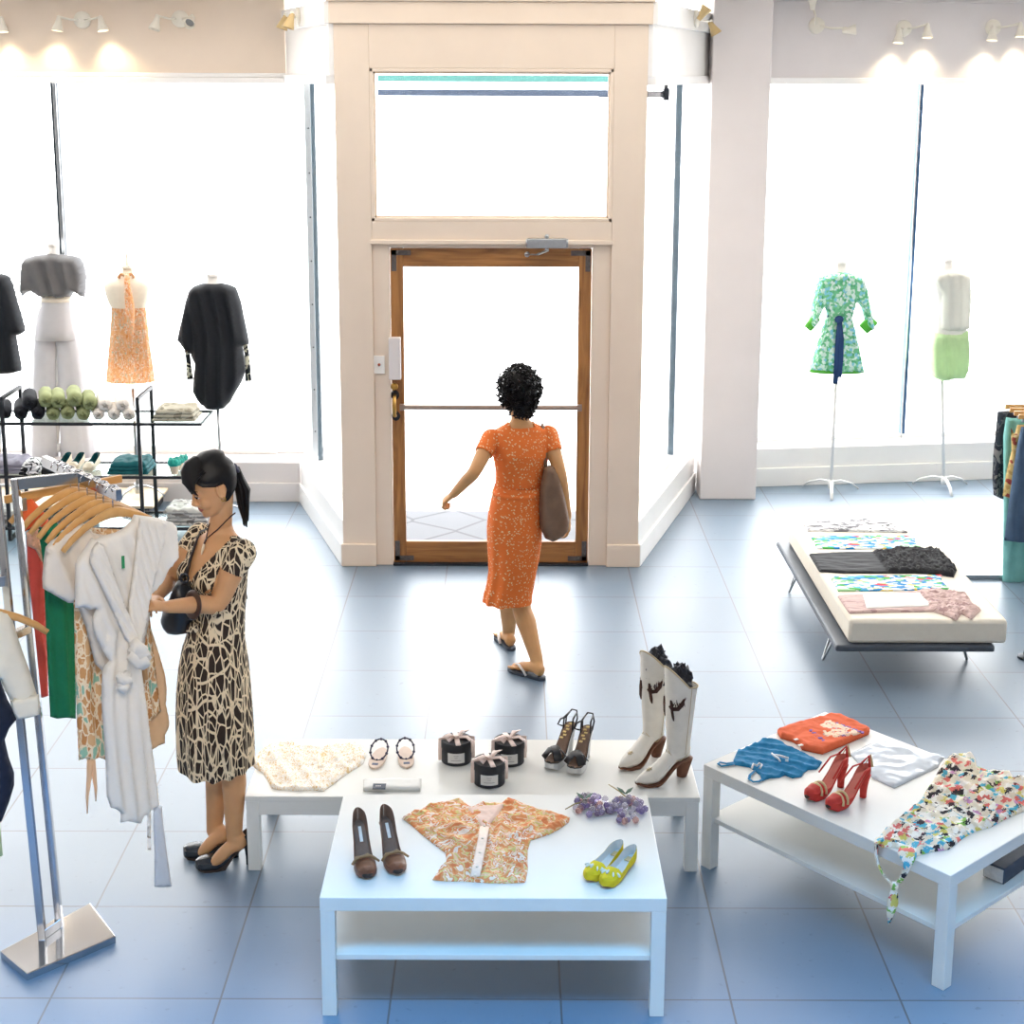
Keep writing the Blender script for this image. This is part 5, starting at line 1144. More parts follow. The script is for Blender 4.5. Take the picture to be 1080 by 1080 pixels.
for x, dy, s, lb in ((184, 0, 1, 'nearest'), (189.5, .12, .8, 'middle'), (194, .22, .7, 'farthest')):
    t = thing('succulent_pot', 'small cream pot with a teal top on the middle shelf, %s of three' % lb, 'pot', (0, 0, 0), 'teal topped pots')
    mb = MB(); mb.lathe([(.022, 0), (.034, .05), (.038, .06), (.03, .06)], n=18); mb.build('pot', potc, t, True, 0, autos=.6)
    mb = MB(); mb.ball((0, 0, .078), (.044, .044, .03), 14, 9, 0, None, .25, 2)
    for k in range(7): mb.ball((.03*cos(k*.9), .03*sin(k*.9), .09+.006*(k % 2)), (.017, .017, .022), 8, 6)
    mb.build('succulent', tl, t); p = ony(x, 500, YS+.05+dy); put(t, (p.x, YS+.06+dy, z2+.001), 0, 0, 0, s)
# low plinth with a wooden top behind the shelves
pl = thing('display_plinth', 'low black plinth with a pale wooden top behind the shelf unit', 'plinth', (-2.4, 1.2, 0))
mb = MB(); mb.box2((-4.2, 1.0, .02), (-1.62, 1.46, .105)); mb.build('plinth_body', blackm, pl, False, .004)
mb = MB(); mb.box2((-4.25, .975, .105), (-1.585, 1.48, .125)); mb.build('plinth_top', wood('pale_ash', W_(222, 200, 168), W_(236, 218, 190), (2, 30, 30), .5), pl, False, .003)
mb = MB(); mb.box2((-4.1, 1.04, 0), (-1.7, 1.42, .022)); mb.build('plinth_foot', black_mat, pl, False)

# ------------------------------------------------------------------ dress forms
formc = plain('cream_linen_form', W_(232, 222, 204), .8, 0, .2, .03, 40); formw = plain('white_form', W_(236, 234, 230), .7, 0, .3, .02, 40); polew = plain('white_pole', W_(228, 228, 226), .35, 0, .5, .02, 20)
def dress_form(label, Y, rows, pole_top, pole_xy, z_floor, mat, polem, legs=True, finial=False, ratio=.55, group='dress forms in the shop windows', spread=.19, rot=.3):
    px, py = pole_xy
    t = thing('dress_form', label, 'mannequin', (px, py, z_floor), group)
    mb = MB(); loft_rows(mb, rows, Y, ratio, 32); mb.build('torso', mat, t)
    a, b = ony(rows[0][1], rows[0][0], Y), ony(rows[0][2], rows[0][0], Y); c = (a+b)/2; r = (b.x-a.x)/2
    mb = MB(); mb.lathe([(r*1.05, 0), (r*1.05, .012), (r*.9, .02)], (c.x, Y, c.z), 20)
    if finial: mb.lathe([(r*.5, .02), (r*.25, .05), (.008, .055), (.007, .11), (.0, .115)], (c.x, Y, c.z), 16)
    mb.build('neck_cap', mat if not finial else formc, t, True, 0, autos=.6)
    mb = MB(); mb.tube([V((px, py, z_floor+.06)), V((c.x, Y, pole_top))], .013, 12); mb.lathe([(.02, .03), (.024, .06), (.02, .1)], (px, py, z_floor), 14); mb.build('pole', polem, t)
    if legs:
        for k in range(3):
            a = rot+2*PI*k/3; d = V((cos(a), sin(a), 0)); P0 = V((px, py, z_floor+.085)); mb = MB()
            mb.tube([P0, P0+d*spread*.35+V((0, 0, .002)), P0+d*spread*.75+V((0, 0, -.03)), P0+d*spread+V((0, 0, -.078))], [(.012, .008), (.014, .008), (.013, .007), (.011, .006)], 10); mb.build('base_leg', polem, t)
    return t
def dressed(form, name, px, Y, mat, h=.08, back=.09, fold=None, edge=.06, step=.018, seed=1):
    P = V((0, Y, 0)); n = V((0, -1, 0)); poly, to3 = hang_poly(px, P, n); mb = MB(); puff(mb, poly, to3, h, back, fold, step, edge, 0, seed); return mb.build(name, mat, form)
YF = 1.22
tr = [(283, 129, 139.5), (289, 128, 140.5), (293, 121, 148), (297, 112, 156), (302, 109.5, 158.5), (309, 111, 157.5), (318, 114, 155.5), (326, 118, 153.5), (340, 119, 152), (352, 118, 153), (366, 116, 156), (380, 118, 154)]
fm = dress_form('cream dress form in an orange flecked halter dress behind the rolled clothes', YF, tr, .95, (ony(137, 402, YF).x+.02, YF), .125, formc, steel, True, True, rot=.0, spread=.2)
halt = fleck_print('orange_fleck_chiffon', W_(226, 168, 116), [(.41, W_(236, 196, 152)), (.46, W_(216, 144, 88)), (.52, W_(242, 226, 204)), (.57, W_(222, 156, 100)), (.62, W_(150, 204, 190)), (.645, W_(230, 178, 128)), (.72, W_(240, 220, 196))], (60, 30, 22), trans=.25)
mb = MB(); loft_rows(mb, [(324, 117.5, 154), (332, 117.5, 154.5), (345, 116.8, 156), (360, 115.8, 157.5), (375, 114.6, 159.5), (390, 113.4, 161.5), (402, 112.6, 163)], YF, .62, 64, .06, 11, .8, 0, False, .02, 1); mb.build('halter_dress', halt, fm)
mb = MB(); q = [ony(x, y, YF-.1-.02*k) for k, (x, y) in enumerate(((133, 290), (134, 300), (135.5, 312), (137, 324), (138, 345), (138.5, 372)))]; mb.tube([q[0]+V((0, .03, 0))]+q[1:], [(.018, .012), (.022, .014), (.028, .016), (.032, .02), (.022, .016), (.004, .004)], 10)
for s in (-1, 1): mb.tube([ony(133, 291, YF-.07), ony(133+6*s, 289, YF-.06), ony(133+8*s, 293, YF-.05)], .012, 8)
mb.build('halter_strap', halt, fm)
# full figure in grey top and sheer trousers standing on the window sill
YG = 1.72
greyj = plain('charcoal_grey_jersey', W_(98, 98, 100), .75, 0, .25, .05, 20); sheer = plain('sheer_white_cloth', W_(206, 206, 210), .7, 0, .2, .02, 20, 0, 0, .12)
gr = [(259, 50, 61), (267, 50, 61.5), (271, 46, 66), (275, 32, 78), (282, 30, 80), (292, 36, 75), (303, 42, 70), (313, 44, 72), (322, 42, 74), (334, 39, 77), (345, 40, 77)]
fg = dress_form('headless full mannequin in a charcoal grey top and sheer white wide trousers', YG, gr, 1.3, (ony(57, 400, YG).x, YG+.0), .312, formw, polew, False)
dressed(fg, 'grey_top', [(48, 268), (55, 266.5), (63, 268), (74, 269), (83, 271), (88, 280), (90.5, 293), (90, 305), (89, 314.5), (84, 310), (78.5, 307), (75, 313), (66, 314), (55, 313), (44.5, 313.5), (38, 309), (34, 306.5), (28, 309), (22.5, 313), (23, 295), (24, 277), (27, 272), (38, 269)], YG, greyj, .13, .12, pleats(.15, 50, .03, 1.2, 2, 4), .045)
mb = MB(); loft_rows(mb, [(312, 44, 74), (322, 43, 75.5), (333, 39, 77.5), (345, 37.5, 80), (358, 36.5, 81.5)], YG, .62, 48, .03, 9, 1); 
loft_rows(mb, [(352, 36.8, 60), (370, 35.5, 59.5), (400, 34.5, 59.5), (430, 34, 60), (460, 33.5, 61), (486, 33, 61.5)], YG, .7, 40, .07, 8, 1); loft_rows(mb, [(352, 57.5, 82), (370, 60, 85), (400, 61.5, 89), (430, 62.5, 94), (460, 63.5, 99), (486, 64, 102)], YG, .6, 40, .07, 8, 1, seed=2); mb.build('wide_trousers', sheer, fg)
mb = MB(); loft_rows(mb, [(311.5, 43.5, 74.5), (318, 43.2, 75)], YG, .64, 40); mb.build('waistband', plain('ivory_band', W_(226, 218, 204), .8), fg)
# black batwing dress on its stand
YB = 1.12
br_rows = [(291, 218.5, 230.5), (297, 218, 231), (301, 212, 238), (306, 203, 247), (314, 203, 247), (328, 207, 243), (345, 210, 240), (362, 208, 242), (380, 210, 240)]
fb = dress_form('dress form in a black batwing cocoon dress behind the dark-haired woman', YB, br_rows, .9, (ony(233, 470, YB).x, YB), 0, formw, steel, True)
blackj = plain('black_crepe', W_(24, 28, 34), .75, 0, .3, .06, 20)
dressed(fb, 'batwing_dress', [(212, 299), (222, 297.5), (233, 298), (242, 300), (249, 303), (254.5, 318), (258, 336), (262, 355), (263, 363), (256, 365), (258, 376), (259.5, 391), (255, 403), (249, 413), (243, 424), (236, 431), (226, 432.5), (218, 431.5), (210, 424), (203, 413), (204, 398), (205.5, 384), (201, 373), (195.5, 369), (191, 363), (186.7, 359), (189, 347), (192, 335), (195, 320), (199, 307), (204, 302)], YB, blackj, .11, .11, pleats(.05, 70, .045, 1.1, 4, 3), .07)
scm = fleck_print('black_cream_scarf', W_(30, 34, 38), [(.5, W_(206, 204, 184)), (.58, W_(40, 44, 48))], (20, 20, 16))
mb = MB()
for pts in (((197, 366), (198.5, 378), (199.5, 390), (200.5, 400)), ((258, 360), (260.5, 374), (261.5, 388), (262, 402))): mb = MB(); mb.tube([ony(x, y, YB-.02) for x, y in pts], [(.02, .01), (.018, .01), (.02, .01), (.024, .008)], 8); mb.build('sleeve_scarf', scm, fb)
YL = 1.15
fk_ = dress_form('dress form in a short black belted dress cut by the left edge of the picture', YL, [(281, -14, -4), (286, -14, -3), (292, -26, 6), (300, -28, 10), (320, -24, 8), (345, -22, 5), (370, -24, 9)], .9, (ony(-8, 470, YL).x, 1.22), .125, formw, steel, True)
dressed(fk_, 'belted_dress', [(-25, 292), (-12, 288.5), (2, 288.5), (9, 291), (13.5, 300), (19, 322), (24, 338), (27, 349), (21, 353), (16.5, 354), (19, 370), (23, 391), (12, 394), (-6, 395), (-40, 393), (-36, 370), (-33, 354), (-44, 350), (-36, 320), (-32, 300)], YL, blackj, .1, .1, pleats(.1, 70, .03, 1.1, 6, 3), .06)
# right window
def stand_at(x, y): p = onz(x, y, 0); return (p.x, p.y)
gpos = stand_at(876, 519); YK = gpos[1]
fr = [(278, 882.5, 892.5), (285, 882, 893), (289, 876, 900), (293, 866, 911), (300, 866, 911), (312, 870, 906), (324, 872.5, 901), (335, 873.5, 897), (350, 868, 902), (365, 866, 905), (375, 869, 902)]
fgn = dress_form('white dress form in a green floral kimono dress with a navy sash', YK, fr, .98, gpos, 0, formw, polew, True, rot=.35, spread=.25)
kim = voro_print('green_floral_cotton', [(0, W_(120, 200, 150)), (.28, W_(214, 240, 228)), (.46, W_(96, 182, 132)), (.60, W_(140, 210, 226)), (.74, W_(230, 246, 240)), (.88, W_(150, 216, 176))], (52, 52, 52), (0, 0, 0), .75, warp=.8, trans=.2)
dressed(fgn, 'kimono_dress', [(883, 286.5), (888, 285.5), (893, 286.5), (904, 290), (911, 293), (914, 303), (918, 324), (922, 345), (920, 349.5), (913, 343), (908, 324), (903, 318), (898, 333), (901, 345), (906, 366), (911, 392), (898, 391), (885, 392), (870, 391), (854, 389.5), (859, 372), (866, 350), (872.5, 333), (869, 322), (863, 335), (859, 346.5), (855, 344), (853, 341), (857, 318), (861, 300), (865, 292), (874, 289)], YK, kim, .115, .10, pleats(.05, 80, .02, 1, 3, 4), .03)
lime = plain('lime_hem', W_(96, 190, 70), .75, 0, .2, .05, 20)
mb = MB(); loft_rows(mb, [(386.5, 855, 910.5), (392.5, 853.5, 911.5)], YK, .42, 40); mb.build('green_hem_band', lime, fgn)
for a, b in (((853.5, 336), (860, 341)), ((912, 336), (920, 344))):
    mb = MB(); p, q = ony(a[0], a[1]+2, YK-.03), ony(b[0], b[1]+2, YK-.03); mb.tube([p, q], [(.03, .06)]*2, 12); mb.build('green_cuff', lime, fgn)
nv = plain('navy_sash', W_(34, 62, 104), .7, 0, .3, .05, 20)
mb = MB(); loft_rows(mb, [(331.5, 872, 898.5), (340, 872, 898.5)], YK, .8, 40); mb.build('sash', nv, fgn)
mb = MB(); mb.ball(ony(885, 337, YK-.13), (.035, .02, .03), 12, 8)
for pts in (((885, 338), (884, 360), (882.5, 385), (881, 405)), ((886, 338), (887, 358), (886.5, 378), (885, 398))): mb.tube([ony(x, y, YK-.13) for x, y in pts], [(.014, .006), (.022, .006), (.022, .006), (.02, .004)], 8)
mb.build('sash_tail', nv, fgn)
wpos = stand_at(995, 515); YW = wpos[1]
fr2 = [(275.5, 995.5, 1004.5), (282, 995, 1005), (286, 990, 1012), (290, 981, 1022), (298, 981.5, 1021), (312, 986, 1018), (326, 989, 1014), (345, 985, 1019), (365, 984, 1020)]
fw = dress_form('white dress form in a sheer white top and a pale green skirt', YW, fr2, .98, wpos, 0, formw, polew, True, rot=.5, spread=.25)
shw = plain('sheer_ivory', W_(232, 232, 224), .7, 0, .2, .03, 20, 0, 0, .3); pg = plain('pale_green_silk', W_(196, 224, 172), .6, 0, .3, .05, 16, 0, 0, .2)
dressed(fw, 'sheer_top', [(996, 283.5), (1001, 285), (1006, 283.5), (1016, 286), (1023.5, 290), (1024.5, 315), (1022, 347), (1012, 349.5), (1000, 350), (989, 348), (989.5, 328), (990, 311), (986, 302), (980.5, 293.5), (986, 288)], YW, shw, .095, .095, pleats(.05, 90, .026, 1, 5, 4), .045)
dressed(fw, 'pale_green_skirt', [(984, 350), (995, 349), (1010, 349.5), (1021, 348), (1022.5, 372), (1021, 390), (1017, 399), (1006, 400), (994, 402), (986, 399), (982.5, 396), (980, 383), (981, 366)], YW, pg, .1, .1, pleats(.02, 100, .03, 1, 7, 4), .05)

# ------------------------------------------------------------------ rack of skirts at the right edge
rt_ = thing('skirt_rack', 'steel skirt rack at the right edge of the picture, mostly out of view', 'clothes rack', (4.32, -.9, 0))
hz_ = ony(1060, 428, -.2).z
mb = MB(); mb.tube([(4.32, -.2, hz_+.1), (4.32, -1.66, hz_+.1)], .014, 12); mb.build('hanging_rail', steel, rt_)
for y in (-.22, -1.64):
    mb = MB(); mb.tube([(4.32, y, .02), (4.32, y, hz_+.1)], .014, 12); mb.build('post', steel, rt_)
    mb = MB(); mb.box2((3.98, y-.02, .004), (4.68, y+.02, .03)); mb.build('foot_bar', steel, rt_, False, .004)
p = onz(1079, 694, .0)
for y, x in ((-1.64, 3.99), ):
    mb = MB(); mb.lathe([(.05, .0), (.05, .012), (.02, .022), (.016, .06), (.0, .062)], (p.x+.02, p.y+.0, 0), 24); mb.build('foot_disc', dark_steel, rt_, True, 0, autos=.6)
sk = [('patterned_skirt', [(1052, 434), (1062, 433), (1120, 433), (1120, 526), (1060, 527), (1056, 526), (1048, 522), (1046.5, 505), (1047.5, 480), (1050, 455)], -.16, fleck_print('charcoal_pattern', W_(52, 58, 66), [(.45, W_(92, 96, 100)), (.52, W_(44, 48, 58)), (.62, W_(120, 118, 118))], (16, 16, 12)), 'charcoal patterned skirt farthest back on the right rack'),
      ('teal_dress', [(1061, 440), (1068, 441), (1120, 440), (1120, 618), (1080, 615), (1068, 616), (1057, 616), (1058, 570), (1058.5, 520), (1058, 460)], -.27, plain('teal_jersey', W_(132, 194, 188), .75, 0, .2, .06, 16), 'long pale teal dress second on the right rack'),
      ('mustard_skirt', [(1066, 451), (1070, 458), (1073, 448), (1120, 448), (1120, 526), (1066, 526), (1057.5, 523), (1061, 500), (1067, 475)], -.38, voro_print('mustard_floral', [(0, W_(202, 176, 116)), (.6, W_(180, 150, 96)), (.76, W_(150, 70, 60)), (.86, W_(222, 200, 150))], (40, 40, 40)), 'mustard floral skirt third on the right rack'),
      ('navy_skirt', [(1077, 450), (1120, 449), (1120, 574), (1075, 572), (1059, 570), (1062, 545), (1068, 500), (1073, 468)], -.49, plain('slate_navy', W_(78, 100, 126), .75, 0, .2, .08, 16), 'slate navy skirt nearest on the right rack')]
for k, (nm, px, Y, mt, lb) in enumerate(sk):
    P = V((4.32, Y, 0)); hang(nm, px, 0, mt, lb, 'skirt' if 'skirt' in nm else 'dress', .025, .02, pleats(0, 90, .03, 1.2, k, 4), .016, .03, 'skirts and dresses on the right rack', k+3, None, V((0, -1, 0)), P)
    zz = ony(1062+5*k, 429+3.5*k, Y).z; hanger(V((ony(1060+5*k, 430, Y).x+.2, Y, zz+.095)), 'straight beech clip hanger holding the %s' % nm.replace('_', ' '), 'clip hangers on the right rack', True, V((1, 0, 0)), None, .2)
# ------------------------------------------------------------------ people
def skin(name, col):
    m, nt, b = nodes(name); v = coords(nt, (14,)*3); n = N(nt, 'ShaderNodeTexNoise'); n.inputs['Scale'].default_value = 1; n.inputs['Detail'].default_value = 4
    nt.links.new(v, n.inputs['Vector']); lo = tuple(c*.95 for c in col[:3])+(1,); hi = tuple(min(1, c*1.05) for c in col[:3])+(1,)
    nt.links.new(ramp(nt, n.outputs[0], [(.3, lo), (.7, hi)]), b.inputs['Base Color']); b.inputs['Roughness'].default_value = .5
    b.inputs['Subsurface Weight'].default_value = .12; b.inputs['Subsurface Radius'].default_value = (.02, .008, .004); b.inputs['Specular IOR Level'].default_value = .35
    return m
def fuse(name, mb, voxel, mats, parent, it=4):
    """one continuous surface from overlapping closed shapes"""
    o = mb.build(name+'_raw', mats, parent, True)
    r = o.modifiers.new('remesh', 'REMESH'); r.mode = 'VOXEL'; r.voxel_size = voxel; r.use_smooth_shade = True
    s = o.modifiers.new('smooth', 'SMOOTH'); s.factor = .5; s.iterations = it
    dg = bpy.context.evaluated_depsgraph_get(); me = bpy.data.meshes.new_from_object(o.evaluated_get(dg))
    old = o.data; o.modifiers.clear(); o.data = me; bpy.data.meshes.remove(old); o.name = name; me.name = name
    me.materials.clear()
    for x in mats: me.materials.append(x)
    for p in me.polygons: p.use_smooth = True; p.material_index = 0
    return o
def ring_(c, ax, bx, a, b, n=24): return [c+ax*(a*cos(2*PI*k/n))+bx*(b*sin(2*PI*k/n)) for k in range(n)]
def torso(mb, rows, ax, bx): mb.loft([ring_(c, ax, bx, a, b, 28) for c, a, b in rows])
def limb(mb, pts, r, n=14):
    # insert midpoints so the sweep bends smoothly
    P = [V(p) for p in pts]; out = []; rr = []
    for i in range(len(P)-1):
        for k in range(4):
            t = k/4; p0 = P[max(i-1, 0)]; p1, p2 = P[i], P[i+1]; p3 = P[min(i+2, len(P)-1)]
            out.append(.5*((2*p1)+(p2-p0)*t+(2*p0-5*p1+4*p2-p3)*t*t+(3*p1-p0-3*p2+p3)*t**3)*1.0); rr.append(r[i]+(r[i+1]-r[i])*t)
    out.append(P[-1]); rr.append(r[-1]); mb.tube(out, rr, n); mb.ball(P[0], r[0], 12, 8); mb.ball(P[-1], r[-1], 12, 8)
def hand(mb, w, d, n, side, curl=.35, s=1.0):
    """w wrist, d towards the fingers, n palm direction, side thumb direction"""
    d, n = V(d).normalized(), V(n); n = (n-d*n.dot(d)).normalized(); x = V(side); x = (x-d*x.dot(d)-n*x.dot(n)).normalized()
    mb.tube([w-d*.015*s, w+d*.02*s, w+d*.05*s, w+d*.085*s], [(.022*s, .017*s), (.028*s, .016*s), (.038*s, .015*s), (.037*s, .011*s)], 14, up=tuple(n))
    for q, L, a in ((.029, .066, .12), (.010, .075, .03), (-.010, .070, -.05), (-.029, .054, -.16)):
        p = w+d*(.08*s)+x*(q*s); dr = (d+x*a).normalized(); pts = [p-dr*.01]; c = 0
        for k, f in enumerate((.42, .32, .26)):
            c += curl*(1 if k == 0 else 1.25); v = dr*cos(c)+n*sin(c); p = p+v*(L*f*s); pts.append(p)
        mb.tube(pts, [.0088*s, .0085*s, .0078*s, .0062*s], 10); mb.ball(pts[-1], .0064*s, 8, 6)
    p = w+d*(.022*s)+x*(.022*s); v1 = (d*.62+x*.62+n*.35).normalized(); v2 = (d*.9+x*.2+n*.45).normalized()
    pts = [p, p+v1*.034*s, p+v1*.034*s+v2*.03*s, p+v1*.034*s+v2*.052*s]; mb.tube(pts, [.0125*s, .0105*s, .009*s, .007*s], 10); mb.ball(pts[-1], .007*s, 8, 6)
def head_frame(c, fh, pitch):
    fh = V(fh).normalized(); u0 = V((0, 0, 1)); f = fh*cos(pitch)-u0*sin(pitch); u = fh*sin(pitch)+u0*cos(pitch); l = u.cross(f)
    return lambda x, y, z: V(c)+f*x+l*y+u*(z-.11)
HEAD = [(0.002, .074, .035, .018), (.008, .083, .012, .031), (.022, .088, -.006, .042), (.045, .086, -.03, .052), (.07, .084, -.062, .061), (.09, .085, -.08, .067), (.112, .079, -.09, .070), (.14, .088, -.097, .073), (.165, .086, -.095, .071), (.19, .07, -.082, .061), (.21, .044, -.058, .044), (.222, .016, -.028, .022), (.225, .0, -.01, .008)]
def head_ring(T, z, k=1.0, n=32, front=None):
    xf = lerp_tab([(a, b) for a, b, c, d in HEAD], z); xb = lerp_tab([(a, c) for a, b, c, d in HEAD], z); w = lerp_tab([(a, d) for a, b, c, d in HEAD], z)
    out = []; xm = (xf+xb)/2-.006
    for j in range(n):
        th = 2*PI*j/n; c = cos(th); kk = k if not callable(k) else k(th, z)
        ex = abs(c)**.86*(1 if c > 0 else -1)
        out.append(T(xm+(xf-xm if c > 0 else xm-xb)*ex*kk, w*sin(th)*kk, z))
    return out
def head(mb, T):
    mb.loft([head_ring(T, z) for z, *_ in HEAD])
    t = lambda *p: T(*p)
    def ball(p, r, nu=14, nv=10):
        k = len(mb.v); mb.ball((0, 0, 0), r, nu, nv)
        for i in range(k, len(mb.v)): q = mb.v[i]; mb.v[i] = T(p[0]+q.x, p[1]+q.y, p[2]+q.z)
    mb.tube([t(.080, 0, .120), t(.086, 0, .106), t(.096, 0, .088), t(.1035, 0, .0765), t(.095, 0, .069), t(.084, 0, .066)], [.006, .0065, .008, .0095, .008, .006], 12)
    for s in (1, -1):
        ball((.096, .0095*s, .070), (.008, .007, .007)); ball((.060, .036*s, .068), (.026, .022, .024)); ball((.077, .026*s, .126), (.012, .022, .007)); ball((.071, .031*s, .110), (.0145, .016, .0115))
        pts = [t(-.006+.017*cos(a)-.004*sin(a), (.069+.010*abs(cos(a*.5)))*s, .098+.029*sin(a)) for a in [2*PI*q/14 for q in range(14)]]; mb.tube(pts, .0048, 8, closed=True); ball((-.004, .069*s, .098), (.014, .006, .025)); ball((.0, .070*s, .073), (.007, .005, .007))
    ball((.086, 0, .050), (.009, .021, .0062)); ball((.085, 0, .0405), (.009, .018, .0068)); ball((.072, 0, .016), (.018, .02, .016))
def eyes(T, parent, iris, lashm, browm, down=.5):
    ew = plain('eye_white', W_(226, 220, 214), .2)
    for s in (1, -1):
        mb = MB(); c = T(.0765, .031*s, .1075); mb.ball(c, .0102, 14, 10); e = mb.build('eye', ew, parent)
        mb = MB(); d = (T(.10, .033*s, .108-.018*down)-c).normalized(); mb.ball(c+d*.0062, .0062, 10, 8); mb.build('iris', iris, e)
        mb = MB(); pts = [T(.0765+.0118*cos(a)*.95, .031*s+.0128*sin(a), .1075+.0035-.006*down+.004*cos(a)) for a in [-1.25+2.5*k/8 for k in range(9)]]; mb.tube(pts, .0026, 6); mb.build('eyelash', lashm, parent)
        mb = MB(); pts = [T(lx, ly*s, lz) for lx, ly, lz in ((.0875, .014, .1275), (.0855, .024, .1315), (.080, .036, .1335), (.0715, .048, .129))]; mb.tube(pts, [(.0012, .0022), (.0014, .003), (.0013, .0026), (.0008, .001)], 8); mb.build('eyebrow', browm, parent)
def cloth_from_body(body, keep, off, name, mat, parent, extra=None):
    me = body.data; org = WORG[parent]; vs = [v.co+org for v in me.vertices]; ns = [v.normal.copy() for v in me.vertices]
    ok = [keep(p) for p in vs]; mp = {}; mb = MB(); fs = []
    for p in me.polygons:
        if all(ok[i] for i in p.vertices):
            f = []
            for i in p.vertices:
                if i not in mp: mp[i] = len(mb.v); mb.v.append(vs[i]+ns[i]*off)
                f.append(mp[i])
            fs.append(tuple(f))
    # close the rim with a narrow hem turned towards the skin
    cnt = {}
    for f in fs:
        for a, b in zip(f, f[1:]+f[:1]): cnt[(a, b)] = 1
    inv = {v: k for k, v in mp.items()}; rim = {}
    for a, b in list(cnt):
        if (b, a) not in cnt:
            for q in (a, b):
                if q not in rim: rim[q] = len(mb.v); mb.v.append(vs[inv[q]]+ns[inv[q]]*(-.002))
            fs.append((b, a, rim[a], rim[b]))
    mb.f = fs; mb.m = [0]*len(fs)
    if extra: extra(mb)
    return mb.build(name, mat, parent)
def seg_d(p, a, b):
    ab = b-a; t = (p-a).dot(ab)/ab.length_squared; tc = max(0, min(1, t)); return (p-a-ab*tc).length, t
def worn(t, person, loc, rz, rx=0, ry=0):
    for k in ('label', 'category', 'group'):
        if k in t: del t[k]
    t.parent = person; put(t, V(loc)-WORG[person], rz, rx, ry)
hairm = plain('black_hair', W_(17, 14, 14), .5, 0, .28, .25, 70); browm = plain('dark_brow', W_(48, 34, 28), .8)

# ---- the woman at the rack
YW0 = -3.88
pw = thing('person', 'dark-haired woman with a ponytail in a brown and cream patterned dress, browsing the rack', 'person', onz(240, 905, 0))
sk1 = skin('warm_skin', W_(206, 156, 112)); lipm = plain('rose_lip', W_(168, 90, 80), .4, 0, .4, .05, 40); irism = plain('dark_iris', W_(44, 30, 24), .2)
f_, l_ = V((-.72, -.69, 0)).normalized(), V((.69, -.72, 0)).normalized()
q = lambda x, y, dy=0: ony(x, y, YW0+dy)
mb = MB()
torso(mb, [(q(227, 742), .09, .09), (q(227, 722), .122, .10), (q(226.5, 700), .130, .104), (q(228, 672), .126, .1), (q(229, 648), .122, .096), (q(229, 622), .13, .102), (q(229.5, 602)+f_*.012, .143, .115), (q(230.5, 586)+f_*.004, .15, .098), (q(232, 573), .145, .075), (q(233, 565), .085, .062), (q(233, 560), .05, .05)], l_, f_)
for s in (1, -1): mb.ball(q(229.5, 604)+f_*.075+l_*.062*s, (.058, .058, .055), 14, 10)
hc = ony(225, 511, -3.92); T = head_frame(hc, (-.90, -.43, 0), .40)
nb = q(234, 570); mb.tube([nb, q(232.5, 553), T(-.016, 0, .055), T(-.012, 0, .10)], [.06, .046, .042, .044], 18)
head(mb, T)
SL, SR = q(233, 571)+l_*.150, q(233, 571)-l_*.150
EL, WL = ony(230, 636, -4.03), ony(176, 640, -4.19); ER, WR = ony(178, 611, -3.87), ony(163, 631, -4.06)
for S_, E_, W0 in ((SL, EL, WL), (SR, ER, WR)):
    m1_, m2_ = S_.lerp(E_, .45), E_.lerp(W0, .35)
    limb(mb, [S_+V((0, 0, -.012)), m1_, E_, m2_, W0], [.050, .045, .036, .037, .0235])
    mb.ball(S_+V((0, 0, -.014)), (.050, .050, .047), 14, 10)
hand(mb, WL, ony(154, 637, -4.26)-WL, (.2, .5, -.7), (-.1, .3, .9), .28, .95)
hand(mb, WR, ony(152, 641, -4.20)-WR, (.2, -.5, -.6), (-.1, -.3, .9), .32, .95)
hpL, hpR = q(226.5, 722)+l_*.066, q(226.5, 722)-l_*.066
KL, AL = ony(246.5, 800, -3.91), ony(247, 880, -3.90); KR, AR = ony(231, 797, -3.84), ony(226, 874, -3.80)
tl = onz(220, 915, .018); hl_ = onz(257, 890, .10); tr_ = onz(208, 903, .018); hr_ = onz(241, 882, .10)
for H_, K_, A_, t_, h_ in ((hpL, KL, AL, tl, hl_), (hpR, KR, AR, tr_, hr_)):
    limb(mb, [H_, H_.lerp(K_, .5), K_, K_.lerp(A_, .32), K_.lerp(A_, .7), A_], [.07, .060, .046, .051, .04, .032])
    hb_ = h_*.8+A_*.2
    limb(mb, [A_+V((0, 0, -.005)), h_*.9+t_*.1+V((0, 0, .018)), h_*.6+t_*.4+V((0, 0, .025)), h_*.3+t_*.7+V((0, 0, .012)), h_*.14+t_*.86+V((0, 0, .006))], [.034, .030, .028, .026, .018], 12)
body = fuse('body', mb, .0046, [sk1, lipm], pw, 4)
org = WORG[pw]
lc = [T(.092, 0, .0455)]
fd = (T(1, 0, .11)-T(0, 0, .11)); ld = (T(0, 1, .11)-T(0, 0, .11)); ud = (T(0, 0, 1.11)-T(0, 0, .11))
for p in body.data.polygons:
    c = V(p.center)+org; r = c-T(0, 0, .11); x, y, z = r.dot(fd), r.dot(ld), r.dot(ud)+.11
    if x > .078 and abs(y) < .0235 and abs(z-.0452) < .0098*(1-(y/.026)**2)+.001: p.material_index = 1
eyes(T, pw, irism, hairm, browm, .9)
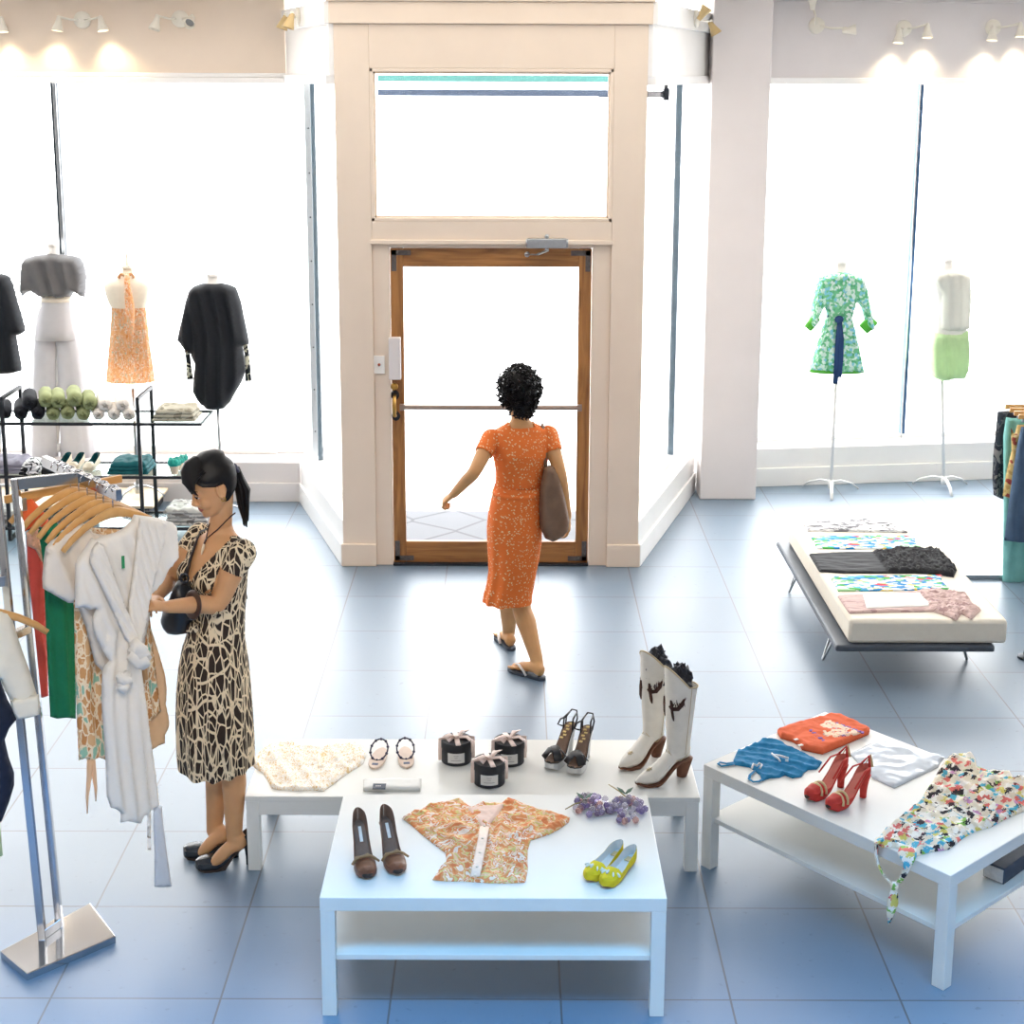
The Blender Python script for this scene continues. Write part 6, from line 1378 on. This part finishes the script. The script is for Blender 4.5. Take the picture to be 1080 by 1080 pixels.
# hair: a smooth cap pulled back into a ponytail, with a side fringe
def hairk(th, z):
    a = abs(((th+PI) % (2*PI))-PI); side = 1 if th < PI else -1
    lim = lerp_tab([(.04, 2.1), (.07, 1.95), (.10, 1.85), (.128, 1.6), (.145, 1.2), (.165, .95), (.18, .72), (.195, .3), (.205, -.5)], z)
    if side < 0: lim -= .25*(1 if z > .12 else 0)
    t = sstep(lim-.12, lim+.06, a); return .88+.24*t+(.06*sstep(.16, .21, z))+(.22*t*sstep(.10, .05, z))
zs = [.042+.0088*k for k in range(21)]
mb = MB(); rings = [head_ring(T, z, hairk, 72) for z in zs]; rings = [r for r, z in zip(rings, zs) if z < .2]; rings.append([T(-.012+.078*cos(2*PI*j/72), .064*sin(2*PI*j/72), .214) for j in range(72)]); rings.append([T(-.014+.056*cos(2*PI*j/72), .045*sin(2*PI*j/72), .232) for j in range(72)]); rings.append([T(-.014+.02*cos(2*PI*j/72), .02*sin(2*PI*j/72), .244) for j in range(72)])
mb.loft(rings)
rh = random.Random(3)
for k in range(34):      # locks combed back over the crown to the tie
    s = -1+2*k/33; y0 = .072*s; pts = []
    for i in range(7):
        t = i/6; ang = t*2.5-.35; pts.append(T(-.010+.110*cos(ang)*(1-.12*abs(s)), y0*(1-.55*t*t)*1.16, .128+.1175*sin(min(ang+.35, PI*.9))*math.sqrt(max(.05, 1-(.85*s)**2))-.03*max(0, t-.7)/.3))
    mb.tube(pts, [(.004, .002), (.006, .004), (.007, .005), (.007, .005), (.007, .005), (.006, .004), (.004, .003)], 6)
for k in range(14):      # fringe swept over the far side of the forehead
    t0 = k/13; pts = [T(.046-.02*t0, .02-.03*t0, .208-.004*t0), T(.084-.012*t0, -.012-.03*t0, .19), T(.094-.016*t0, -.038-.022*t0, .165), T(.086-.02*t0, -.060-.012*t0, .135), T(.072-.02*t0, -.072-.004*t0, .105+.01*t0)]
    mb.tube(pts, [(.005, .004), (.008, .005), (.008, .005), (.007, .004), (.002, .001)], 6)
for k in range(10):     # near side sweep from the parting to above the ear
    t0 = k/9; pts = [T(.050-.03*t0, .018+.012*t0, .206), T(.070-.03*t0, .050+.008*t0, .182), T(.045-.03*t0, .073, .150), T(.005-.03*t0, .078, .130+.006*t0), T(-.045, .07, .118)]
    mb.tube(pts, [(.004, .003), (.008, .004), (.008, .004), (.007, .004), (.004, .003)], 6)
mb.build('hair', hairm, pw)
mb = MB(); tie = T(-.108, .0, .125)
for k in range(22):
    a, r = rh.uniform(0, 2*PI), rh.uniform(0, .022); d = V((r*cos(a), r*sin(a)*.8, 0)); e = rh.uniform(-.012, .012)
    pts = [T(-.09, 0, .128), tie+d*.3, ony(252, 505, -3.86)+d*.7, ony(256.5, 517, -3.86)+d*1.1, ony(257+e*100, 533, -3.86)+d*.9, ony(259+e*200, 550+rh.uniform(-9, 6), -3.86)+d*.3]
    mb.tube(pts, [.006, .009, .0115, .012, .009, .0015], 6)
mb.build('ponytail', hairm, pw)
mb = MB(); mb.tube([tie+(T(0, .016*cos(a), .11+.016*sin(a))-T(0, 0, .11)) for a in [2*PI*k/16 for k in range(16)]], .006, 8, closed=True); mb.build('hair_tie', plain('slate_tie', W_(70, 72, 92), .6), pw)
# dress
dm = lattice_print('brown_cream_lattice', W_(50, 38, 32), W_(226, 208, 176), (40, 40, 13), .046)
cT = q(231, 590); zw, zv, zt_ = q(229, 700).z, q(214, 604).z, q(233, 566).z
arms_ = ((SL, EL, WL), (SR, ER, WR))
def keep1(p):
    if p.z < zw: return False
    for S_, E_, W0 in arms_:
        d1, t1 = seg_d(p, S_, E_); d2, t2 = seg_d(p, E_, W0)
        if d2 < .055 and t2 > .12: return False
        rr = p-V((cT.x, cT.y, p.z)); inn = (rr.dot(l_)/.15)**2+(rr.dot(f_)/.135)**2
        rd_ = .048-.009*max(0, (t1-.45)/.55)
        if t1 > .42 and t1 < 1.1 and (d1 < rd_ or (inn > 1.55 and d1 < .062)): return False
        if d1 < .075 and t1 > -.3 and (p-S_).length < .11: return True
    r = p-cT; s, ff = r.dot(l_), r.dot(f_)
    if ff > .0:
        if abs(s+.0) < .010+.62*(p.z-zv): return False
    elif p.z > zt_-.01 and abs(s) < .075: return False
    if p.z > zt_+.035: return False
    return (p-V((cT.x, cT.y, p.z))).length < .24
def skirt1(mb):
    loft_rows(mb, [(641, 205, 252.5), (650, 203.5, 252.5), (662, 199, 255), (680, 193, 259), (700, 189.5, 262), (725, 187.5, 264.5), (750, 187, 266), (775, 187.5, 267.5), (792, 188.5, 268), (804, 190, 268)], YW0, 1.22, 72, .085, 11, 1.4, 0, False, .015, 2)
cloth_from_body(body, keep1, .0065, 'patterned_dress', dm, pw, skirt1)
mb = MB(); loft_rows(mb, [(640, 204, 253.5), (646, 202.5, 254), (652, 203, 254)], YW0, 1.16, 48)
kn = q(209, 652)-V((0, .11, 0)); mb.ball(kn, (.03, .02, .025), 12, 8); mb.tube([kn, kn+V((.0, -.015, -.06)), kn+V((.012, -.012, -.13))], [(.014, .006), (.02, .006), (.014, .004)], 8); mb.build('waist_sash', dm, pw)
# necklace, ear-ring, bangle
cordb = plain('brown_cord', W_(66, 44, 38), .6); bone = plain('bone_pendant', W_(222, 206, 178), .4)
def onskin(x, y, lift=.006):
    """point on the front of the body under a picture point"""
    best = None; o_, d_ = CAM, ray(x, y).normalized(); ok, loc, nr, idx = body.ray_cast(o_-org, d_)
    return (loc+org-d_*lift) if ok else ony(x, y, YW0-.1)
mb = MB(); L_ = [onskin(x, y) for x, y in ((248, 541), (243, 545), (236, 552), (229, 559), (222, 564.5), (217.5, 568.5))]; R_ = [onskin(x, y) for x, y in ((221, 552), (220, 556), (219, 561), (218, 565), (217.5, 568.5))]
mb.tube(L_, .0028, 6); mb.tube(R_, .0028, 6); mb.tube([L_[-1], onskin(216, 572), onskin(215, 575)], .004, 6); nk = mb.build('necklace', cordb, pw)
mb = MB(); p_ = [onskin(215.5, 574, .008), onskin(214, 579, .008), onskin(212.5, 585, .008)]; mb.tube(p_, [.005, .006, .002], 8); mb.build('pendant', bone, nk)
mb = MB(); mb.tube([T(.0, .078, .064)+V((.008*cos(a), .0, .008*sin(a))) for a in [2*PI*k/14 for k in range(14)]], .0022, 6, closed=True); mb.build('earring', brass, pw)
bd_ = (WL-EL).normalized(); bc_ = EL.lerp(WL, .50); b1 = bd_.orthogonal().normalized(); b2 = bd_.cross(b1)
mb = MB(); rr_ = []
for k in range(28): a = 2*PI*k/28; rr_.append(bc_+b1*(.042*cos(a))+b2*(.042*sin(a)))
mb.tube(rr_, [(.016, .005)]*28, 10, up=tuple(bd_), closed=True)
mb.build('bangle', plain('dark_wood_bangle', W_(70, 50, 42), .35, 0, .5, .2, 40), pw)
# court shoes
nav = plain('slate_black_patent', W_(40, 46, 54), .22, 0, .6, .08, 30)
wc = [(0, .05), (.15, .042), (.36, .022), (.55, .022), (.68, .036), (.8, .038), (.93, .032), (1, .024)]
for (tp, hp) in (((219, 915), (257, 888)), ((207, 902), (241, 880))):
    t = shoe('court_shoe', None, None, .245, .041, .095, wc, .62, [nav, darksole, darksole], 'mid', .008, .9)
    a, b_ = onz(hp[0], hp[1], .10), onz(tp[0], tp[1], .005); d = b_-a; an = math.atan2(d.y, d.x); c = (a+b_)/2
    worn(t, pw, (c.x-.1225*cos(an), c.y-.1225*sin(an), .0), an)
# her shoulder bag
bag = thing('handbag', 'black leather handbag on the shoulder of the woman in the patterned dress', 'handbag', ony(181, 645, -3.95))
blackl = plain('black_leather', W_(34, 38, 44), .35, 0, .5, .12, 40)
Pb = ony(181, 645, -3.96); nb_ = V((-.35, -.94, 0))
poly, to3 = hang_poly([(187, 612), (196, 614), (202, 626), (203, 650), (198, 668), (188, 669.5), (180, 668), (174, 661), (171, 653), (172.5, 645), (180, 630)], Pb, nb_)
mb = MB(); puff(mb, poly, to3, .05, .05, crumple(.006, 12, 3), .012, .05); mb.build('bag_body', blackl, bag)
st = [Pb+V((.04, .02, .13)), onskin(197, 606, .03), onskin(201, 590, .016), onskin(206, 575, .016), onskin(211, 563, .014)]; st.append(st[-1]+V((.06, .1, .0))); st.append(st[-1]+V((.05, .08, -.14))); st.append(st[-1]+V((.03, -.0, -.2)))
mb = MB(); mb.tube(st, [(.014, .004)]*len(st), 8); mb.build('shoulder_strap', blackl, bag)
mb = MB(); rc = ony(195, 609, -4.0); mb.tube([rc+V((.016*cos(a), -.01, .018*sin(a))) for a in [2*PI*k/18 for k in range(18)]], .0045, 8, closed=True); mb.build('ring', dark_steel, bag)

# ---- the woman walking out
YO = -1.73
po = thing('person', 'woman in an orange dress walking out towards the door, seen from behind', 'person', onz(560, 700, 0))
sk2 = skin('tan_skin', W_(214, 160, 108)); soles = plain('white_sandal_strap', W_(232, 230, 228), .5); solem = plain('dark_sandal_sole', W_(66, 74, 84), .6)
f2, l2 = V((-.2, .98, 0)).normalized(), V((-.98, -.2, 0)).normalized()
q = lambda x, y, dy=0: ony(x, y, YO+dy)
mb = MB()
torso(mb, [(q(543, 592), .09, .09), (q(543, 574), .138, .105), (q(543, 552), .142, .11), (q(545, 532), .126, .1), (q(547, 515), .118, .096), (q(549, 496), .128, .1), (q(550, 478), .15, .108), (q(549.5, 464), .16, .092), (q(549, 455), .15, .07), (q(549, 448), .075, .055), (q(549, 443), .05, .05)], l2, f2)
hc2 = ony(547.5, 417, YO+.03); T2 = head_frame(hc2, (-.35, .94, 0), .12)
mb.tube([q(549, 452), q(548.5, 443), T2(-.02, 0, .07), T2(-.01, 0, .1)], [.058, .05, .05, .055], 16); head(mb, T2)
SL2, SR2 = q(549, 460)+l2*.158, q(549, 459)-l2*.152
EL2, WL2 = ony(500, 498, -1.90), ony(478.5, 521, -1.86); ER2, WR2 = ony(590.5, 498, -1.78), ony(598.5, 545, -1.73)
for S_, E_, W0 in ((SL2, EL2, WL2), (SR2, ER2, WR2)):
    limb(mb, [S_+V((0, 0, -.01)), S_.lerp(E_, .45), E_, E_.lerp(W0, .35), W0], [.05, .043, .035, .034, .023]); mb.ball(S_+V((0, 0, -.016)), (.047, .047, .045), 14, 10)
hand(mb, WL2, ony(470, 527, -1.84)-WL2, (.5, .2, -.7), (.2, .8, .4), .75, .95)
hand(mb, WR2, ony(600, 560, -1.72)-WR2, (-.9, .1, .1), (0, 1, .1), .4, .95)
hL2, hR2 = q(543, 572)+l2*.065, q(543, 572)-l2*.065
KL2, AL2 = ony(537, 628, -1.55), ony(536.5, 672, -1.42); KR2, AR2 = ony(550, 638, -1.73), ony(567, 699, -1.89)
hR, tR = onz(573, 713, .025), onz(548, 705, .025); hL, tL = onz(540, 682, .025), onz(522, 664, .025)
for H_, K_, A_, h_, t_ in ((hL2, KL2, AL2, hL, tL), (hR2, KR2, AR2, hR, tR)):
    limb(mb, [H_, H_.lerp(K_, .5), K_, K_.lerp(A_, .3), K_.lerp(A_, .68), A_], [.074, .066, .052, .055, .042, .032])
    d = (t_-h_); d.z = 0; d.normalize(); h0 = V((h_.x, h_.y, .0))
    limb(mb, [h0+d*.03+V((0, 0, .055)), h0+d*.06+V((0, 0, .062)), h0+d*.12+V((0, 0, .048)), h0+d*.17+V((0, 0, .036)), h0+d*.2+V((0, 0, .032))], [.034, .032, .027, .022, .016], 12); mb.ball(h0+d*.025+V((0, 0, .046)), .027, 12, 8)
    limb(mb, [A_, h0+d*.035+V((0, 0, .06))], [.031, .032], 12)
    xx = V((-d.y, d.x, 0))
    mb.ball(h0+d*.165+V((0, 0, .034)), (.036, .036, .013), 12, 8)
    for k in range(5): b0 = h0+d*(.185-.006*k)+xx*(.03-.015*k)+V((0, 0, .03)); mb.tube([b0, b0+d*(.034-.004*k)], [.0095-.0008*k, .0075-.0006*k], 8); mb.ball(b0+d*(.034-.004*k), .0075-.0006*k, 8, 6)
body2 = fuse('body', mb, .005, [sk2, lipm], po, 4)
eyes(T2, po, irism, hairm, browm, .2)
# short curly hair
mb = MB(); rc = random.Random(11); cen = T2(-.012, 0, .145)
mb.ball(cen, (.098, .10, .108), 20, 14, 0, None, .12, 4); mb.ball(T2(-.05, 0, .055), (.046, .056, .055), 16, 10, 0, None, .2, 5)
fd2 = T2(1, 0, .11)-T2(0, 0, .11)
for k in range(420):
    z = rc.uniform(-.75, 1); a = rc.uniform(0, 2*PI); s = math.sqrt(1-z*z); d = V((s*cos(a), s*sin(a), z))
    if d.dot(fd2) > .55 and z < .5: continue
    r = rc.uniform(.94, 1.09); p = cen+V((d.x*.102*r, d.y*.104*r, d.z*.114*r)); w_ = rc.uniform(.007, .012)
    e = d.orthogonal().normalized(); g = d.cross(e); ph = rc.uniform(0, 6); mb.tube([p+e*(w_*cos(ph+t*1.1))+g*(w_*sin(ph+t*1.1))+d*(.0045*t) for t in range(6)], [.004, .0055, .0055, .005, .0045, .002], 5)
for k in range(90):
    a, z = rc.uniform(1.9, 4.4), rc.uniform(.004, .1); hr = head_ring(T2, z, 1.12, 64); p = hr[int(a/(2*PI)*64) % 64]; d = (p-T2(0, 0, z)).normalized(); e = d.orthogonal().normalized(); g = d.cross(e); ph = rc.uniform(0, 6)
    mb.tube([p+e*(.009*cos(ph+t*1.1))+g*(.009*sin(ph+t*1.1))+d*(.004*t) for t in range(6)], [.004, .006, .006, .005, .0045, .002], 5)
nc = T2(-.05, 0, .055)
for k in range(150):
    z = rc.uniform(-.9, .9); a = rc.uniform(0, 2*PI); s = math.sqrt(1-z*z); d = V((s*cos(a), s*sin(a), z))
    if d.dot(fd2) > .3: continue
    r = rc.uniform(.9, 1.12); p = nc+V((d.x*.052*r, d.y*.052*r, d.z*.058*r)); e = d.orthogonal().normalized(); g = d.cross(e); ph = rc.uniform(0, 6)
    mb.tube([p+e*(.009*cos(ph+t*1.1))+g*(.009*sin(ph+t*1.1))+d*(.004*t) for t in range(6)], [.004, .0058, .0058, .005, .0045, .002], 5)
mb.build('curly_hair', hairm, po)
om = dash_print('orange_dashed_cotton', W_(238, 122, 58), W_(250, 214, 160))
c2 = q(549, 480); zw2, zt2 = q(547, 548).z, q(549, 449.5).z
arms2 = ((SL2, EL2, WL2), (SR2, ER2, WR2))
def keep2(p):
    if p.z < zw2: return False
    for S_, E_, W0 in arms2:
        d1, t1 = seg_d(p, S_, E_); d2, t2 = seg_d(p, E_, W0)
        if d2 < .05 or (d1 < .058 and t1 > .46): return False
        if (p-S_).length < .14 and d1 < .075: return True
    s = (p-c2).dot(l2)
    if p.z > zt2 and abs(s) < .06: return False
    if p.z > zt2+.02: return False
    return (p-V((c2.x, c2.y, p.z))).length < .25
def skirt2(mb):
    loft_rows(mb, [(511, 521.5, 572.5), (519, 519.5, 572.5), (528, 517.5, 572), (540, 515, 572), (556, 513.5, 572), (572, 514, 571.5), (588, 515, 569), (602, 515.5, 566), (616, 513.5, 563.5), (627, 510.5, 561.5), (634, 509.5, 561)], YO, .92, 72, .10, 7, 1.6, 0, False, .015, 5)
cloth_from_body(body2, keep2, .008, 'orange_dress', om, po, skirt2)
mb = MB(); loft_rows(mb, [(516.5, 519.5, 573), (519, 518.8, 573.6), (521.5, 519, 573)], YO, .92, 48); mb.build('waist_seam', om, po)
for h_, t_ in ((hR, tR), (hL, tL)):
    d = (t_-h_); d.z = 0; d.normalize(); xx = V((-d.y, d.x, 0)); h0 = V((h_.x, h_.y, 0))-d*.012; pr = []
    for k in range(22):
        s = k/21; x = s*.255; w = .042*lerp_tab([(0, .78), (.3, .74), (.7, 1.05), (1, .85)], s)*math.sqrt(max(.03, 1-(2*abs(s-.5))**6)); p = h0+d*x
        pr.append([p-xx*w+V((0, 0, .0)), p+xx*w, p+xx*w+V((0, 0, .02)), p-xx*w+V((0, 0, .02))])
    mb = MB(); mb.loft(pr); sd_ = mb.build('flip_flop', solem, po, False, .003)
    mb = MB(); ft = h0+d*.205+V((0, 0, .045))
    for s in (1, -1): mb.tube([ft, h0+d*.165+xx*.026*s+V((0, 0, .062)), h0+d*.12+xx*.04*s+V((0, 0, .04)), h0+d*.10+xx*.04*s+V((0, 0, .016))], [(.007, .003), (.009, .003), (.009, .003), (.008, .003)], 8)
    mb.build('toe_strap', soles, sd_)
tote = thing('tote_bag', 'brown leather tote under the right arm of the woman in the orange dress', 'handbag', ony(584, 530, YO-.08))
tb = plain('brown_tote_leather', W_(126, 98, 78), .5, 0, .4, .12, 16)
Pt = ony(584, 530, YO-.06); poly, to3 = hang_poly([(574, 493), (579, 490.5), (585, 492), (591, 503), (596, 525), (600.5, 548), (599, 560), (592, 567), (583, 571.5), (575, 568), (569.5, 556), (568.5, 535), (570, 512)], Pt, V((.25, -.97, 0)))
mb = MB(); puff(mb, poly, to3, .05, .05, pleats(.1, 40, .008, 1.2, 3, 5), .014, .05); mb.build('bag_body', tb, tote)
mb = MB(); p0 = ony(576, 495, YO-.07); p1 = SR2+V((-.045, -.075, -.03)); mb.tube([p0, SR2+V((-.02, -.07, -.09)), SR2+V((-.028, -.058, -.0)), SR2+V((-.03, -.03, .048)), SR2+V((-.03, .02, .052)), SR2+V((-.025, .075, .0)), ony(583, 480, YO+.1), ony(585, 496, YO-.02)], [(.010, .004)]*8, 8); mb.build('bag_strap', tb, tote)
# ------------------------------------------------------------------ light
sc = bpy.context.scene
w = bpy.data.worlds.new('street_sky'); sc.world = w; w.use_nodes = True
bg = w.node_tree.nodes['Background']; bg.inputs[0].default_value = (.97, .985, 1, 1); bg.inputs[1].default_value = 8.6
def area(name, loc, rot, size, energy, col, spread=PI):
    L = bpy.data.lights.new(name, 'AREA'); L.shape = 'RECTANGLE'; L.size, L.size_y = size; L.energy = energy; L.color = col; L.spread = spread
    o = bpy.data.objects.new(name, L); COL.objects.link(o); o.location = loc; o.rotation_euler = rot; return o
area('overhead_fill', (1.0, -1.0, 3.72), (0, 0, 0), (10, 3.2), 150, (1, .93, .85))  # added overhead fill, sized and placed to brighten the rear floor
area('camera_side_fill', (1.0, -11.5, 3.3), (1.36, 0, 0), (8, 1.2), 95, (1, .92, .84))  # added warm fill from behind the camera, no fixture there
area('blue_cast_fill', (1.0, -6.1, 2.9), (.0, 0, 0), (8, .8), 145, (.14, .52, 1), 1.35)  # added lamp that tints the front floor blue, not a shop fitting
L = bpy.data.lights.new('rack_fill_spot', 'SPOT'); L.energy = 260; L.color = (1, .9, .78); L.spot_size = .62; L.spot_blend = .8; L.shadow_soft_size = .25  # added warm spot, only to brighten the clothes on the left rack
o = bpy.data.objects.new('rack_fill_spot', L); COL.objects.link(o); o.location = (.6, -7.8, 3.5); o.rotation_euler = (V((-.5, -4.1, 1.35))-V((.6, -7.8, 3.5))).to_track_quat('-Z', 'Y').to_euler()
for (x, y, z, rz, sx, sz) in ((-3.2, 1.95, 1.75, 0, 5.2, 2.8), (5.6, 2.75, 1.75, ra, 5.2, 2.8), (.89, .2, 1.7, 0, 1.5, 3.0)):
    L = bpy.data.lights.new('window_portal', 'AREA'); L.shape = 'RECTANGLE'; L.size, L.size_y = sx, sz; L.cycles.is_portal = True
    o = bpy.data.objects.new('window_portal', L); COL.objects.link(o); o.location = (x, y, z); o.rotation_euler = (-PI/2, 0, rz)
sc.view_settings.view_transform = 'Standard'; sc.view_settings.look = 'None'
sc.view_settings.exposure = 0; sc.view_settings.gamma = 1
sc.cycles.use_denoising = True
sc.cycles.max_bounces = 8; sc.cycles.transparent_max_bounces = 12; sc.cycles.sample_clamp_indirect = 6
